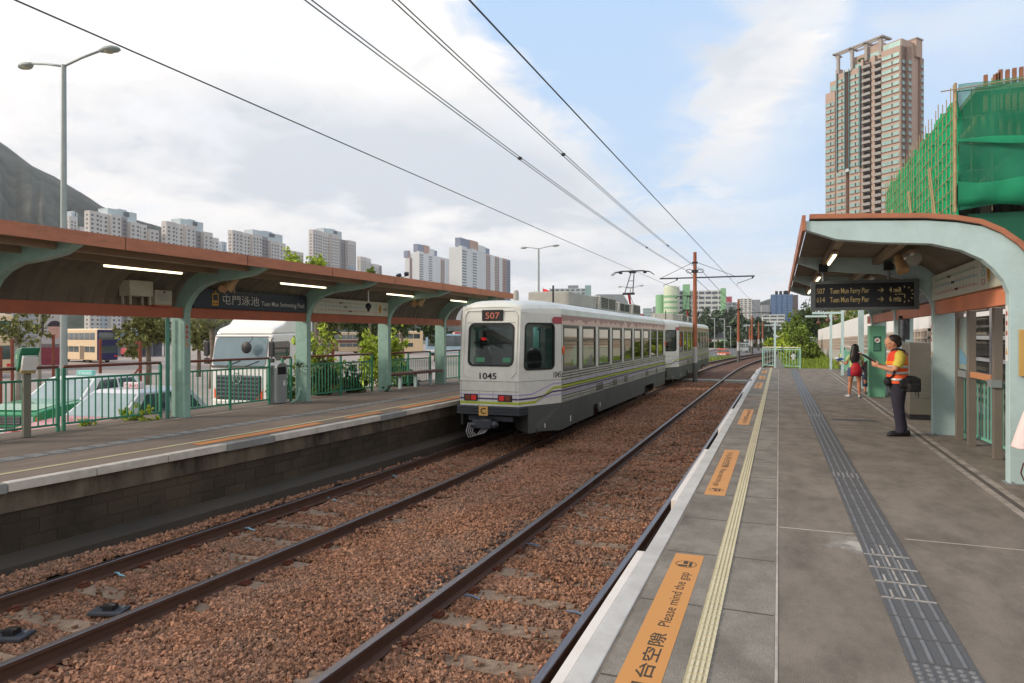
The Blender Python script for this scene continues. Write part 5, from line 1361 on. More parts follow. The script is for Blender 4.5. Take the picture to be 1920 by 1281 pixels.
def hand(b, wrist, d, n, side=1, k=1.0, curl=.6):
    """palm + five fingers: d = direction of the fingers, n = palm normal"""
    d = Vector(d).normalized(); n = Vector(n); n = (n-d*n.dot(d)).normalized(); s = d.cross(n)*side; w = Vector(wrist)
    M = Matrix((s, d, n)).transposed()
    b.ell(w+d*.045*k, .040*k, .052*k, .017*k, 12, 8, M=M)
    for i, (o, L_) in enumerate(((-.030, .062), (-.010, .074), (.011, .070), (.030, .054))):
        p = w+d*.082*k+s*o*k; a = .25+curl*.5; pts = [p-d*.03*k]; q = p; an = 0
        for j in range(3):
            an += a; q = q+(d*math.cos(an)+n*math.sin(an))*L_*k/3*(1.15-.12*j); pts.append(q)
        b.tube(pts, [.0105*k, .0098*k, .0088*k, .0075*k], 8)
    p = w+d*.02*k-s*.03*k; b.tube([p, p-s*.025*k+d*.02*k+n*.012*k, p-s*.028*k+d*.048*k+n*.03*k], [.013*k, .011*k, .009*k], 8)
def shoe(b, ankle, toe_dir, k=1.0, L_=.26):
    a = Vector(ankle); f = Vector(toe_dir).normalized(); s = Vector((0, 0, 1)).cross(f)
    rings = []
    for t, w, h in ((-.30, .028, .07), (-.22, .036, .085), (0, .042, .095), (.25, .045, .075), (.5, .05, .06), (.68, .042, .048), (.78, .022, .035)):
        c = Vector((a.x, a.y, 0))+f*(t*L_)*k+Vector((0, 0, a.z)); r = []
        for q in range(10):
            an = 2*math.pi*q/10; r.append(c+s*math.cos(an)*w*k+Vector((0, 0, h*k/2+math.sin(an)*h*k/2)))
        rings.append(r)
    b.loft(rings)
# ---- the worker: faces -x (towards the tracks), head bowed over a tablet
wk_ = thing('person', 'worker in an orange reflective vest over a yellow shirt, looking down at a tablet', 'person', (1.80, 12.70, .9), R(6))
b = MB()
head(b, (-.075, 0, 1.515), .098, (-.88, 0, -.42))
limb(b, [(.0, 0, 1.33), (-.03, 0, 1.40), (-.055, 0, 1.47)], [.062, .056, .055])
b.loft([ring((.0, 0, 1.02), .09, .13), ring((.0, 0, 1.2), .09, .15), ring((.01, 0, 1.33), .07, .13), ring((0, 0, 1.38), .04, .06)])
for sg, el_, wr in ((-1, (-.10, -.225, 1.075), (-.285, -.125, 1.135)), (1, (-.08, .235, 1.09), (-.28, .08, 1.15))):
    limb(b, [(.01, sg*.175, 1.33), (-.01, sg*.215, 1.25), el_], [.058, .052, .042])
    limb(b, [el_, ((el_[0]+wr[0])/2, (el_[1]+wr[1])/2, (el_[2]+wr[2])/2), wr], [.042, .039, .028])
    dv = Vector(wr)-Vector(el_); hand(b, wr, dv+Vector((0, 0, .03)), (0, -sg, .55), side=-sg, k=1.0, curl=.75)
for sg, xo in ((-1, .0), (1, .06)): limb(b, [(.005, sg*.088, .86), (xo*.6, sg*.088, .5), (.03+xo, sg*.085, .1)], [.06, .045, .03])
limb(b, [(.0, 0, .84), (.0, 0, 1.05)], [.11, .085])
remeshed(b, 'body', M_skin, wk_, .0075)
b = MB(); M_ = Matrix.Rotation(-.35, 3, 'Y')
b.ell((-.040, 0, 1.562), .103, .085, .093, 18, 12); b.ell((.008, 0, 1.515), .062, .078, .08, 14, 10)
h_ = remeshed(b, 'hair', mat('short_dark_hair', (44, 36, 34), .6, var=.3, scale=60), wk_, .012, 1)
b = MB(); 
for sg in (-1, 1): b.tube([(-.155+.02, sg*.035-.02, 1.50), (-.16+.02, sg*.035+.0, 1.487), (-.155+.02, sg*.035+.02, 1.50), (-.146+.02, sg*.035, 1.515), (-.155+.02, sg*.035-.02, 1.50)], .003, 5); b.tube([(-.13, sg*.06, 1.505), (-.06, sg*.082, 1.53)], .003, 5)
b.build('glasses', M_black, wk_)
# trousers
M_trs = mat('navy_trousers', (46, 44, 56), .85, var=.2, scale=12, bump=.4, bscale=12, stretch=(1, 1, .35))
b = MB()
b.loft([ring((.0, 0, 1.0), .125, .165), ring((.005, 0, .93), .14, .175), ring((.01, 0, .84), .14, .18), ring((.01, 0, .77), .115, .17)])
for sg, xo in ((-1, -.0), (1, .06)):
    b.loft([ring((.01+xo*.2, sg*.085, .86), .118, .09), ring((.0+xo*.4, sg*.09, .70), .10, .088), ring((-.005+xo*.6, sg*.088, .50), .084, .077), ring((.01+xo*.8, sg*.088, .33), .078, .070), ring((.03+xo, sg*.085, .16), .075, .066), ring((.025+xo, sg*.085, .075), .078, .068), ring((.02+xo, sg*.085, .05), .07, .062)])
o = remeshed(b, 'trousers', M_trs, wk_, .012, 3)
b = MB(); 
for sg, xo in ((-1, .0), (1, .06)): shoe(b, (.055+xo, sg*.085, 0), (-1, sg*.12, 0), 1.05, .27)
b.build('shoes', M_black, wk_, smooth=True)
# shirt with sleeves
M_shirt = mat('yellow_polo', (214, 196, 84), .8, var=.08, scale=10, bump=.3, bscale=14)
b = MB()
b.loft([ring((0, 0, .92), .128, .165), ring((0, 0, 1.05), .128, .165), ring((0, 0, 1.2), .128, .18), ring((.005, 0, 1.31), .115, .178), ring((.0, 0, 1.375), .075, .10), ring((-.01, 0, 1.41), .06, .062)])
for sg, e in ((-1, (-.06, -.225, 1.13)), (1, (-.04, .235, 1.14))): b.tube([(.0, sg*.13, 1.34), (-.005, sg*.185, 1.31), (-.02, sg*.21, 1.23), e], [.065, .075, .074, .070], 14)
remeshed(b, 'shirt', M_shirt, wk_, .010, 3)
b = MB(); b.loft([ring((-.012, 0, 1.375), .078, .082), ring((-.022, 0, 1.43), .066, .066)]); b.build('collar', mat('navy_collar', (40, 42, 58), .8), wk_, smooth=True)
# vest with reflective bands (real bands proud of the vest)
def torso_r(z):
    zs = [.86, 1.0, 1.1, 1.2, 1.31, 1.37]; xs = [.158, .146, .143, .142, .130, .10]; ys2 = [.188, .182, .184, .192, .178, .14]
    return np.interp(z, zs, xs), np.interp(z, zs, ys2)
def vring(z, e=0, n=28): rx, ry = torso_r(z); return ring((.004, 0, z), rx+e, ry+e, n)
M_vest = mat('orange_vest', (240, 92, 36), .65, var=.06, scale=8, bump=.25, bscale=10); M_vtop = mat('vest_shoulder', (226, 66, 34), .65, var=.06, scale=8)
b = MB(); b.loft([vring(z) for z in (.86, .93, 1.0, 1.1, 1.18)], caps=False); b.build('vest', M_vest, wk_, smooth=True)
b = MB(); b.loft([vring(z, .001) for z in (1.17, 1.22, 1.28, 1.33)]+[ring((0, 0, 1.372), .088, .13, 28), ring((-.005, 0, 1.392), .072, .085, 28)], caps=False)
mi = [0]*len(b.f)
for i, f in enumerate(b.f):
    c = sum((Vector(b.v[k]) for k in f), Vector())/4
    b.mi[i] = 1 if (c.z > 1.33 or (c.x < -.02 and c.z > 1.2)) else 0
b.build('vest_upper', [mat('vest_orange_yellow', (244, 138, 40), .65, var=.06), M_vtop], wk_, smooth=True)
M_refl = mat('reflective_band', (206, 206, 204), .35, .3, var=.08, scale=20)
for z in (.925, 1.03, 1.13):
    b = MB(); b.loft([vring(z-.021, .003), vring(z-.020, .006), vring(z+.020, .006), vring(z+.021, .003)], caps=False); b.build('reflective_band', M_refl, wk_, smooth=True)
# bag, strap, pouch
b = MB(); pts = []
for t in np.linspace(0, 1, 14):
    z = 1.385-.43*t; a = R(90-190*t) if False else None
    y = -.06-.15*math.sin(t*math.pi*.62); x = .03-.17*t+.02
    pts.append((x-.02, -.10-.105*min(1, t*1.6)*(1-.15*t), z))
b.tube([(.03, -.06, 1.41), (.035, -.12, 1.37), (.01, -.175, 1.28), (-.02, -.197, 1.18), (-.06, -.188, 1.08), (-.105, -.155, .98), (-.15, -.09, .92)], .013, 6)
b.tube([(.03, -.06, 1.41), (.10, .0, 1.39), (.14, .1, 1.25), (.17, .15, 1.05)], .013, 6); b.build('bag_strap', M_black, wk_)
M_bag = mat('black_nylon', (30, 30, 33), .7, var=.2, scale=14, bump=.4, bscale=20)
b = MB(); b.obox((.14, -.09, .84), .27, .20, .22, .1); b.obox((.17, -.12, .80), .16, .24, .12, .1); b.obox((.05, -.19, .86), .14, .06, .12, .05); b.ell((.14, -.09, .95), .13, .10, .04)
remeshed(b, 'shoulder_bag', M_bag, wk_, .014, 3)
b = MB(); b.tube([(.24, -.1, .76), (.26, -.12, .70), (.25, -.14, .64)], .008, 5); b.tube([(.22, -.1, .74), (.225, -.13, .66)], .006, 5); b.build('bag_cord', M_black, wk_)
b = MB(); b.ell((-.155, -.09, .89), .055, .06, .08); b.obox((-.15, -.09, .88), .08, .1, .1); remeshed(b, 'waist_pouch', M_bag, wk_, .012, 2)
tb = thing('tablet', 'slim dark tablet with a pale screen held in the worker\'s hands', 'tablet', (1.80-.40, 12.70-.05, .9+1.245), R(6))
b = MB(); b.obox((0, 0, 0), .30, .20, .014, 0, 0, 0, .60); b.build('tablet_body', M_black, tb, bevel=.004)
b = MB(); b.obox((.0055, 0, .0085), .27, .175, .003, 0, 0, 0, .60); b.build('screen', mat('tablet_screen', (196, 176, 176), .2, var=.2, scale=20), tb)
MB().obox((-.135, 0, .095), .06, .17, .010, 0, 0, 0, .60).build('pink_sheet', mat('pink_sheet', (206, 150, 150), .6), tb)
# ---- the girl with the red backpack, seen from behind
gi = thing('person', 'girl with long black hair, green shirt and denim shorts holding a blue booklet', 'person', (1.88, 20.2, .9), R(-4))
b = MB()
head(b, (0, .0, 1.30), .092, (-.25, 1, -.2)); limb(b, [(0, 0, 1.12), (0, 0, 1.22)], [.042, .04])
b.loft([ring((0, 0, .72), .125, .09), ring((0, 0, .85), .10, .075), ring((0, 0, 1.02), .12, .08), ring((0, 0, 1.12), .10, .06), ring((0, 0, 1.16), .04, .04)])
limb(b, [(-.13, 0, 1.09), (-.18, .02, .98), (-.20, .03, .88)], [.04, .036, .032]); limb(b, [(-.20, .03, .88), (-.25, .10, .90), (-.30, .16, .93)], [.032, .03, .022]); hand(b, (-.30, .16, .93), (-.5, .5, .25), (.3, 0, .9), 1, .8)
limb(b, [(.13, 0, 1.09), (.18, .03, .98), (.19, .04, .87)], [.04, .036, .032]); limb(b, [(.19, .04, .87), (.14, .13, .90), (.05, .18, .94)], [.032, .03, .022]); hand(b, (.05, .18, .94), (-.8, .3, .1), (0, -.3, .9), -1, .8)
limb(b, [(-.075, 0, .72), (-.105, 0, .50), (-.115, .01, .40), (-.125, -.01, .25), (-.14, -.0, .06)], [.082, .066, .050, .050, .028]); limb(b, [(.07, 0, .72), (.09, .02, .50), (.095, .03, .40), (.10, .01, .25), (.105, .0, .06)], [.082, .066, .050, .050, .028])
for x in (-.15, .105): b.ell((x, .03, .035), .035, .08, .03)
remeshed(b, 'body', M_skin2, gi, .009)
b = MB(); b.loft([ring((0, 0, .62), .185, .10), ring((0, 0, .72), .165, .105), ring((0, 0, .82), .12, .085)], caps=True)
b = MB()
for x in (-.09, .085): b.loft([ring((x*1.05, 0, .56), .092, .088), ring((x, 0, .70), .095, .095), ring((x*.7, 0, .80), .09, .09)])
b.ell((0, 0, .76), .15, .10, .08)
remeshed(b, 'shorts', mat('denim', (70, 84, 122), .85, var=.15, scale=20), gi, .012, 3)
b = MB(); b.loft([ring((0, 0, .76), .145, .105), ring((0, 0, .9), .13, .095), ring((0, 0, 1.05), .138, .098), ring((0, 0, 1.13), .11, .08), ring((0, 0, 1.165), .055, .05)])
for sg in (-1, 1): b.tube([(sg*.09, 0, 1.11), (sg*.15, .0, 1.06), (sg*.185, .02, .98)], [.055, .055, .05], 10)
remeshed(b, 'shirt', mat('pale_green_shirt', (188, 206, 140), .85, var=.08), gi, .012, 3)
b = MB(); b.ell((0, -.015, 1.325), .095, .105, .10); b.loft([ring((0, -.06, 1.33), .09, .06), ring((0, -.08, 1.2), .10, .055), ring((-.01, -.10, 1.08), .115, .05), ring((-.02, -.115, .98), .10, .035), ring((-.02, -.13, .90), .06, .02)])
b.tube([(-.07, .0, 1.25), (-.10, -.03, 1.1), (-.12, -.05, .98)], [.035, .035, .015], 8); b.tube([(.07, .0, 1.25), (.09, -.03, 1.1), (.10, -.06, .98)], [.035, .035, .012], 8)
remeshed(b, 'hair', M_hair, gi, .010, 2)
b = MB()
for x, a in ((-.155, .5), (.105, -.2)): shoe(b, (x, -.02, 0), (-math.sin(a), math.cos(a), 0), .82, .24)
b.build('shoes', mat('pale_shoes', (190, 192, 200), .6), gi, smooth=True)
bp_ = thing('backpack', 'small round topped red backpack on the girl\'s back', 'backpack', (1.885, 20.02, .9+.56), R(-4))
b = MB(); b.loft([ring((0, .0, .02), .10, .05, 18), ring((0, 0, .05), .125, .068, 18), ring((0, 0, .16), .13, .075, 18), ring((0, 0, .27), .115, .07, 18), ring((0, 0, .35), .075, .045, 18), ring((0, 0, .37), .03, .02, 18)])
b.build('bag', mat('red_backpack', (184, 26, 40), .6, var=.12, scale=12), bp_, smooth=True)
b = MB(); b.ell((0, -.06, .12), .09, .035, .07); b.build('front_pocket', mat('red_pocket', (168, 24, 38), .6, var=.1), bp_, smooth=True)
b = MB()
for s in (-1, 1): b.tube([(s*.05, .05, .34), (s*.09, .08, .5), (s*.10, .2, .53)], .014, 6)
b.tube([(-.1, -.01, .3), (-.05, -.03, .37), (.05, -.03, .37), (.1, -.01, .3)], .006, 5)
b.build('straps', mat('navy_strap', (60, 60, 84), .8), bp_)
bk = thing('booklet', 'blue booklet held out by the girl', 'booklet', (1.53, 20.40, 1.90), .5)
MB().obox((0, 0, 0), .17, .14, .012, 0, 0, .3, -.25).build('cover', mat('booklet_blue', (52, 108, 176), .5), bk); MB().obox((-.09, .0, .035), .09, .12, .006, 0, 0, .2, -.5).build('pages', M_white, bk)
# ---- seated person half hidden by the totem
se = thing('person', 'seated person in dark jeans and black top half hidden behind the green totem', 'person', (2.36, 21.35, .9), R(90))
b = MB()
head(b, (-.25, .0, 1.17), .095, (.9, .0, -.1)); limb(b, [(-.25, 0, .95), (-.25, 0, 1.1)], [.045, .045])
limb(b, [(.14, .1, .42), (.18, .1, .25), (.16, .1, .06)], [.05, .045, .03]); limb(b, [(.14, -.1, .42), (.2, -.1, .25), (.2, -.1, .06)], [.05, .045, .03])
b.loft([ring((-.28, 0, .45), .12, .15), ring((-.26, 0, .7), .1, .15), ring((-.25, 0, .92), .08, .14), ring((-.25, 0, .97), .04, .05)])
for sg in (-1, 1): limb(b, [(-.25, sg*.17, .88), (-.20, sg*.2, .68), (.0, sg*.12, .6)], [.045, .04, .028]); hand(b, (.0, sg*.12, .6), (1, -sg*.4, .1), (0, 0, 1), sg, .9)
b.ell((.20, .1, .04), .09, .035, .03); b.ell((.24, -.1, .04), .09, .035, .03)
remeshed(b, 'body', M_skin2, se, .010)
b = MB()
for sg in (-1, 1): b.tube([(-.30, sg*.09, .48), (.0, sg*.1, .50), (.15, sg*.1, .49), (.20, sg*.1, .36), (.19, sg*.1, .2)], [.10, .09, .08, .075, .07], 12)
remeshed(b, 'jeans', mat('dark_jeans', (40, 52, 78), .85, var=.15), se, .014, 2)
b = MB(); b.loft([ring((-.28, 0, .46), .14, .17), ring((-.26, 0, .7), .12, .17), ring((-.25, 0, .9), .1, .17), ring((-.25, 0, .98), .06, .07)])
for sg in (-1, 1): b.tube([(-.25, sg*.15, .9), (-.22, sg*.2, .74), (-.16, sg*.2, .68)], [.065, .058, .05], 10)
remeshed(b, 'top', mat('black_top', (34, 34, 40), .85), se, .014, 2)
b = MB(); b.ell((-.27, 0, 1.21), .095, .09, .09); b.build('hair', M_hair, se, smooth=True)
b = MB(); shoe(b, (.16, .1, 0), (1, 0, 0), .9); shoe(b, (.20, -.1, 0), (1, 0, 0), .9); b.build('shoes', mat('grey_sandal', (110, 100, 92), .7), se, smooth=True)
b = MB(); b.box(2.45, 2.95, 20.95, 22.6, 1.28, 1.36); 
sb2 = thing('platform_bench', 'bench behind the green totem under the seated person', 'bench', (2.7, 21.8, .9), 0)
MB().box(-.42, .22, -.75, .9, .36, .40).build('seat', mat('bench_pink', (176, 122, 108)), sb2); MB().box(-.3, .1, -.6, -.5, 0, .36).build('leg', M_mint, sb2); MB().box(-.3, .1, .6, .7, 0, .36).build('leg', M_mint, sb2)
# ---- simple distant people
def far_person(label, loc, rz, h, shirt, legs, hairc=(30, 24, 24), skin=M_skin2):
    t = thing('person', label, 'person', loc, rz); k = h/1.7; b = MB(); b.M = Matrix.Scale(k, 4)
    head(b, (0, 0, 1.57), .1, (0, 1, 0)); limb(b, [(0, 0, 1.38), (0, 0, 1.5)], [.05, .05]); b.loft([ring((0, 0, .85), .15, .1), ring((0, 0, 1.1), .13, .09), ring((0, 0, 1.36), .17, .09), ring((0, 0, 1.42), .06, .05)])
    for sg in (-1, 1):
        limb(b, [(sg*.18, 0, 1.34), (sg*.23, 0, 1.1), (sg*.22, .1, .9)], [.05, .04, .03]); hand(b, (sg*.22, .1, .9), (0, .4, -.9), (-sg, 0, 0), sg, 1)
        limb(b, [(sg*.09, 0, .85), (sg*.1, 0, .5), (sg*.1, 0, .06)], [.09, .06, .04]); b.ell((sg*.1, .04, .04), .045, .12, .04)
    remeshed(b, 'body', skin, t, .016, 1)
    b = MB(); b.M = Matrix.Scale(k, 4); b.loft([ring((0, 0, .82), .175, .125), ring((0, 0, 1.1), .16, .12), ring((0, 0, 1.34), .19, .115), ring((0, 0, 1.43), .08, .07)])
    for sg in (-1, 1): b.tube([(sg*.15, 0, 1.36), (sg*.21, 0, 1.25), (sg*.23, .0, 1.12)], [.07, .065, .06], 8)
    remeshed(b, 'shirt', mat('shirt_%d_%d_%d' % shirt, shirt, .85), t, .02, 1)
    b = MB(); b.M = Matrix.Scale(k, 4)
    for sg in (-1, 1): b.tube([(sg*.07, 0, .9), (sg*.095, 0, .5), (sg*.1, 0, .1)], [.115, .085, .07], 10)
    remeshed(b, 'trousers', mat('trousers_%d_%d_%d' % legs, legs, .85), t, .02, 1)
    b = MB(); b.M = Matrix.Scale(k, 4); b.ell((0, -.02, 1.61), .095, .105, .1); b.build('hair', mat('hair_%d' % hairc[0], hairc, .6), t, smooth=True)
    return t
q = P(1488, 690, 58); far_person('person in a loose white shirt walking away beyond the end fence', q, .3, 1.38, (216, 214, 222), (60, 50, 54))
q = P(1576, 650, 33); far_person('person with dark hair behind the far green railing, head and yellow green shoulders showing', (q.x+.1, q.y, .35), 2.2, 1.62, (196, 196, 120), (60, 70, 90))
# ---- person cut by the right edge: seated facing the camera side, only the near arm is in the picture
pe = thing('person', 'person at the right photo edge, only a loose white sleeve and forearm showing', 'person', (2.56, 7.88, .9), R(180))
b = MB()
head(b, (0, -.30, 1.25), .1, (0, 1, 0)); limb(b, [(0, -.30, 1.05), (0, -.30, 1.18)], [.05, .05])
b.loft([ring((0, -.30, .45), .16, .13), ring((0, -.30, .75), .15, .12), ring((0, -.30, 1.0), .18, .11), ring((0, -.30, 1.08), .06, .05)])
limb(b, [(.16, -.30, 1.0), (.24, -.29, .80), (.27, -.28, .62)], [.05, .045, .038]); limb(b, [(.27, -.28, .62), (.25, -.22, .50), (.22, -.16, .42)], [.038, .034, .026]); hand(b, (.22, -.16, .42), (-.3, .5, -.6), (0, .6, .6), 1)
limb(b, [(-.16, -.3, .98), (-.22, -.25, .78), (-.12, -.1, .66)], [.05, .045, .035]); hand(b, (-.12, -.1, .66), (.3, .9, 0), (0, 0, 1), -1)
for sg in (-1, 1): limb(b, [(sg*.1, -.3, .48), (sg*.1, .1, .48), (sg*.1, .12, .1)], [.08, .06, .04]); b.ell((sg*.1, .17, .04), .04, .1, .035)
remeshed(b, 'body', M_skin, pe, .010)
b = MB(); b.loft([ring((0, -.30, .46), .19, .16), ring((0, -.30, .75), .18, .14), ring((0, -.30, 1.0), .19, .13), ring((0, -.30, 1.09), .08, .07)])
b.tube([(.10, -.30, 1.03), (.19, -.30, .95), (.24, -.29, .80), (.275, -.285, .64), (.30, -.28, .50)], [.07, .075, .08, .095, .11], 16)
remeshed(b, 'white_shirt', mat('pinkish_white_shirt', (226, 208, 204), .85, var=.06, bump=.5, bscale=9), pe, .012, 2)
b = MB(); b.ell((0, -.32, 1.29), .1, .11, .1); b.build('hair', M_hair, pe, smooth=True)
b = MB()
for sg in (-1, 1): b.tube([(sg*.1, -.32, .5), (sg*.1, .1, .5), (sg*.1, .13, .3), (sg*.1, .12, .12)], [.11, .09, .08, .07], 10)
remeshed(b, 'trousers', mat('trousers_60_60_70', (60, 60, 70), .85), pe, .014, 1)
hb = thing('handbag', 'black handbag with a looping brown cord at the right photo edge', 'handbag', (2.32, 8.02, 1.33), 0)
b = MB(); b.obox((0, 0, -.02), .12, .09, .12); b.ell((0, 0, .05), .055, .045, .03); remeshed(b, 'bag', M_bag, hb, .012, 2)
b = MB(); b.tube([(-.05, 0, .02), (-.10, 0, -.05), (-.12, 0, -.14), (-.09, 0, -.22), (.0, 0, -.25), (.1, 0, -.2), (.12, 0, -.06), (.05, 0, .05)], .007, 6); b.build('cord', mat('brown_cord', (84, 48, 46), .6), hb, smooth=True)
st = thing('platform_bench', 'bench at the right photo edge under the person in white', 'bench', (2.78, 8.15, .9), 0)
MB().box(-.36, .36, -.16, .16, .36, .40).build('seat', mat('bench_pink', (176, 122, 108)), st); MB().box(-.06, .06, -.12, .12, 0, .36).build('leg', M_mint, st)
wk_.scale = (1.06, 1.10, 1.0)
# ================================================================ VEHICLES IN THE LOT
M_win = mat('vehicle_glass', (60, 74, 78), .05, var=.08, scale=1.5, spec=1.0, ior=1.6)
M_wsc = mat('windscreen_sky_sheen', (146, 164, 168), .08, var=.15, scale=1.5, spec=1.0)  # pale base colour stands in for the sky mirrored in the glass
M_tyre = mat('tyre', (26, 26, 27), .85, var=.1); M_hub = mat('hub', (150, 150, 150), .35, .7)
M_chrome = mat('chrome', (180, 182, 184), .2, .9)
def wheel(par, x, y, r, w, side):
    b = MB(); b.lathe([(r*.62, -w/2), (r*.94, -w/2), (r, -w/3), (r, w/3), (r*.94, w/2), (r*.62, w/2)], (x, y, r), 20, axis='x'); o = b.build('wheel', M_tyre, par, smooth=True, auto=40)
    b = MB(); b.lathe([(0, -w*.42), (r*.6, -w*.42), (r*.64, w*.42), (r*.3, w*.40), (0, w*.45)] if side > 0 else [(0, -w*.45), (r*.3, -w*.4), (r*.64, -w*.42), (r*.6, w*.42), (0, w*.42)], (x, y, r), 16, axis='x'); b.build('rim', M_hub, o, smooth=True, auto=40)
def taxi(label, loc, rz, M_lo, M_hood, M_top, sign_mat, M_side, sign_txt):
    t = thing('taxi', label, 'taxi', loc, rz, None)
    L_ = 2.3
    def sec(y, w, zb, zm, zt):   # half section polygon
        return [(-w*.90, y, zb), (-w*.99, y, zb+.12), (-w, y, zm), (-w*.97, y, zt-.03), (-w*.90, y, zt), (w*.90, y, zt), (w*.97, y, zt-.03), (w, y, zm), (w*.99, y, zb+.12), (w*.90, y, zb)]
    S = [(-2.28, .74, .34, .60, .80), (-2.22, .80, .26, .60, .90), (-1.7, .84, .22, .62, .94), (-.9, .85, .2, .62, .93), (.5, .85, .2, .62, .93), (.9, .85, .2, .62, .95), (1.6, .84, .22, .6, .90), (2.15, .80, .24, .56, .82), (2.27, .74, .32, .5, .74)]
    b = MB(); b.loft([sec(*s) for s in S]); body = b.build('body', M_lo, t, smooth=True, auto=35)
    b = MB(); b.loft([[(x*.985, y, z) for x, y, z in ((-.72, .92, .955), (.72, .92, .955), (.72, .92, .965), (-.72, .92, .965))], [(x, 1.6, z) for x, z in ((-.7, .902), (.7, .902), (.7, .912), (-.7, .912))], [(x, 2.18, z) for x, z in ((-.66, .82), (.66, .82), (.66, .832), (-.66, .832))]]); b.build('hood', M_hood, t, bevel=.01)
    # greenhouse
    A = [(-.76, -1.72, .93), (.76, -1.72, .93), (.76, .95, .93), (-.76, .95, .93)]; T = [(-.62, -1.20, 1.42), (.62, -1.20, 1.42), (.62, .30, 1.42), (-.62, .30, 1.42)]; T2 = [(-.54, -1.10, 1.465), (.54, -1.10, 1.465), (.54, .20, 1.465), (-.54, .20, 1.465)]
    b = MB(); b.loft([A, T, T2]); b.build('roof', M_top, t, bevel=.02)
    def pane(Q, u0, u1, v0, v1, name, e=.008, m_=None):
        Q = [Vector(q) for q in Q]; n = (Q[1]-Q[0]).cross(Q[3]-Q[0]).normalized()
        us = [(u0, v0), (u1, v0), (u1, v1), (u0, v1)]; p = [quadpt(Q, *x) for x in us]
        b = MB(); b.add([q+n*e for q in p]+[q-n*.01 for q in p], [(0, 1, 2, 3), (0, 4, 5, 1), (1, 5, 6, 2), (2, 6, 7, 3), (3, 7, 4, 0)]); b.build(name, m_ or M_win, t)
    pane([A[2], A[3], T[3], T[2]], .05, .95, .06, .94, 'windscreen', m_=M_wsc); pane([A[0], A[1], T[1], T[0]], .06, .94, .08, .92, 'rear_window')
    for Q, f in (([A[1], A[2], T[2], T[1]], 0), ([A[3], A[0], T[0], T[3]], 1)):
        for (a, c) in ((.10, .45), (.49, .86)):
            if f: a, c = 1-c, 1-a
            pane(Q, a, c, .08, .90, 'side_window')
    for sx in (-1, 1):
        for y in (1.42, -1.35): wheel(t, sx*.74, y, .31, .18, sx)
        b = MB(); b.box(sx*.42, sx*.68, 2.20, 2.275, .58, .70); b.build('headlight', mat('headlight_glass', (196, 200, 204), .15, .3), t, bevel=.01)
        b = MB(); b.box(sx*.69, sx*.76, 2.1, 2.26, .58, .68); b.build('indicator', mat('indicator_orange', (220, 120, 40), .3), t, bevel=.005)
        b = MB(); b.box(sx*.86, sx*1.0, .62, .70, .92, 1.02); b.build('mirror', M_black, t, bevel=.01)
        b = MB(); b.box(sx*.5, sx*.74, -2.29, -2.25, .62, .76); b.build('rear_light', M_lens2, t)
    b = MB(); b.box(-.40, .40, 2.24, 2.29, .52, .70); g = b.build('grille', M_dark, t); b = MB(); [b.box(-.38, .38, 2.29, 2.295, .54+.035*k, .55+.035*k) for k in range(5)]; b.build('grille_bars', M_chrome, g)
    b = MB(); b.prism([(-.78, 2.1), (-.6, 2.33), (.6, 2.33), (.78, 2.1)], 'z', .30, .46); b.build('front_bumper', M_dark, t, bevel=.02); MB().box(-.2, .2, 2.33, 2.34, .33, .43).build('number_plate', M_white, t)
    b = MB(); b.prism([(-.78, -2.1), (-.6, -2.36), (.6, -2.36), (.78, -2.1)], 'z', .30, .46); b.build('rear_bumper', M_dark, t, bevel=.02)
    s = MB().box(-.22, .22, -.25, -.12, 1.47, 1.60).build('roof_sign', sign_mat, t, bevel=.015)
    b = MB(); b.text('TAXI', (.17, -.1185, 1.495), (-1, 0, 0), (0, 0, 1), .09, width=.34, bold=.01); b.build('sign_lettering', M_side, s)
    return t
M_tgreen = mat('taxi_green', (40, 140, 90), .25, var=.05, coat=.8); M_tred = mat('taxi_red', (196, 84, 96), .3, var=.05, coat=.6); M_silv = mat('taxi_silver', (216, 216, 222), .3, .15, var=.04, coat=.5); M_twhite = mat('taxi_white', (226, 232, 230), .3, var=.04, coat=.6)
taxi('green taxi with a white roof, the farther one behind the railing', (-18.2, 13.4, -.2), R(195), M_tgreen, M_tgreen, M_twhite, mat('taxi_sign_teal', (130, 200, 190), .4), M_white, '').scale = (1.1, 1.1, 1.1)
taxi('taxi with a silver roof and pinkish red hood, closest behind the railing', (-13.35, 10.9, -.1), R(187), M_tred, M_tred, M_silv, mat('taxi_sign_cream', (214, 196, 200), .4), mat('taxi_sign_red', (180, 50, 60), .5), '')
# ---------------------------------------------------------------- truck
tr = thing('truck', 'large white truck cab facing the far platform railing', 'truck', (-16.75, 17.9, -.1), R(180))
M_tw = mat('truck_white', (232, 230, 226), .35, var=.04, scale=1, coat=.4)
# local: x right (+x = world -x), y forward = towards camera, front face at y=0, z up from the ground
b = MB(); W = 1.22
side = [(-.02, .35), (.06, .55), (.06, 1.55), (-.14, 2.62), (-.22, 2.70), (-2.25, 2.75), (-2.3, .6)]
b.loft([[(-W, y, z) for y, z in side], [(W, y, z) for y, z in side]]); b.build('cab', M_tw, tr, bevel=.06)
b = MB(); fair = [(-.16, 2.70), (-.30, 2.86), (-.75, 3.02), (-.95, 3.22), (-2.28, 3.3), (-2.28, 2.74)]
b.loft([[(-W*.98, y, z) for y, z in fair], [(-W*.80, y*1.0, z+.05*(z > 2.8)) for y, z in fair], [(W*.80, y, z+.05*(z > 2.8)) for y, z in fair], [(W*.98, y, z) for y, z in fair]]); b.build('roof_fairing', M_tw, tr, bevel=.05)
Q = [Vector(p) for p in ((W*.95, .065, 1.62), (-W*.95, .065, 1.62), (-W*.93, -.115, 2.60), (W*.93, -.115, 2.60))]
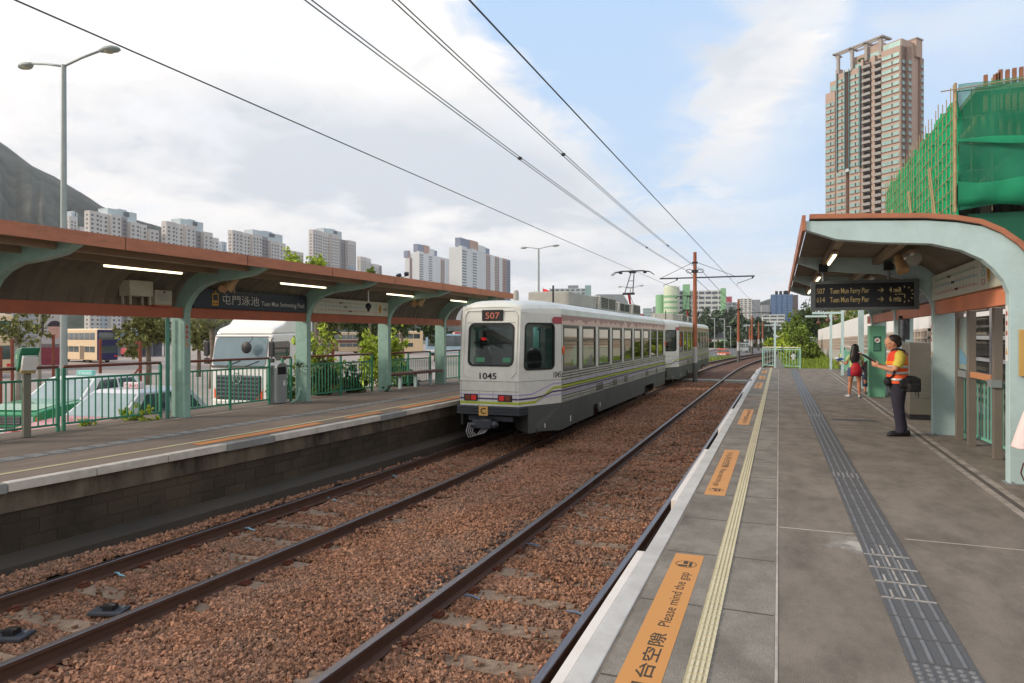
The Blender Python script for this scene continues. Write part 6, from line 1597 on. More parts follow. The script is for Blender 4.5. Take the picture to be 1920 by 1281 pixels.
b = MB(); lo, nn = roundring(Q, (.02, .98, .02, .98), 4, .05, .09, .001, .001, 0); pl_ = [quadpt(Q, *p)+nn*.012 for p in lo(0)]; b.poly(pl_); b.build('windscreen', mat('truck_windscreen', (112, 132, 140), .08, var=.12, scale=1.2, spec=.9), tr)
b = MB(); b.quad(*[quadpt(Q, *p)+nn*.015 for p in ((.0, -.06), (1, -.06), (1, .015), (0, .015))]); b.quad(*[quadpt(Q, *p)+nn*.016 for p in ((.0, .98), (1, .98), (1, 1.01), (0, 1.01))]); b.build('windscreen_trim', M_black, tr)
b = MB()
for x0 in (.5, -.3): b.tube([(x0, .09, 1.62), (x0-.55, .065, 1.80)], .012, 5)
b.each('wiper', M_black, tr)
for sx in (-1, 1):
    b = MB(); pts = [(-.34, 1.82), (-.24, 1.98), (-.30, 2.44), (-.95, 2.46), (-1.0, 2.38), (-1.0, 1.98), (-.78, 1.82)]; b.prism(pts, 'x', sx*(W-.02), sx*(W+.012)); b.build('side_window', M_dglass, tr)
    b = MB(); b.box(sx*(W+.05), sx*(W+.26), .02, .10, 1.95, 2.45); m_ = b.build('mirror', M_dark, tr, bevel=.03); MB().box(sx*(W+.07), sx*(W+.24), -.0, .018, 2.0, 2.4).build('mirror_glass', M_dglass, m_)
    b = MB(); b.tube([(sx*W, -.2, 2.55), (sx*(W+.15), .05, 2.52), (sx*(W+.15), .05, 1.75), (sx*W, -.1, 1.7)], .018, 6); b.box(sx*(W+.06), sx*(W+.24), .02, .09, 1.68, 1.88); b.build('mirror_arm', M_dark, tr)
    b = MB(); b.add([(sx*.78, .13, .55), (sx*1.20, .02, .55), (sx*1.20, .02, 1.10), (sx*.78, .07, .55), (sx*1.16, -.1, .55), (sx*1.16, -.1, 1.10)], [(0, 1, 2), (3, 5, 4), (0, 3, 4, 1), (1, 4, 5, 2), (2, 5, 3, 0)]); b.build('headlight', mat('orange_lamp', (226, 92, 48), .25, var=.15, scale=9), tr)
    wheel(tr, sx*1.02, -1.0, .48, .28, sx); wheel(tr, sx*.98, -4.0, .48, .4, sx)
b = MB(); b.tube([(-.55, .05, 2.62), (-.75, .22, 2.55), (-.55, .25, 2.35)], .012, 5); b.lathe([(0, .2), (.19, .21), (.20, .25), (.12, .29), (0, .30)], (-.5, 0, 2.25), 20, axis='y'); b.build('round_mirror', M_dark, tr, smooth=True, auto=40)
g = MB().box(-.95, .95, .04, .10, .50, 1.32).build('grille', mat('grille_dark', (52, 58, 66), .5, .2), tr, bevel=.03)
b = MB(); [b.box(-.88, .88, .10, .125, .58+.13*k, .64+.13*k) for k in range(6)]; b.build('grille_slats', mat('grille_slat', (84, 90, 98), .4, .4), g, bevel=.005)
b = MB(); 
for k in range(20):
    a0, a1 = 2*math.pi*k/20, 2*math.pi*(k+1)/20
    b.quad(*[(.0+r*math.cos(a), .15, 1.22+r*math.sin(a)) for r, a in ((.15, a0), (.15, a1), (.19, a1), (.19, a0))])
for a in (90, 210, 330): b.obox((.07*math.cos(R(a)), .15, 1.22+.07*math.sin(R(a))), .15, .01, .025, ry=-R(a))
b.build('round_emblem', M_chrome, g)
b = MB(); b.prism([(-1.24, -.3), (-1.2, .06), (-.9, .17), (.9, .17), (1.2, .06), (1.24, -.3)], 'z', .18, .50); b.build('bumper', M_tw, tr, bevel=.03)
MB().box(-.8, .8, .165, .175, .22, .36).build('bumper_grille', M_dark, tr); MB().box(-.26, .26, .176, .182, .40, .5).build('number_plate', M_white, tr)
b = MB(); b.box(-.45, .45, -6.0, -2.3, .55, .85); b.box(-1.1, 1.1, -2.6, -2.35, .4, 2.2); b.build('chassis', M_dark, tr)
MB().box(-1.235, -1.225, -1.9, -1.75, 2.83, 2.88).build('red_marking', mat('red_marking', (190, 60, 60)), tr)
# ---------------------------------------------------------------- double deckers
def bus(label, loc, rz, mbody, mend, s=1.0, L_=11.0, band=None, advert=None, grp='double decker buses in the lot'):
    t = thing('double_decker_bus', label, 'bus', loc, rz, grp); t.scale = (s,)*3
    H_ = 4.35; W = 1.25
    b = MB(); b.box(-W, W, 0, L_, .32, H_); b.build('body', mbody, t, bevel=.12)
    b = MB(); b.box(-W-.004, W+.004, -.012, .25, .34, H_-.06); b.build('end_panel', mend, t, bevel=.1)
    for sx in (-1, 1):
        b = MB()
        n = 7; p = (L_-1.2)/n
        for k in range(n): b.box(sx*W, sx*(W+.012), .7+k*p, .7+(k+.93)*p, 2.95, 3.85)
        b.build('upper_windows', M_win, t)
        b = MB()
        for k in range(n):
            if k in (2, n-1): continue
            b.box(sx*W, sx*(W+.012), .7+k*p, .7+(k+.93)*p, 1.35, 2.10)
        b.build('lower_windows', M_win, t)
        for y in (2.4, L_-2.6): wheel(t, sx*1.08, y, .48, .28, sx)
        if band: MB().box(sx*W, sx*(W+.008), .3, L_-.1, 2.2, 2.75).build('side_band', band, t)
        MB().box(sx*W, sx*(W+.014), .7+2*p, .7+2.8*p, .45, 2.15).build('door', mat('bus_door', (120, 100, 82), .4), t)
    MB().box(-W+.15, W-.15, -.02, -.012, 2.95, 3.9).build('upper_end_window', M_win, t); MB().box(-W+.15, W-.15, -.02, -.012, 1.25, 2.2).build('lower_end_window', M_win, t)
    MB().box(-.9, .9, .3, L_-.3, H_, H_+.06).build('roof', mat('bus_roof', (226, 220, 206), .5), t)
    for sx in (-1, 1): MB().box(sx*.8, sx*1.1, -.025, -.012, .75, .95).build('lamp', M_lens, t)
    return t
M_bcream = mat('bus_cream', (222, 196, 160), .4, var=.04); M_bpur = mat('bus_purple', (44, 38, 84), .35, var=.25, scale=.6); M_bmar = mat('bus_maroon', (88, 54, 60), .4, var=.1); M_bgold = mat('bus_champagne', (186, 166, 138), .35, .2, var=.05)
c1 = P(178, 678, 66)
bs = bus('cream double decker with a purple end seen between the lamp post and the first tree', (c1.x+.6, c1.y+.9, -.1), R(78), M_bcream, M_bpur, .76, 11)
rd = MB().box(1.262, 1.268, 1.0, 2.1, 2.28, 2.72).build('red_square_advert', mat('advert_red', (206, 60, 70), .5), bs)
bx = MB(); bx.text('1', (1.263, 3.0, 2.3), (0, 1, 0), (0, 0, 1), .5, width=.2); bx.text('1A', (1.263, 4.6, 2.3), (0, 1, 0), (0, 0, 1), .5, width=.5)
c2 = P(-14, 705, 42)
bus('cream double decker cut by the left photo edge, behind a thin tree', (c2.x-.5, c2.y+.4, -.1), R(90), M_bcream, M_bcream, .92, 10)
for i, (u, zc, rz, mb_, me_, sc_, bd, lab) in enumerate((
    (596, 104, -62, M_bgold, M_bcream, .72, M_bmar, 'dark banded double decker right of the truck pillar'),
    (690, 100, -60, M_bcream, M_bgold, .76, None, 'cream double decker behind the bright shrub, left of the third pillar'),
    (642, 118, -62, M_bmar, M_bcream, .72, M_bgold, 'maroon double decker partly behind the bright shrub'),
    (850, 110, -55, mat('bus_red', (176, 60, 70), .4), M_bcream, .75, None, 'red and white double decker glimpsed just left of the tram'))):
    c = P(u, 660, zc); bus(lab, (c.x, c.y, -.1), R(rz), mb_, me_, sc_, 10.5, bd)
# blue tent, red van, white coach between
c = P(240, 650, 88)
tn = thing('market_tent', 'low tent with a blue roof beyond the double decker', 'tent', (c.x, c.y, -.1), R(25))
b = MB(); b.prism([(-4, 2.2), (0, 3.0), (4, 2.2), (4, 2.1), (-4, 2.1)], 'y', -2, 2); b.build('roof', mat('tent_blue', (72, 112, 160), .6), tn)
o0 = None
for x in (-3.8, 3.8):
    for y in (-1.8, 1.8):
        if o0 is None: o = o0 = MB().box(-.05, .05, -.05, .05, 0, 2.1).build('pole', M_steel, tn)
        else: o = o0.copy(); col.objects.link(o); o.parent = tn
        o.location = (x, y, 0)
MB().box(-3.5, 3.5, 1.7, 1.75, 0, 2.0).build('back_sheet', mat('tent_back', (120, 128, 140), .8), tn)
def van(label, loc, rz, m1, m2, s=1, L_=5.0, H_=2.2, name='van', cat='van'):
    t = thing(name, label, cat, loc, rz); t.scale = (s,)*3
    b = MB(); pr = [(0, .35), (L_, .35), (L_, 1.0), (L_-.75, 1.25), (L_-1.3, H_-.1), (L_-1.6, H_), (.1, H_), (0, H_-.15)]; b.prism(pr, 'x', -.9, .9); b.build('body', m1, t, bevel=.06)
    for sx in (-1, 1):
        MB().prism([(L_-1.0, 1.25), (L_-1.4, H_-.25), (L_-2.2, H_-.25), (L_-2.2, 1.25)], 'x', sx*.9, sx*.912).build('front_side_window', M_win, t)
        MB().box(sx*.9, sx*.912, .3, L_-2.4, 1.25, H_-.25).build('side_window', M_win, t)
        for y in (1.0, L_-1.0): wheel(t, sx*.78, y, .33, .2, sx)
    MB().box(-.75, .75, -.012, 0, 1.25, H_-.3).build('rear_window', M_win, t)
    b = MB(); b.quad((.8, L_-.78, 1.28), (-.8, L_-.78, 1.28), (-.75, L_-1.27, H_-.18), (.75, L_-1.27, H_-.18)); o = b.build('windscreen', M_win, t); o.location = (0, .02, .015)
    MB().box(-.905, .905, .1, L_-.02, .55, .8).build('side_band', m2, t)
    for sx in (-1, 1): MB().box(sx*.55, sx*.85, L_-.01, L_+.02, .75, .95).build('headlight', M_white, t)
    return t
M_vred = mat('van_red', (186, 50, 60), .4); M_vor = mat('minibus_orange', (214, 96, 50), .4)
c = P(252, 660, 84); van('red van beside the blue roofed tent', (c.x, c.y, -.1), R(60), M_vred, M_vred, .9)
c = P(1350, 664, 96); van('orange and white minibus on the road beyond the second tram car', (c.x, c.y, -.3), R(-150), M_vor, M_white, .44, 5.5, 2.4, 'minibus', 'minibus')
c = P(1393, 660, 120); van('grey lorry beyond the second rusty pole', (c.x, c.y, -.3), R(-160), mat('lorry_grey', (150, 158, 160), .5), M_grey, .62, 6, 2.6, 'lorry', 'lorry')
c = P(1442, 650, 130); van('small reddish van far along the tracks', (c.x-4, c.y, -.3), R(-160), M_vred, M_white, .5)
c = P(800, 664, 92); van('white and blue coach behind the second bright shrub', (c.x, c.y, -.1), R(-70), mat('coach_blue', (150, 178, 196), .4), M_white, 1.0, 8, 2.9, 'coach', 'coach')
# grey building with poster
c = P(74, 700, 52); k_ = thing('depot_building', 'pale grey building with horizontal louvres and a tall portrait poster, far left', 'building', (c.x, c.y, -.1), R(54))
MB().box(-1.75, 1.55, 0, 8, 0, 8.5).build('wall', mat('depot_grey', (178, 182, 186), .8, var=.05, scale=.6), k_)
b = MB(); [b.box(-1.6, -.1, -.04, .0, 1.2+.32*k, 1.42+.32*k) for k in range(10)]; b.build('louvres', mat('louvre_grey', (150, 154, 158), .7), k_)
MB().box(-1.6, 1.6, -.03, 0, 4.6, 6.4).build('upper_panel', mat('panel_grey', (140, 146, 148), .7), k_)
po = thing('portrait_poster', 'tall poster of a person in dark red on the grey building', 'poster', k_.location+Vector((math.sin(R(54))*.05, -math.cos(R(54))*.05, .3)), R(54))
MB().box(0, 1.55, -.03, 0, 0, 4.0).build('poster_sheet', mat('poster_ground', (176, 172, 174), .6, var=.1), po)
b = MB(); b.box(.05, 1.50, -.035, -.03, .1, 1.7, 0); b.box(.0, .28, -.036, -.03, 2.4, 3.8, 2)
n = 20; b.poly([(.98+.42*math.cos(2*math.pi*k/n), -.040, 2.72+.62*math.sin(2*math.pi*k/n)) for k in range(n)], 1)
b.poly([(.98+.46*math.cos(math.pi*k/n), -.042, 3.05+.45*math.sin(math.pi*k/n)) for k in range(n+1)], 2)
b.box(.84, .92, -.043, -.04, 2.82, 2.86, 2); b.box(1.04, 1.12, -.043, -.04, 2.82, 2.86, 2); b.box(.9, 1.08, -.043, -.04, 2.40, 2.44, 0); b.box(.1, 1.45, -.038, -.035, 1.45, 1.72, 3)
b.build('printed_figure', [mat('poster_red', (128, 52, 66), .6, var=.2), mat('poster_skin', (190, 150, 136), .6), mat('poster_hair', (52, 44, 48), .6), mat('poster_grey', (120, 112, 116), .6)], po)

M_rpost = mat('rusty_post', (122, 66, 50), .85, var=.25, scale=5)
for u, v0, zc, br, lab in ((23, 636, 25, 0, 'rusty post at the far left behind the card reader'), (188, 636, 26, 0, 'rusty post in front of the purple bus end'), (263, 640, 25, 1, 'rusty braced post in front of the olive tree'), (100, 628, 28, 0, 'thin rusty post in front of the portrait poster'), (624, 642, 24, 0, 'thin rusty post behind the railing under the route sign'), (1, 650, 24, 0, 'rusty post cut by the left photo edge')):
    q = P(u, 630, zc); t = thing('rusty_post', lab, 'post', (q.x, q.y, -.1), 0, 'rusty posts along the lot edge'); zt = HH+(630-v0)*zc/1280.+.1
    MB().tube([(0, 0, 0), (0, 0, zt)], .055, 8).build('post', M_rpost, t, smooth=True, auto=40)
    if br: MB().tube([(0, 0, 1.5), (-.9, -.5, .1)], .035, 6).build('brace', M_rpost, t)
# ================================================================ VEGETATION
def leafmat(name, c, t=.0): return mat(name, c, .7, var=.25, scale=.9, island=.38, spec=.2)
L_dark = leafmat('leaves_dark', (74, 88, 50)); L_mid = leafmat('leaves_mid', (112, 130, 56)); L_yel = leafmat('leaves_yellow_green', (160, 178, 66)); L_olive = leafmat('leaves_olive', (112, 114, 66)); L_far = leafmat('leaves_far', (84, 98, 78))
M_bark = mat('bark', (112, 100, 86), .9, var=.25, scale=6, bump=.5, bscale=12); M_barkp = mat('pale_bark', (150, 146, 134), .9, var=.2, scale=6)
def leaves(blobs, n, size, seed, cl=.30):
    r = np.random.default_rng(seed); tot = sum(b[3]*b[4]*b[5] for b in blobs); V = []
    for (cx, cy, cz, rx, ry, rz) in blobs:
        k = max(12, int(n*rx*ry*rz/tot)); nc = max(5, k//26)
        d = r.normal(size=(nc, 3)); d /= np.linalg.norm(d, axis=1)[:, None]; rad = r.uniform(.25, 1.0, (nc, 1))**.45
        cc = d*rad*(.85+.3*r.uniform(size=(nc, 1)))
        idx = r.integers(0, nc, k); p = cc[idx]+r.normal(size=(k, 3))*cl*r.uniform(.4, 1, (nc, 1))[idx]*.62
        V.append(p*np.array([rx, ry, rz])+np.array([cx, cy, cz]))
    p = np.concatenate(V); k = len(p)
    a = r.normal(size=(k, 3)); a /= np.linalg.norm(a, axis=1)[:, None]; b_ = r.normal(size=(k, 3)); b_ -= a*(a*b_).sum(1)[:, None]; b_ /= np.linalg.norm(b_, axis=1)[:, None]
    s = size*r.uniform(.6, 1.3, (k, 1)); v = np.stack([p-a*s, p+b_*s*.5, p+a*s, p-b_*s*.5], 1).reshape(-1, 3)
    return v, np.arange(4*k).reshape(k, 4)
_seed = [100]
def tree(label, base, blobs, n, size, lm, tr=.12, trunk_h=None, name='tree', grp=None, bark=None, cat='tree'):
    t = thing(name, label, cat, base, 0, grp); _seed[0] += 1
    v, f = leaves(blobs, n, size, _seed[0]); np_mesh('crown', v, f, lm, t)
    b = MB(); r = random.Random(_seed[0]); z = trunk_h or min(q[2] for q in blobs); tops = sorted(blobs, key=lambda q: -q[2])
    j = (tops[0][0]*.3, tops[0][1]*.3, z)
    b.tube([(0, 0, -.2), (j[0]*.4+r.uniform(-.05, .05), j[1]*.4, z*.5), j], [tr*1.25, tr, tr*.75], 8)
    for q in tops[:7]:
        m_ = ((j[0]+q[0])/2+r.uniform(-.1, .1)*q[3], (j[1]+q[1])/2, (j[2]+q[2])/2+.1*q[5]); b.tube([j, m_, (q[0], q[1], q[2])], [tr*.6, tr*.4, tr*.15], 6)
    b.build('trunk', bark or M_bark, t, smooth=True); return t
def U(zc): return zc/1280.   # metres per photo pixel at that depth
def blobset(r, w, h, z0, n, k=.42):
    out = []
    for i in range(n):
        a = r.uniform(0, 6.28); rr = r.uniform(0, .62); z = z0+h*(.28+.5*r.random()); s = 1-.55*abs((z-z0)/h-.45)
        out.append((w/2*rr*math.cos(a)*s*1.4, w/2*rr*math.sin(a)*s*1.4, z, w*k*r.uniform(.6, 1)*s*.62, w*k*r.uniform(.6, 1)*s*.62, h*.26*r.uniform(.7, 1.1)))
    out.append((0, 0, z0+h*.62, w*.3, w*.3, h*.36)); return out
def ptree(label, u, zc, wpx, vtop, lm, n, size, zb=-.1, crown_frac=.7, name='tree', grp=None, tr=.12, nb=7, cat='tree', bark=None):
    q = P(u, 630, zc); top = HH+(630-vtop)*U(zc); Ht = top-zb; r = random.Random(int(u*7+zc)); w = wpx*U(zc); z0 = Ht*(1-crown_frac)
    return tree(label, (q.x, q.y, zb), blobset(r, w, Ht-z0, z0, nb), n, size, lm, tr, None, name, grp, bark, cat)
tl = 'trees in the bus lot'
ptree('slim pale trunked tree with sparse leaves in front of the cream bus, far left', 34, 27, 95, 560, L_olive, 650, .10, crown_frac=.62, grp=tl, bark=M_barkp, tr=.09)
ptree('slim sparse tree in front of the grey building with the poster', 74, 30, 60, 540, L_olive, 420, .10, crown_frac=.5, grp=tl, bark=M_barkp, tr=.07)
ptree('leafy olive tree left of the first tall pillar', 278, 36, 118, 570, L_olive, 3600, .13, crown_frac=.72, grp=tl, tr=.13)
ptree('olive tree between the first pillar and the truck', 372, 44, 70, 580, L_olive, 2400, .14, crown_frac=.7, grp=tl)
ptree('tree with a top showing above the far roof, left of two', 545, 62, 66, 470, L_yel, 2600, .18, crown_frac=.5, grp=tl, tr=.18)
ptree('tree with a top showing above the far roof, right of two', 592, 60, 60, 476, L_yel, 2600, .18, crown_frac=.5, grp=tl, tr=.18)
ptree('tree barely topping the far roof below the short apartment block', 694, 64, 62, 502, L_mid, 2200, .18, crown_frac=.55, grp=tl, tr=.16)
ptree('tree behind the buses seen under the route sign', 615, 70, 70, 575, L_olive, 2200, .2, crown_frac=.7, grp=tl)
ptree('dark tree behind the bright shrub, left of the third pillar', 690, 66, 110, 560, L_dark, 3600, .2, crown_frac=.75, grp=tl)
ptree('dark leaning tree between the third and fourth pillars', 756, 58, 80, 570, L_dark, 2600, .16, crown_frac=.5, grp=tl)
ptree('dark tree behind the fourth pillar', 815, 70, 90, 572, L_dark, 3000, .2, crown_frac=.7, grp=tl)
# palm like plant behind the truck
q = P(415, 630, 34); pt = thing('palm_tree', 'palm with drooping fronds behind the white truck roof', 'palm', (q.x-.6, q.y, -.1))
b = MB(); b.tube([(0, 0, 0), (.05, 0, 1.5), (0, 0, 3.0)], [.16, .13, .12], 8); b.build('trunk', M_bark, pt, smooth=True)
V_ = []; F_ = []; rr_ = np.random.default_rng(5)
for k in range(16):
    a = 2*math.pi*k/16; d = np.array([math.cos(a), math.sin(a), 0]); s = np.array([-math.sin(a), math.cos(a), 0]); Ln = rr_.uniform(1.3, 1.9)
    for j in range(26):
        f = (j+1)/26; c = d*Ln*f+np.array([0, 0, 3.0+.9*math.sin(f*2.2)-.9*f*f*1.3])
        for sg in (-1, 1):
            L2 = .34*(1-.5*f); tip = c+s*sg*L2*.8+d*L2*.4+np.array([0, 0, -L2*.5]); i = len(V_); V_ += [c, c+d*.05, tip]; F_.append((i, i+1, i+2))
np_mesh('fronds', V_, F_, L_olive, pt)
# shrubs right behind the far railing
sh = 'shrubs behind the far platform railing'
def shrub(label, s, t, w, h, lm, n, size, z=0, nb=6): 
    p = LW(s, t, 0); r = random.Random(int(s*100+t*10)); return tree(label, (p.x, p.y, .1), blobset(r, w, h, .25, nb), n, size, lm, .03, .4, 'shrub', sh, cat='shrub')
shrub('bright yellow green shrub rising above the railing under the route sign', 1.6, 5.9, 1.9, 2.55, L_yel, 3000, .075, nb=9)
shrub('dark leafy shrub pressed against the railing below the bright one', .85, 5.2, 1.1, 1.5, L_dark, 1700, .06)
shrub('dark shrub by the railing post left of the third pillar', .75, 6.4, .9, 1.45, L_dark, 1200, .06)
shrub('bright yellow green shrub behind the bench', 1.7, 9.3, 2.2, 2.6, L_yel, 3600, .085, nb=10)
shrub('dark low shrub behind the bench near the fourth pillar', .8, 9.4, 1.2, 1.3, L_dark, 1400, .06)
shrub('mid green shrub behind the railing at the left of the route sign', 1.2, 4.2, .9, 1.3, L_mid, 900, .06)
shrub('small yellow green weeds beside the silver roofed taxi', .62, -.75, .9, .95, L_yel, 800, .05)
shrub('low weeds in front of the silver roofed taxi', .62, -1.5, .8, .72, L_yel, 400, .045)
shrub('weeds climbing behind the litter bin', .7, 3.15, .5, 1.35, L_yel, 700, .05)
p = LW(-.0, 3.42, .55); 
tree('small dark sprig growing out of the second far pillar', (p.x, p.y-.12, 1.75), [(0, 0, .05, .16, .1, .08), (.1, 0, .0, .1, .08, .06)], 60, .035, L_dark, .006, .05, 'sprig', cat='plant')
p = LW(-.05, 7.0, .0); tree('tuft of dark weeds at the foot of the third far pillar', (p.x, p.y, .9), [(0, 0, .1, .15, .12, .12)], 90, .03, L_dark, .004, .03, 'weed_tuft', cat='plant')
# woods and trees ahead
wd = 'dark trees beyond the tracks'
for i, (u, vt, w, zc) in enumerate(((1286, 580, 44, 210), (1318, 576, 52, 220), (1345, 580, 46, 205), (1366, 574, 44, 225), (1392, 590, 50, 190), (1416, 598, 46, 185), (1440, 606, 44, 180), (1330, 592, 60, 170), (1376, 600, 60, 165), (1298, 592, 60, 175), (1420, 610, 60, 160))):
    ptree(['dark wood tree at the left end of the wood above the second tram car', 'dark tree right of the first rusty pole on the skyline', 'dark skyline tree below the green striped block', 'tallest dark tree below the pink roofed block', 'dark tree just right of the second rusty pole', 'dark tree below the white lattice block', 'dark tree below the small grey tower', 'front row tree above the footbridge left end', 'front row tree above the footbridge middle', 'front row tree behind the second tram roof', 'front row tree above the footbridge right end'][i], u, zc, w, vt, L_far, 1500, .55, -.5, .85, grp=wd, nb=8, tr=.3)
rt = 'bushy trees at the right of the track'
for i, (u, vt, w, zc, lm) in enumerate(((1492, 584, 60, 88, L_mid), (1520, 566, 70, 96, L_dark), (1556, 574, 80, 104, L_mid), (1600, 570, 90, 112, L_mid), (1650, 566, 90, 118, L_dark), (1474, 622, 46, 76, L_yel), (1500, 612, 52, 66, L_mid), (1462, 632, 38, 110, L_mid), (1448, 634, 30, 125, L_yel), (1520, 640, 40, 58, L_mid), (1484, 648, 40, 60, L_yel))):
    ptree(['mid green bushy tree left of the display board', 'tallest dark bushy tree below the display board', 'bushy tree above the white barrier end', 'bushy tree above the white barrier, farther right', 'dark tree behind the barrier under the near canopy', 'yellow green shrub right of the end post', 'mid green shrub above the end fence corner', 'small green tree at the left end of the right hand thicket', 'small yellow green tree closest to the far poles', 'green bush against the barrier end', 'low yellow green bush behind the end fence'][i], u, zc, w*1.15, vt, lm, 3000, .20 if zc > 70 else .15, -.4, .92, grp=rt, nb=10, tr=.12)
for i, (u, vt, w, zc, lm) in enumerate(((1340, 640, 50, 150, L_dark), (1372, 640, 40, 160, L_dark), (1400, 640, 40, 165, L_dark), (1428, 642, 34, 170, L_mid))):
    ptree('dark hedge tree under the footbridge, number %s from the left' % ['one', 'two', 'three', 'four'][i], u, zc, w*1.3, vt, lm, 1400, .35, -.5, .95, grp=wd, nb=8)
# tall grass beyond the platform
r = np.random.default_rng(3); V_ = []; F_ = []
n = 16000; y = r.uniform(37.5, 95, n); x = np.where(r.uniform(size=n) < .72, r.uniform(-.1, 3.7, n), r.uniform(-11, -7.8, n)); x = np.where(x > -1, x+np.maximum(0, y-60)**2/1600*.2, x)
near_ = (x > -1); x[(~near_)] += np.array([bend(a) for a in y[~near_]]); 
hh = np.where(near_, r.uniform(.25, .75, n)+.25*np.sin(x*2+y*.4)*.5, r.uniform(.1, .35, n)); a = r.uniform(0, 6.28, n); wv = np.where(near_, .035, .03)+y*.0004
dx = np.cos(a)*wv; dy = np.sin(a)*wv; lx = r.normal(size=n)*.15; ly = r.normal(size=n)*.15
base = np.where(near_, -.35+.55*np.clip((x-.2)/3, 0, 1), -.32)
v = np.stack([np.stack([x-dx, y-dy, base], 1), np.stack([x+dx, y+dy, base], 1), np.stack([x+lx+dx*.3, y+ly, base+hh], 1), np.stack([x+lx-dx*.3, y+ly, base+hh*.96], 1)], 1).reshape(-1, 3)
tag(np_mesh('tall_grass', v, np.arange(4*n).reshape(n, 4), leafmat('grass_blades', (128, 148, 62))), 'tall yellow green grass beyond the near platform end', 'grass', kind='stuff')
b = MB(); b.add([(-.1, 37.4, -.34), (.6, 37.4, -.1), (3.9, 37.4, .22), (-.1, 95, -.34), (.6, 95, -.1), (3.9, 95, .22)], [(0, 1, 4, 3), (1, 2, 5, 4)]); tag(b.build('grass_bank', mat('grass_bank', (96, 108, 56), .95, var=.25, scale=1)), kind='structure')
# ================================================================ POLES AND WIRES
M_rust = mat('rusty_pole', (158, 96, 68), .8, var=.2, scale=3, stretch=(1, 1, .3), dirt=(110, 62, 46), dscale=2, damt=.5)
M_band = mat('pole_band', (186, 184, 184), .7, var=.1, scale=4, dirt=(140, 136, 134), damt=.5); M_pbase = mat('pole_base', (92, 92, 90), .8, var=.15)
def opole(label, u, zc, vtop, zb=-.2, r=.13, arms=True, sc_=1.0):
    q = P(u, 630, zc); top = HH+(630-vtop)*U(zc); t = thing('catenary_pole', label, 'pole', (q.x, q.y, zb), -math.atan(max(0, q.y-45)/430.), 'rusty overhead line poles'); H_ = top-zb
    MB().tube([(0, 0, 2.1*sc_), (0, 0, H_)], [r, r*.72], 12).build('mast', M_rust, t, smooth=True, auto=40); MB().tube([(0, 0, 1.2*sc_), (0, 0, 2.1*sc_)], [r*1.02, r*1.02], 12).build('white_band', M_band, t, smooth=True, auto=40); MB().tube([(0, 0, 0), (0, 0, 1.2*sc_)], [r*1.05, r*1.05], 12).build('grey_base', M_pbase, t, smooth=True, auto=40)
    MB().box(-.28, .28, -.28, .28, 0, .05).build('foot_plate', M_pbase, t)
    za = H_-1.45*sc_
    if arms:
        MB().tube([(-1.98, 0, za), (3.2, 0, za)], .038, 8).build('cross_arm', M_dark, t)
        s = MB(); s.tube([(-1.9, 0, za+.03), (-.15, 0, za+.85)], .014, 6); s.tube([(2.1, 0, za+.05), (.15, 0, za+.85)], .014, 6); s.box(-.15, .15, -.1, .1, za+.8, za+.9); s.build('stay_rods', M_dark, t)
        for x0, x1 in ((-1.0, -1.75), (3.1, 2.3)):
            b = MB(); b.tube([(x0, 0, za-.03), (x0, 0, za-.12), (x1, 0, za-.38), (x1, 0, za-.46)], .018, 6); b.ell((x0, 0, za-.06), .05, .05, .07); b.build('steady_arm', M_dark, t)
        for sx in (-1, 1):
            b = MB(); b.tube([(sx*.12, 0, za+.35), (sx*.24, 0, za+.48), (sx*.40, 0, za+.48), (sx*.50, 0, za+.38), (sx*.40, 0, za+.28), (sx*.24, 0, za+.28), (sx*.12, 0, za+.35)], .022, 6); b.build('insulator_bracket', M_dark, t)
        MB().box(-.16, .16, -.14, .14, za+.28, za+.44).build('clamp', M_dark, t)
    return t
p1 = opole('rusty overhead line pole between the tracks, nearest, with a white band', 1303, 38.8, 473)
opole('second rusty overhead line pole along the tracks', 1384.7, 71, 561, r=.15)
opole('third rusty pole along the tracks', 1410, 100, 592, r=.16, arms=False)
opole('fourth rusty pole along the tracks', 1422.5, 130, 604, r=.17, arms=False)
opole('fifth rusty pole, farthest to the right', 1430, 155, 604, r=.18, arms=False)
opole('rusty pole standing left beside the third one', 1405.5, 112, 612, r=.15, arms=False)
M_wire = mat('wire', (84, 86, 92), .5, .3, var=.05)
def wire(name, label, pts, r, cat='overhead wire', grp='overhead wires'):
    b = MB(); b.tube(pts, r, 6); tag(b.build(name, M_wire), label, cat, grp)
def sag(a, c, s, n=16, ext=0): 
    a, c = Vector(a), Vector(c); out = []
    for k in range(n+1):
        f = k/n; p = a.lerp(c, f); p.z -= s*4*f*(1-f); out.append(p)
    return out
def extend(p, q, L_): p, q = Vector(p), Vector(q); return p+(p-q).normalized()*L_
zc1 = 38.8; e1 = P(1245, 532, zc1); s1 = P(28, 0, 630*0+2.95*1280/630)
nxt = P(1362, 581, 71.5)
wire('contact_wire', 'contact wire over the tram, leftmost of the overhead wires', [extend(s1, e1, 14), s1]+[s1.lerp(e1, k/8) for k in range(1, 8)]+[e1, nxt, P(1398, 606, 112)], .008)
e2 = P(1380, 534, zc1); s2 = P(880, 0, 2.95*1280/630)
wire('contact_wire', 'contact wire over the empty track, rightmost of the overhead wires', [extend(s2, e2, 14), s2]+[s2.lerp(e2, k/8) for k in range(1, 8)]+[e2, P(1424, 581, 71.5), P(1436, 606, 112)], .009)
za = (HH+157*U(zc1))-1.45
pr = p1.location
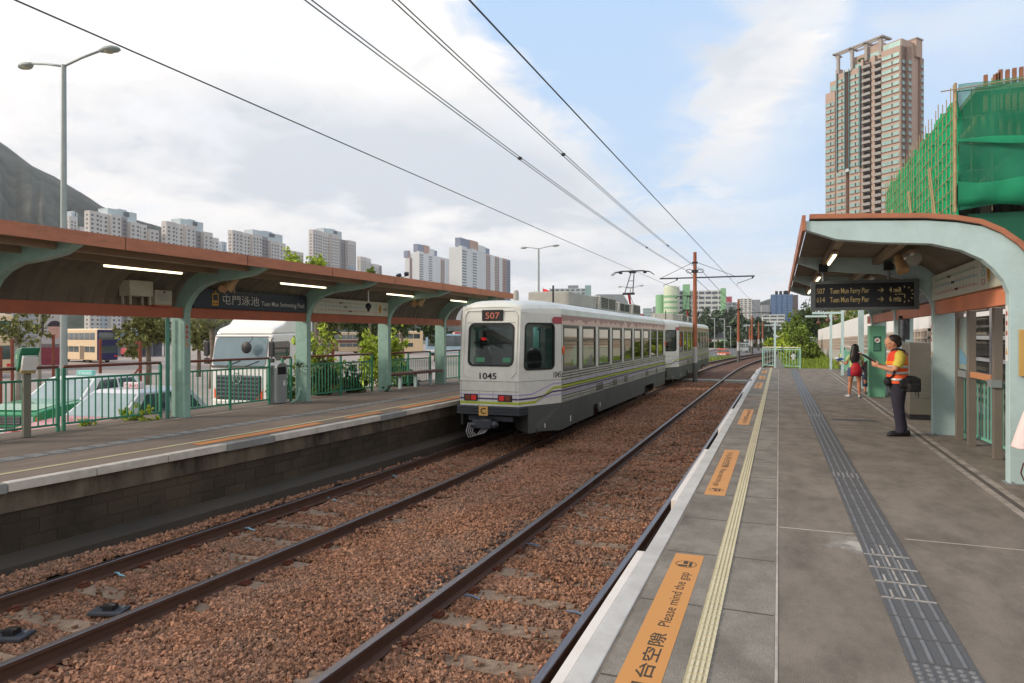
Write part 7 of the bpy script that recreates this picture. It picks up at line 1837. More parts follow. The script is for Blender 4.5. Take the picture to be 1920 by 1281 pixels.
for sx, (un, lab) in ((-1, (562, 'left')), (1, (718.5, 'right'))):
    A = Vector((pr.x+sx*.38, pr.y, za+.38)); zn = 3.30*1280/630; Bn = P(un, 0, zn); 
    # parabola through Bn and A with a lower middle
    d = (Bn-A); back = A+d*1.36; back.z = A.z
    full = sag(A, back, .42 if sx < 0 else .36, 40)
    for o_, w_ in ((-.016, 'upper'), (.016, 'lower')):
        wire('feeder_cable', '%s strand of the %s feeder cable pair above the tracks' % (w_, lab), [p+Vector((o_, 0, o_*.8)) for p in full], .007)
    for k_, f in enumerate((.30, .62)):
        i = int(40*(f if sx < 0 else f-.0)); p = full[i]; b = MB(); b.obox(p, .07, .03, .05); tag(b.build('cable_clamp', M_dark), '%s cable clamp on the %s feeder pair' % (('farther', 'nearer')[k_], lab), 'clamp', 'cable clamps')
    b2 = P(1384.7, 630, 71); wire('feeder_cable', 'feeder cable running on from the first pole, %s one' % lab, sag(A, (b2.x+sx*.35, b2.y, 5.25), .2, 12), .016)
# ================================================================ LAMPS, FLAGS
M_lamp = mat('lamp_galvanised', (150, 158, 156), .5, .4, var=.08)
def streetlamp(label, u, zc, vtop, hl, hr, r=.085, sh=1.0):
    q = P(u, 630, zc); zt = HH+(630-vtop)*U(zc); t = thing('street_lamp', label, 'street lamp', (q.x, q.y, -.1), 0, 'twin armed street lamps'); o = Vector(q); o.z = 0
    MB().tube([(0, 0, 0), (0, 0, 3), (0, 0, zt+.1)], [r*1.3, r*1.1, r*.8], 12).build('pole', M_lamp, t, smooth=True, auto=40); loc = Vector((q.x, q.y, -.1))
    for (uu, vv, z_) in (hl, hr):
        h = P(uu, vv, z_)-loc; b = MB(); a0 = Vector((0, 0, zt+.05)); d = Vector((h.x, h.y, 0)); L_ = d.length; dn = d.normalized(); st = h-dn*.42*sh
        b.tube([a0, a0.lerp(st, .5)+Vector((0, 0, .03)), st], .04*sh, 8); b.build('arm', M_lamp, t, smooth=True)
        b = MB(); s = Vector((-dn.y, dn.x, 0)); rings = []
        for f, w, zz in ((-.42, .05, .045), (-.3, .1, .08), (-.05, .19, .125), (.2, .20, .12), (.38, .13, .075), (.44, .03, .02)):
            c = h+dn*f*sh; rings.append([c+s*w*sh*math.cos(2*math.pi*k/12)+Vector((0, 0, zz*sh*math.sin(2*math.pi*k/12)*(.65 if math.sin(2*math.pi*k/12) < 0 else 1.0))) for k in range(12)])
        b.loft(rings); hd = b.build('lamp_head', mat('lamp_head_grey', (146, 156, 152), .5), t, smooth=True)
        b = MB(); b.ell(h-Vector((0, 0, .06*sh)), .15*sh, .15*sh, .05*sh); b.build('lens', mat('lamp_lens', (170, 164, 140), .3), hd, smooth=True)
streetlamp('tall twin armed street lamp behind the far canopy, at the far left', 119.5, 23.7, 122, (50, 124, 25.0), (204, 94, 23.2), .10, 1.0)
streetlamp('tall twin armed street lamp above the tram rear', 1010, 72.6, 466, (983, 465, 74), (1041, 461, 71.5), .11, 1.1)
streetlamp('small looking twin armed street lamp behind the pantograph', 1182, 135, 541, (1163, 538, 137), (1202, 536, 133), .11, 1.3)
M_flag = mat('flag_red', (226, 44, 64), .7)
for u, v, zc, s, lab in ((1018, 541, 86, 1.0, 'larger red flag above the tram roof'), (1002, 547, 92, .55, 'smaller red flag left of the larger one')):
    q = P(u, 630, zc); t = thing('red_flag', lab, 'flag', (q.x, q.y, -.1), 0, 'red flags'); zt = HH+(630-v)*U(zc)+.1
    MB().tube([(0, 0, 0), (0, 0, zt+.15)], .03, 8).build('pole', M_steel, t); b = MB(); v_ = []
    for i in range(7):
        for j in range(2): v_.append((.02+i*.15*s, .08*math.sin(i*1.3), zt-.05-j*.65*s-.02*i*i*s*.5))
    b.add(v_, [(2*i, 2*i+1, 2*i+3, 2*i+2) for i in range(6)]); o = b.build('flag_cloth', M_flag, t, smooth=True); sm = o.modifiers.new('s', 'SOLIDIFY'); sm.thickness = .01
q = P(755, 630, 58); t = thing('floodlight_mast', 'mast with a pair of black floodlights behind the far roof', 'floodlight', (q.x, q.y, -.1)); zt = HH+112*U(58)
MB().tube([(0, 0, 0), (0, 0, zt)], .06, 8).build('mast', M_lamp, t)
for sx in (-1, 1):
    b = MB(); b.obox((sx*.38, 0, zt+.22+.05*sx), .34, .3, .26, .3*sx, 0, .5); b.tube([(0, 0, zt), (sx*.3, 0, zt+.1)], .03, 6); b.build('floodlight', M_black, t)
# footbridge and distant poles
c = P(1390, 630, 172); fb = thing('footbridge', 'grey covered footbridge crossing the tracks in the distance', 'footbridge', (c.x, c.y, -.5), R(21.36))
sU = U(172); L0, L1 = (1316-1390)*sU, (1474-1390)*sU
zv = lambda v: HH+(630-v)*sU+.5
MB().box(L0, L1-4.5, -1.5, 1.5, zv(637), zv(633)).build('deck', mat('bridge_concrete', (178, 180, 178), .8), fb); MB().box(L0, L1-4.5, -1.52, -1.45, zv(633), zv(624.5)).build('parapet', mat('bridge_parapet', (146, 152, 158), .7), fb)
b = MB(); [b.box(L0, L1-4.5, -1.57, -1.53, zv(632-2.1*k), zv(631.4-2.1*k)) for k in range(4)]; b.build('parapet_rails', M_grey, fb); MB().box(L0-1, L1, -1.8, 1.8, zv(611.5), zv(609)).build('roof', mat('bridge_roof', (196, 204, 208), .6), fb)
o0 = None
for x in np.linspace(L0+.5, L1-5, 11):
    if o0 is None: o = o0 = MB().box(-.08, .08, -1.5, -1.35, zv(625), zv(611.6)).build('roof_post', M_grey, fb)
    else: o = o0.copy(); col.objects.link(o); o.parent = fb
    if o is o0: x0_ = x; o.location = (x, 0, 0)
    o.location = (x, 0, 0)
for x in (L0+2, L0+10, L1-6): MB().box(x-.4, x+.4, -.5, .5, 0, zv(637)).build('pier', mat('bridge_concrete', (178, 180, 178)), fb)
for i, (u, v, zc, zb) in enumerate(((1340, 597, 140, 0), (1358.5, 598, 118, 0), (1370, 612, 150, 0), (1399.5, 612, 160, 0))):
    q = P(u, 630, zc); t = thing('lamp_post', 'slender grey lamp post by the far road, %s from the left' % ['first', 'second', 'third', 'fourth'][i], 'lamp post', (q.x, q.y, -.4), 0, 'slender lamp posts by the far road'); H_ = HH+(630-v)*U(zc)+.4
    MB().tube([(0, 0, 0), (0, 0, H_)], .10, 8).build('post', M_lamp, t); MB().box(-.9, 0, -.08, .08, H_-.1, H_+.05).build('arm', M_lamp, t)
b = MB(); v_ = [(-13.5, 46), (-8.9, 46), (-8.0, 70), (-6, 90), (0, 125), (10, 170), (-30, 170), (-22, 90)]; b.poly([(x, y, -.33) for x, y in v_]); tag(b.build('far_road', M_road), kind='structure')
f_ = MB()
t = thing('roadside_fence', 'low white and grey roadside fence left of the far tracks', 'fence', (-8.7, 60, -.33))
o0 = None; pts = []
for k in range(26):
    y = 47+k*2.2; x = -8.75+bend(y); pts.append((x, y))
    if o0 is None: o = o0 = MB().box(-.04, .04, -.04, .04, 0, .95).build('post', M_grey, t)
    else: o = o0.copy(); col.objects.link(o); o.parent = t
    o.location = (x+8.7, y-60, 0)
for z in (.4, .9):
    b = MB(); b.tube([(x, y, z-.33) for x, y in pts], .03, 6); b.build('rail', M_grey, t, world=True)
# ================================================================ BUILDINGS
def many(name, boxes, m, parent, key=None, maxn=100):
    """boxes: (cx, cy, cz, sx, sy, sz) of one repeated part: the first 100 as parts of their own, the rest as one"""
    boxes = sorted(boxes, key=key) if key else boxes
    unit = {}
    for c in boxes[:maxn]:
        s = tuple(round(x, 2) for x in c[3:6])
        if s not in unit: o = unit[s] = MB().box(-s[0]/2, s[0]/2, -s[1]/2, s[1]/2, -s[2]/2, s[2]/2).build(name, m, parent)
        else: o = unit[s].copy(); col.objects.link(o); o.parent = parent
        o.location = c[:3]
    if len(boxes) > maxn:
        b = MB()
        for c in boxes[maxn:]: b.box(c[0]-c[3]/2, c[0]+c[3]/2, c[1]-c[4]/2, c[1]+c[4]/2, c[2]-c[5]/2, c[2]+c[5]/2)
        tag(b.build(name, m, parent), kind='stuff')
M_pk = mat('apartment_pink_grey', (206, 199, 195), .85, var=.05, scale=.05); M_pk2 = mat('apartment_pale', (212, 208, 204), .85, var=.05, scale=.05); M_bg = mat('apartment_blue_grey', (172, 184, 194), .85, var=.05, scale=.05); M_dkw = mat('apartment_window', (92, 96, 102), .3, var=.15, scale=.3); M_plant = mat('roof_plant_pale', (190, 202, 206), .8, var=.04, scale=.1); M_rec = mat('apartment_recess', (150, 146, 148), .9)
def slab(label, u0, u1, zc0, vtop, nb, seed, H_off=0, plant=True, cols=None, step=(0, 0, -2.9, -5.8), fh=2.9, grp='pale apartment blocks on the left'):
    """a slab block whose long face looks at +x; u0 is its near corner"""
    c0 = P(u0, 630, zc0); X = c0.x; Y0 = c0.y; Y1_ = onX(u1, 630, X).y; L_ = Y1_-Y0; H_ = HH+(630-vtop)*U(zc0)
    t = thing('apartment_block', label, 'apartment block', (X, Y0, -.5), 0, grp); r = random.Random(seed)
    wins = []; bw = L_/nb; cols = cols or [M_pk, M_pk2]
    for i in range(nb):
        off = [0, -2.2, .8, -3.0, .4, -2.0, 1.0][i % 7]; hz = H_+(step[i*len(step)//nb]); m_ = cols[i % len(cols)]
        if i % 7 in (3,): m_ = M_rec
        b = MB(); b.box(-5 if i == 0 else -12, off, i*bw, (i+1)*bw-.02, 0, hz); b.build('wing', m_, t)
        nf = int((hz-2)/fh); nw = max(1, int(bw/3.4))
        for f in range(nf):
            for w in range(nw):
                y = i*bw+bw*(w+.5)/nw; z = 2.2+f*fh
                wins.append((off+.0, y, z, .10, 1.5 if m_ is not M_rec else 2.2, 1.35))
        if i == 0:
            for f in range(nf):
                for w in range(1): wins.append((-2.5-w*4.5, -.0, 2.2+f*fh, 1.4, .10, 1.35))
        if i % 7 in (1, 4): 
            b = MB(); b.box(off, off+.12, i*bw+.4, (i+1)*bw-.4, H_*.0, H_*.72); b.build('blue_grey_strip', M_bg, t)
    wins = [(w[0]+.13 if (w[3] < .5 and i_) else w[0],)+w[1:] for i_, w in enumerate(wins)]
    many('window', wins, M_dkw, t, key=lambda w: -w[2])
    if plant:
        b = MB(); b.box(-13, -3.4, L_*.3, L_*.72, H_-12, H_+4.6); b.box(-12, -4, L_*.45, L_*.58, H_+4.6, H_+5.6); b.build('roof_plant_room', M_plant, t)
        MB().box(-3.02, -2.9, L_*.52, L_*.6, H_+1, H_+4).build('plant_louvre', M_dkw, t)
    return t
slab('pale pinkish apartment block right of the street lamp, highest plant room', 168, 296, 452, 393, 7, 1)
slab('second pale apartment block from the left, with a white plant room', 312, 414, 503, 413, 6, 2)
slab('third pale apartment block from the left, longest, stepping down', 436, 569, 561, 430, 8, 3, step=(0, 0, -2.9, -8.7))
slab('slim tall pale apartment block standing alone above the far roof', 587, 667, 640, 429, 5, 4, step=(0, 0, -2.9, -2.9))
slab('short far apartment block right of the slim tall one', 676, 720, 760, 480, 4, 5, plant=False, step=(0, 0, -5.8, -5.8))
slab('low far apartment block directly left of the street lamp top', 130, 158, 600, 404, 3, 6, step=(0, 0, -8, -8))
slab('small blue grey block peeping between the second and third blocks', 416, 425, 700, 452, 1, 7, plant=False, cols=[M_bg])
M_wf = mat('tower_white', (220, 221, 222), .8, var=.04, scale=.05); M_of = mat('tower_orange_brown', (188, 154, 138), .8, var=.05, scale=.05); M_bf = mat('tower_blue', (140, 148, 166), .8); M_gf = mat('tower_grey', (160, 162, 166), .8)
def tower2(label, u0, u1, um, zc, vtop, seed, cols):
    """two faces: end wall u0..um, long face um..u1 (long face looks at +x)"""
    cm = P(um, 630, zc); X = cm.x; Y0 = cm.y; L_ = onX(u1, 630, X).y-Y0; Wd = (um-u0)*U(zc)/math.cos(R(21)); H_ = HH+(630-vtop)*U(zc)
    t = thing('apartment_tower', label, 'apartment tower', (X, Y0, -.5), 0, 'white and orange brown towers behind the far roof')
    nb = len(cols); bw = L_/nb; wins = []; stripes = []
    MB().box(-Wd-4, -.2, -.05, L_*.98, 0, H_-1.2).build('core', M_wf, t)
    for i, (m_, off, dh) in enumerate(cols):
        b = MB(); b.box(-4, off, i*bw, (i+1)*bw-.03, 0, H_+dh); b.build('bay', m_, t)
        nf = int((H_+dh-2)/2.9); nw = max(1, int(round(bw/3.6)))
        for f in range(nf): wins.append((off+.02, i*bw+bw*.5, 2.2+f*2.9, .14, bw*.78, 1.5))
        for k in range(2): MB().box(off, off+.16, i*bw+bw*(.36+.26*k), i*bw+bw*(.40+.26*k), 0, H_+dh).build('wall_strip', m_, t)
        if m_ is not M_of and i % 2: 
            b = MB(); b.box(off, off+.08, i*bw+.1, (i+1)*bw-.1, H_*.55, H_+dh-.5); b.build('brown_upper_panel', M_of, t)
    many('window_band', wins, mat('tower_window', (78, 82, 88), .4, var=.2, scale=.3), t, key=lambda w: -w[2])
    b = MB(); b.box(-9, -3, L_*.02, L_*.18, H_, H_+9); b.build('roof_tower_dark', M_bf, t); MB().box(-9, -2.5, L_*.18, L_*.34, H_, H_+9.5).build('roof_tower_brown', M_of, t); MB().box(-9, -3, L_*.34, L_*.50, H_, H_+7).build('roof_tower_pale', M_wf, t); MB().box(-9, -3, L_*.5, L_*.58, H_, H_+6).build('roof_tower_end', M_bf, t)
    return t
cs = [(M_wf, 0, 0), (M_bf, -.8, -1), (M_wf, .5, 0), (M_gf, -1, -3), (M_rec, -3, -4), (M_wf, 0, -3), (M_of, -1, -3), (M_wf, .6, -4)]
tower2('white and brown apartment tower, smaller of the twin towers', 778, 848, 786, 820, 470, 1, cs)
tower2('tallest white apartment tower with a blank white end wall left of the middle street lamp', 848, 957, 866, 690, 460, 2, [(M_wf, 0, 0), (M_bf, -.8, -1), (M_wf, .5, 0), (M_gf, -1, -2), (M_rec, -3, -3), (M_wf, 0, -1), (M_of, -.5, -1), (M_wf, .5, -1), (M_gf, -.6, -2), (M_of, .3, -1), (M_bf, 0, -1)])
tower2('narrow brown sided tower left of the twin towers', 764, 780, 768, 900, 482, 3, [(M_of, 0, 0), (M_wf, -.5, -1)])
# ---- tall brown tower at the right
zcT = 290.; cor = P(1690, 630, zcT); azf = -51.5; d1 = Vector((math.sin(R(azf)), math.cos(R(azf)), 0)); rzT = math.atan2(-d1.y, -d1.x)
tt = thing('residential_tower', 'tall pinkish brown residential tower with green tinted windows and a roof pergola', 'tower', (cor.x, cor.y, -.5), rzT)
# local -x runs along the long face (towards far left), local +y goes inwards; the long face is y=0 looking to -y
M_tb = mat('tower_brown', (184, 160, 146), .8, var=.04, scale=.05); M_tb2 = mat('tower_brown_shaded', (154, 128, 116), .8, var=.05, scale=.05); M_tg = mat('tower_green_glass', (138, 168, 164), .25, .2, var=.22, scale=.35); M_tgd = mat('tower_dark_glass', (84, 116, 118), .2, .2, var=.2, scale=.35); M_bal = mat('balcony_slab', (166, 158, 152), .8); M_bald = mat('balcony_void', (66, 58, 56), .9)
FHt = 3.05; HT = (630-85)*U(zcT)+3
W1 = 33.6; D1 = 15.2
# bays along the long face: (x0, x1, protrusion, kind)
bays = [(-8.2, 0, .9, 'win'), (-11.6, -8.2, -1.2, 'bal'), (-13.2, -11.6, .2, 'pier'), (-17.0, -13.2, -1.2, 'bal'), (-18.0, -17.0, .3, 'pier'), (-23.2, -18.0, .8, 'win2'), (-25.0, -23.2, -1.8, 'slot'), (-29.2, -25.0, .8, 'win2'), (-30.6, -29.2, 0, 'nar'), (-35.5, -30.6, .5, 'win')]
def vt_at(x): # roof height falls away to the far side in steps
    return HT if x > -30 else HT-8
bb = MB()
body = MB(); gl1 = []; sl = []; bz = []; dk = []; red = []
for x0, x1, pr_, kd in bays:
    h = HT-(10 if x1 <= -30 else 3.0 if kd in ('win2', 'slot') else 0)
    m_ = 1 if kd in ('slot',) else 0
    body.box(x0, x1, -pr_, D1-1 if kd != 'bal' else D1-1.5, 0, h, m_)
    nf = int((h-4)/FHt)
    for f in range(nf):
        z = 3+f*FHt
        if kd in ('win', 'win2', 'nar'):
            w = (x1-x0)-.7; gl1.append(((x0+x1)/2, -pr_-.06, z+1.0, w, .3, 1.55)); red.append(((x0+x1)/2, -pr_-.16, z+.05, w+.1, .34, .22)) if kd != 'nar' else None
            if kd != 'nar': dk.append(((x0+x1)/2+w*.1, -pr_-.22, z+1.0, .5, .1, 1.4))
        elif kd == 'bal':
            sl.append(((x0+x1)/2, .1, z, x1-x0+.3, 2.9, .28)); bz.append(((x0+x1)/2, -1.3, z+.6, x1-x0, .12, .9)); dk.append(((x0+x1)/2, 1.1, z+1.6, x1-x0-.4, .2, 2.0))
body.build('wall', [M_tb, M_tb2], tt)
# side face (looks to +x)
sd = MB(); sbays = [(0, 3.2, .0), (3.2, 6.2, .9), (6.2, 9.4, -2.0), (9.4, 12.6, -.2), (12.6, 15.2, 1.0)]
for y0, y1, pr_ in sbays:
    sd.box(-1, pr_, y0+.01, y1-.01, 0, HT-(2 if y0 > 9 else 0)-(0 if y0 < 9 else 1))
    nf = int((HT-7)/FHt)
    if pr_ in (.9, 1.0, 0):
        for f in range(nf):
            z = 3+f*FHt; gl1.append((pr_+.06, (y0+y1)/2, z+1.0, .3, (y1-y0)*.62, 1.5)); red.append((pr_+.12, (y0+y1)/2, z+.05, .34, (y1-y0)*.64, .2))
sd.build('side_wall', M_tb2, tt)  # darker wall colour carries the shade of the face turned from the sun
kk = lambda w: -w[2]
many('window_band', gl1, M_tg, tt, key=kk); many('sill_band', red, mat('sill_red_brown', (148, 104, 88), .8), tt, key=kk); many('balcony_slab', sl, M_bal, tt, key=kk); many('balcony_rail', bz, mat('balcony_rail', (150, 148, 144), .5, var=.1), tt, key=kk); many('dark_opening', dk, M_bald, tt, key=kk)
# dark glazed upper part
b = MB()
for x0, x1 in ((-23.2, -18.0), (-29.2, -25.0)):
    for xx in (x0, x1-.35): b.box(xx, xx+.35, -1.5, -.8, HT*.62, HT-2.6)
b.box(-18.2, -17.7, -1.6, 0, HT*.62, HT-2.8)
b.build('green_mullions', M_tgd, tt)
b = MB()
for z in (HT*.62, HT*.42, HT*.22): b.box(-25.1, -23.1, -1.2, .4, z-.8, z+.6)
b.box(-26, -22, -1.4, .4, HT-3.4, HT-2.4); b.build('slot_bridges', M_plant, tt)
# crown: penthouse, pergola on scrolled legs
b = MB(); b.box(-9, -.2, .5, D1-1, HT, HT+3.2); b.box(-17.5, -9, 1.5, D1-2, HT, HT+5.0); b.box(-24, -17.5, 2, D1-3, HT-3, HT+3.2); b.box(-5, 1.0, 9.5, 14, HT-3, HT+4.6); b.box(-33.5, -30, 0, 9, HT-10, HT-5); b.build('penthouse', M_tb, tt)
b = MB(); b.box(-8, -.6, .3, .5, HT+.2, HT+2.6); b.box(-16.5, -9.5, 1.3, 1.5, HT-.5, HT+1.8); b.box(-23.5, -18, 1.0, 1.2, HT-2.8, HT-.8); b.box(-33, -30.4, -.2, .0, HT-9.6, HT-7.2); b.build('penthouse_glazing', M_tg, tt)
b = MB(); 
pz = HT+6.6
for x in (-29.5, -22.6, -15.8, -9.2):
    pts = [(x, .4, HT-1 if x > -20 else HT-5.5), (x, .2, pz-4.5), (x, -.1, pz-3), (x, -.9, pz-1)]
    b.box(x-.55, x+.55, -.2, 1.0, (HT-1 if x > -20 else HT-5.5), pz); b.prism([(x-.55, pz-2.4), (x-1.5, pz), (x-.55, pz)], 'y', -.2, .9)
for x0, x1, y0, y1 in ((-31.5, -8, -1.0, -.4), (-31.5, -8, 1.2, 1.7), (-31.5, -30.6, -1.0, 5), (-23.4, -22.4, -1, 5), (-16.4, -15.4, -1, 5), (-9, -7.6, -1, 6), (-22, -8, 4.4, 5)): b.box(x0, x1, y0, y1, pz, pz+.7)
b.box(-5.2, 1.4, 9.2, 14.3, HT+4.6, HT+5.1)
b.build('roof_pergola', M_bal, tt)
b = MB(); b.ell((-18.5, .5, HT+.4), 1.6, .8, .8); b.build('roof_planting', L_dark, tt)
# ---- scaffolded building with green netting
Zt = 17.5
nx = onX(1790, 165, (1790-1460.5)/(465)*Zt*CC); NX, NY0 = nx.x, nx.y
NY1 = onX(1658, 345, NX).y; NZ = HH+Zt; NZB = HH+(630-398)*U(nx.y*CC-nx.x*SS)
sc_ = thing('scaffolded_building', 'unfinished building wrapped in bright green netting and bamboo scaffolding', 'building', (NX, NY0, -.5))
M_net = mat('green_net', (26, 168, 112), .95, spec=.1, var=.12, scale=.8, dirt=(16, 120, 84), dscale=.4, damt=.5, stretch=(1, 1, .4)); 
def netmat(name, c, a):
    m = mat(name, c, .8, var=.15, scale=.5, dirt=(18, 84, 62), dscale=.25, damt=.6); nt = m.node_tree; N = nt.nodes; L = nt.links; n = N.new('ShaderNodeTexNoise'); n.inputs['Scale'].default_value = .35
    tc = N.new('ShaderNodeTexCoord'); L.new(tc.outputs['Object'], n.inputs['Vector']); mr = N.new('ShaderNodeMapRange'); mr.inputs[1].default_value = .35; mr.inputs[2].default_value = .65; mr.inputs[3].default_value = a-.12; mr.inputs[4].default_value = min(1, a+.14); L.new(n.outputs['Fac'], mr.inputs[0]); L.new(mr.outputs[0], N['Principled BSDF'].inputs['Alpha']); return m
M_net2 = netmat('green_net_sheer', (28, 134, 98), .76); M_net3 = netmat('green_net_fold', (24, 150, 104), .90)
M_bam = mat('bamboo', (164, 144, 108), .7, var=.15, scale=2); M_conc = mat('raw_concrete', (132, 124, 112), .9, var=.15, scale=.5)
# netting on the long side (x = NX), slightly billowing
rng2 = np.random.default_rng(9)
def nety(yy): return 1.0
V_ = []; F_ = []; ny, nz = 120, 60; L_ = NY1-NY0
topz = lambda y: NZ-.15-.35*abs(math.sin((y-NY0)*1.15))
for i in range(ny+1):
    y = NY0+L_*i/ny
    for j in range(nz+1):
        z = 2.0+(topz(y)-2.0)*j/nz; V_.append((NX+.25+.10*math.sin(y*4.2+z*.6)+.10*math.sin(z*1.9+y)+.06*math.sin(y*9.1), y, z))
F_ = [(i*(nz+1)+j, (i+1)*(nz+1)+j, (i+1)*(nz+1)+j+1, i*(nz+1)+j+1) for i in range(ny) for j in range(nz)]
b = MB(); b.add(V_, F_); b.build('side_netting', M_net, sc_, smooth=True, world=True)
# sheer net on the front face
V_ = []; nxn, nzn = 60, 50; Wf = 26
for i in range(nxn+1):
    x = NX+.2+Wf*i/nxn
    for j in range(nzn+1):
        z = NZB+.2+(NZ-NZB)*j/nzn; bl = .35*math.sin(math.pi*j/nzn*3)*math.sin(x*.7)+.15*math.sin(x*2.3+z); V_.append((x, NY0-.1+bl*.5, z+(.25*math.sin(x*.5) if j == 0 else 0)))
b = MB(); b.add(V_, [(i*(nzn+1)+j, (i+1)*(nzn+1)+j, (i+1)*(nzn+1)+j+1, i*(nzn+1)+j+1) for i in range(nxn) for j in range(nzn)]); b.build('front_netting', M_net2, sc_, smooth=True, world=True)
b = MB(); V_ = []
for i in range(nxn+1):
    x = NX+.1+Wf*i/nxn
    for j, (dy, z) in enumerate(((-.42, NZB+2.0+.12*math.sin(x*1.3)), (-.5, NZB+1.5), (-.55, NZB+1.0+.15*math.sin(x*.9)), (-.45, NZB+.35+.2*math.sin(x*.6)), (-.1, NZB+.2+.2*math.sin(x*.6)))): V_.append((x, NY0+dy+.08*math.sin(x*3.1+j), z))
b.add(V_, [(i*5+j, (i+1)*5+j, (i+1)*5+j+1, i*5+j+1) for i in range(nxn) for j in range(4)]); 
V_ = [];
for i in range(nxn+1):
    x = NX+.1+Wf*i/nxn
    for j, (dy, z) in enumerate(((-.42, NZB+4.85+.2*math.sin(x*.6)), (-.46, NZB+4.75+.2*math.sin(x*.6)), (-.42, NZB+4.62+.22*math.sin(x*.7)))): V_.append((x, NY0+dy, z))
b.add(V_, [(i*3+j, (i+1)*3+j, (i+1)*3+j+1, i*3+j+1) for i in range(nxn) for j in range(2)])
b.build('net_folds', M_net3, sc_, smooth=True, world=True)
# bamboo grid
b = MB(); z = 3.0
k = 0
while z < NZ-.2: b.tube([(NX-.0, NY0-.4, z), (NX-.0, NY1, z)], .036, 5); z += 1.0
y = NY0
while y < NY1+.1: b.tube([(NX+.02, y, 2), (NX+.02+rng2.uniform(-.03, .03), y+rng2.uniform(-.15, .15), NZ+rng2.uniform(.0, .5))], .036, 5); y += 1.3
for yy in (NY0+.6, NY0+10, NY0+20): b.tube([(NX-.25, yy, 3), (NX-.25, yy+6.5, NZ-4)], .075, 5); b.tube([(NX-.3, yy+.3, 3), (NX-.3, yy+6.9, NZ-4)], .06, 5)
tag(b.build('side_scaffold', M_bam, sc_, world=True))
b = MB(); z = NZB+1.0
while z < NZ: b.tube([(NX, NY0+.35, z), (NX+Wf, NY0+.35, z)], .045, 5); z += 1.9
x = NX
while x < NX+Wf: b.tube([(x, NY0+.3, NZB), (x, NY0+.3, NZ+rng2.uniform(.1, .7))], .055, 5); b.tube([(x+1.1, NY0+.45, NZB+.5), (x+1.1, NY0+.45, NZ)], .04, 5); x += 2.3
b.tube([(NX+.5, NY0+.4, NZB+1), (NX+11, NY0+.4, NZB+11)], .06, 5); b.tube([(NX-.9, NY0-.3, NZ-.25), (NX+4, NY0-.3, NZ+.05)], .045, 5); b.tube([(NX+.02, NY0-.1, NZB), (NX+.02, NY0-.1, NZ+.3)], .10, 6)
b.build('front_scaffold', M_bam, sc_, world=True)
# structure behind: columns, slabs, timber formwork
b = MB()
for z in (NZB-.6, NZB+4.2, NZB+8.8): b.box(NX+1.6, NX+Wf, NY0+1.6, NY1-2, z, z+.35)
for x in np.arange(NX+2, NX+Wf, 4.6):
    for y in np.arange(NY0+2, NY1-2, 5): b.box(x, x+.6, y, y+.6, 2, NZ-2.5)
b.box(NX+.7, NX+Wf, NY0+1.0, NY1-1, 0, NZB-.8)
b.build('concrete_frame', M_conc, sc_, world=True)
b = MB(); 
b.box(NX+2.2, NX+Wf, NY0+5, NY1-2, NZ-5.5, NZ-1.2)
for x in np.arange(NX+2.2, NX+Wf, .55): b.box(x, x+.18, NY0+4.6, NY0+5, NZ-6.5, NZ-.9)
b.build('formwork', mat('formwork_ply', (150, 132, 88), .85, var=.2, scale=1), sc_, world=True)
b = MB(); x = 0
for u, v0, v1 in ((1866, 140, 158), (1871, 137, 157), (1876, 131, 156), (1889, 131, 156), (1902, 128, 155), (1915, 126, 155), (1848, 141, 158)):
    q = onY(u, v1, NY0+2.0); q2 = onY(u, v0, NY0+2.0); b.box(q.x-.12, q.x+.12, NY0+1.9, NY0+2.1, q.z-2, q2.z)
b.box(NX+6.6, NX+8.2, NY0+1.9, NY0+3, NZ-1, NZ+.45); b.build('timber_props', mat('timber_red_brown', (150, 104, 80), .8, var=.2), sc_, world=True)
b = MB(); b.box(NX+.9, NX+Wf, NY0+.6, NY0+.9, 1.5, NZB-.1); b.build('lower_green_sheet', mat('lower_green_sheet', (18, 92, 68), .7, var=.15, scale=.3), sc_, world=True)
# ---- far right group
def block(label, u0, u1, vtop, vbot, zc, m_wall, floors, nwin, m_win, name='building', ex=None, depth=14, wf=.62):
    q = P((u0+u1)/2, 630, zc); W = (u1-u0)*U(zc); H_ = (vbot-vtop)*U(zc); zb = HH+(630-vbot)*U(zc)
    t = thing(name, label, 'building', (q.x, q.y, -.5), R(21.36)-math.atan(((u0+u1)/2-960)/1280.)*.9); zo = -.5
    MB().box(-W/2, W/2, 0, depth, 0, zb-zo+H_).build('wall', m_wall, t)
    wins = []
    for f in range(floors):
        for k in range(nwin): wins.append((-W/2+W*(k+.5)/nwin, -.03, zb-zo+H_*(f+.5)/floors, W/nwin*wf, .14, H_/floors*.48))
    many('window', wins, m_win, t, key=kk); return t, W, H_, zb-zo
M_sw = mat('school_white', (206, 208, 208), .8); M_sg = mat('school_green', (142, 188, 146), .8); M_sl = mat('school_pale_green', (204, 214, 188), .8); M_wd = mat('far_window', (96, 104, 112), .4); M_wb = mat('far_window_light', (140, 150, 160), .4)
t, W, H_, z0 = block('white block with bright green stair towers beyond the tram', 1262, 1357, 545, 600, 380, M_sw, 6, 8, M_wd, wf=.8)
b = MB(); u = U(380)
b.lathe([(0, 0), (3.8, 0), (3.8, z0+H_+1), (3.0, z0+H_+2.6), (0, z0+H_+3)], (-W/2-1, -2, 0), 16); b.build('stair_tower', M_sl, t, smooth=True, auto=40)
b = MB(); [b.lathe([(3.9, z0+k*3.1), (3.9, z0+k*3.1+1.2)], (-W/2-1, -2, 0), 16) for k in range(1, int(H_/3.1))]; b.build('stair_tower_bands', M_sg, t)
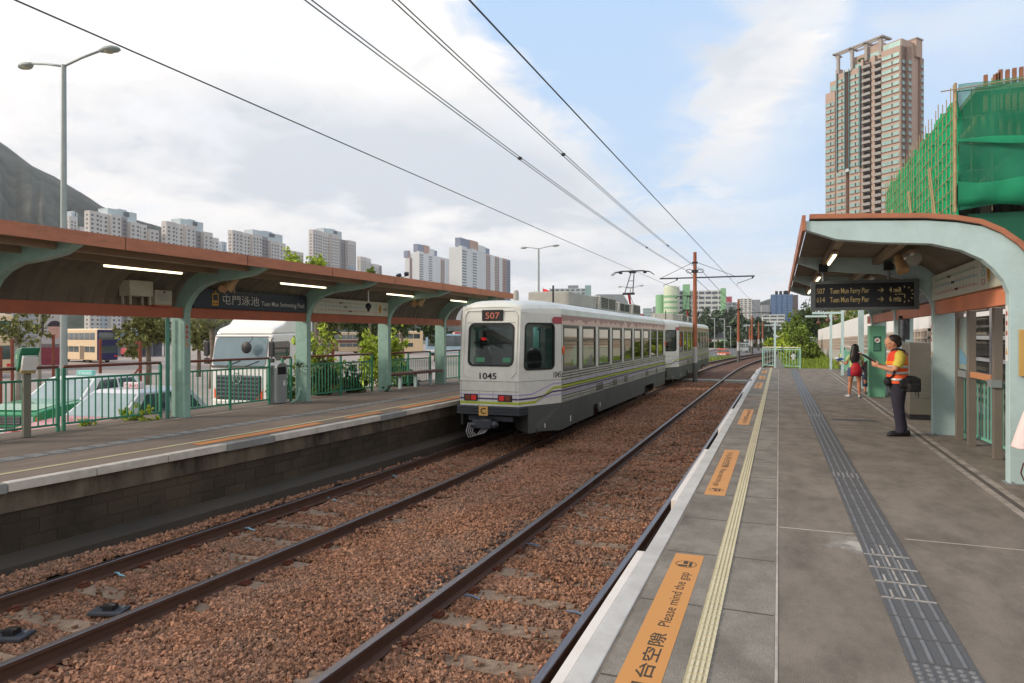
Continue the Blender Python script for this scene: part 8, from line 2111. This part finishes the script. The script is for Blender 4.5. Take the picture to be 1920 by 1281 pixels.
b = MB(); b.lathe([(0, 0), (2.8, 0), (2.8, z0+H_-2), (0, z0+H_-2)], (-W/2-6.5, 2, 0), 14); b.build('green_cylinder', M_sg, t, smooth=True, auto=40)
MB().box(W*.42, W*.52, -1.5, 4, 0, z0+H_+1).build('green_stair', M_sg, t); MB().box(-W*.30, -W*.16, -1.5, 4, 0, z0+H_+3.5).build('green_stair', M_sg, t); MB().box(-W*.48, -W*.36, -1.2, 4, 0, z0+H_+2.5).build('white_stair', M_sw, t)
t, W, H_, z0 = block('grey block with a pink roof box behind the second rusty pole', 1357, 1388, 567, 600, 420, mat('far_grey', (156, 160, 164), .8), 5, 4, M_wd); MB().box(-W*.45, 0, 1, 8, z0+H_, z0+H_+3.6).build('pink_roof_box', mat('far_pink', (176, 86, 104), .8), t)
block('white lattice fronted block right of the second rusty pole', 1387, 1409, 560, 600, 340, mat('far_white', (206, 206, 202), .8), 11, 3, M_wd, wf=.5)
block('slim grey block beside the white lattice block', 1409, 1425, 562, 606, 400, mat('far_grey2', (150, 154, 160), .8), 12, 2, M_wb)
block('small pale grey tower with a stepped top', 1428, 1443, 572, 606, 430, mat('far_pale', (182, 182, 184), .8), 10, 3, M_wb)
t, W, H_, z0 = block('blue glass office block with dark roof tanks', 1447, 1485, 552, 600, 420, mat('blue_office', (84, 108, 144), .4, .2, var=.1, scale=.1), 11, 4, mat('blue_office_glass', (120, 144, 176), .2, .3), wf=.7)
MB().box(W/2, W/2+3, 0, 12, 0, z0+H_-.5).build('brown_side', mat('office_brown', (96, 86, 88), .7), t); b = MB(); [b.box(-W*.3+k*2.4, -W*.3+k*2.4+1.6, 3, 5, z0+H_, z0+H_+2.2) for k in range(3)]; b.box(W*.15, W*.35, 3, 6, z0+H_, z0+H_+2.4); b.build('roof_tanks', M_dark, t)
block('low white block with ribbon windows below the blue office', 1431, 1470, 590, 622, 260, mat('far_white2', (204, 206, 204), .8), 5, 3, M_wd, wf=.85)
t, W, H_, z0 = block('low white hospital like block above the tram roof', 1030, 1108, 541, 566, 520, mat('hosp_white', (186, 194, 196), .8), 4, 8, M_wd); MB().box(W*.36, W*.5, -2, 8, 0, z0+H_+2.2).build('stair_tower', mat('hosp_teal', (150, 178, 178), .8), t); MB().box(-W*.05, W*.2, 2, 8, z0+H_, z0+H_+2.5).build('roof_box', M_grey, t)
c = P(1150, 630, 420); t = thing('barrel_roof_hall', 'grey hall with a sloping roof behind the pantograph', 'building', (c.x, c.y, -.5), R(21)); su = U(420)
MB().prism([(-10, 0), (-10, HH+.5+78*su), (6, HH+.5+78*su), (9, HH+.5+64*su), (10, 0)], 'y', 0, 14).build('hall', mat('hall_grey', (150, 156, 160), .7), t)
for i, (u0, u1, vt, zc, cc, lab) in enumerate(((1206, 1222, 578, 600, (170, 190, 186), 'faint teal block low on the skyline left of the green towers'), (1224, 1242, 575, 620, (170, 166, 172), 'faint pinkish block low on the skyline left of the green towers'), (1497, 1515, 600, 300, (180, 174, 170), 'beige block glimpsed above the right hand thicket'))):
    block(lab, u0, u1, vt, 600, zc, mat('skyline_%d' % i, cc, .8), 4, 4, M_wb)
# ================================================================ HILLS
from mathutils import noise as noise_
def ridge(name, pts, zc, depth, label, m, seed):
    """pts: (u, v) skyline; a real ridge rising to that height at depth zc"""
    NU = 420; us = np.linspace(pts[0][0], pts[-1][0], NU); vs = np.interp(us, [p[0] for p in pts], [p[1] for p in pts]); nr = 90; r = np.random.default_rng(seed); V_ = []
    ph = r.uniform(0, 6, 12)
    for i, (u, v) in enumerate(zip(us, vs)):
        for j in range(nr+1):
            f = j/nr*1.5   # 0 foot, 1 crest, 1.5 behind
            q = P(u, 630, zc-depth+depth*f); zf = zc-depth+depth*f; Hc = (630-v)*zf/1280.; h0 = (math.sin(min(f, 1)*math.pi/2)**1.1 if f <= 1 else math.cos((f-1)*math.pi/2)); gully = sum(math.sin(u*.05*(k+1)+ph[k]+f*3*math.sin(u*.02+k)) / (k+1) for k in range(6)); h = HH+Hc*h0*(1+.10*gully*math.sin(min(f, 1)*math.pi)*(1-min(f, 1)))-.5+((noise_.fractal(q*.02, 1.0, 2.0, 6)*7*(1-.75*min(f, 1))) if f < 1.2 else 0)*min(1, zc/950)
            V_.append((q.x, q.y, h))
    b = MB(); b.add(V_, [(i*(nr+1)+j, (i+1)*(nr+1)+j, (i+1)*(nr+1)+j+1, i*(nr+1)+j+1) for i in range(NU-1) for j in range(nr)]); o = b.build(name, m, smooth=True); tag(o, kind='structure'); return o
M_hill = mat('hill_scrub', (44, 54, 40), .95, bump=1.0, bscale=.15, var=.6, scale=.02, dirt=(116, 108, 98), dscale=.022, damt=.6, speck=.35, spscale=.12)
ridge('hill', [(-500, 160), (-300, 170), (-120, 215), (0, 266), (60, 310), (104, 332), (150, 360), (190, 386), (230, 405), (300, 425), (420, 470), (700, 560), (900, 612)], 950, 480, 'x', M_hill, 1)
ridge('far_hill', [(1080, 622), (1180, 600), (1225, 583), (1240, 573), (1262, 584), (1330, 596), (1400, 585), (1425, 566), (1444, 560), (1470, 570), (1520, 590), (1700, 600), (1900, 590)], 1150, 350, 'x', M_hill, 2)
# ================================================================ AIR
hz = MB(); hz.box(-1500, 1100, -120, 1350, -2.4, 330); o = hz.build('haze', [])
hm = bpy.data.materials.new('haze_air'); hm.use_nodes = True; hm.node_tree.nodes.clear()
_o = hm.node_tree.nodes.new('ShaderNodeOutputMaterial'); _v = hm.node_tree.nodes.new('ShaderNodeVolumePrincipled')
_v.inputs['Color'].default_value = (.86, .90, .96, 1); _v.inputs['Density'].default_value = .00016; _v.inputs['Anisotropy'].default_value = .3
hm.node_tree.links.new(_v.outputs[0], _o.inputs['Volume']); o.data.materials.clear(); o.data.materials.append(hm); tag(o, kind='stuff')
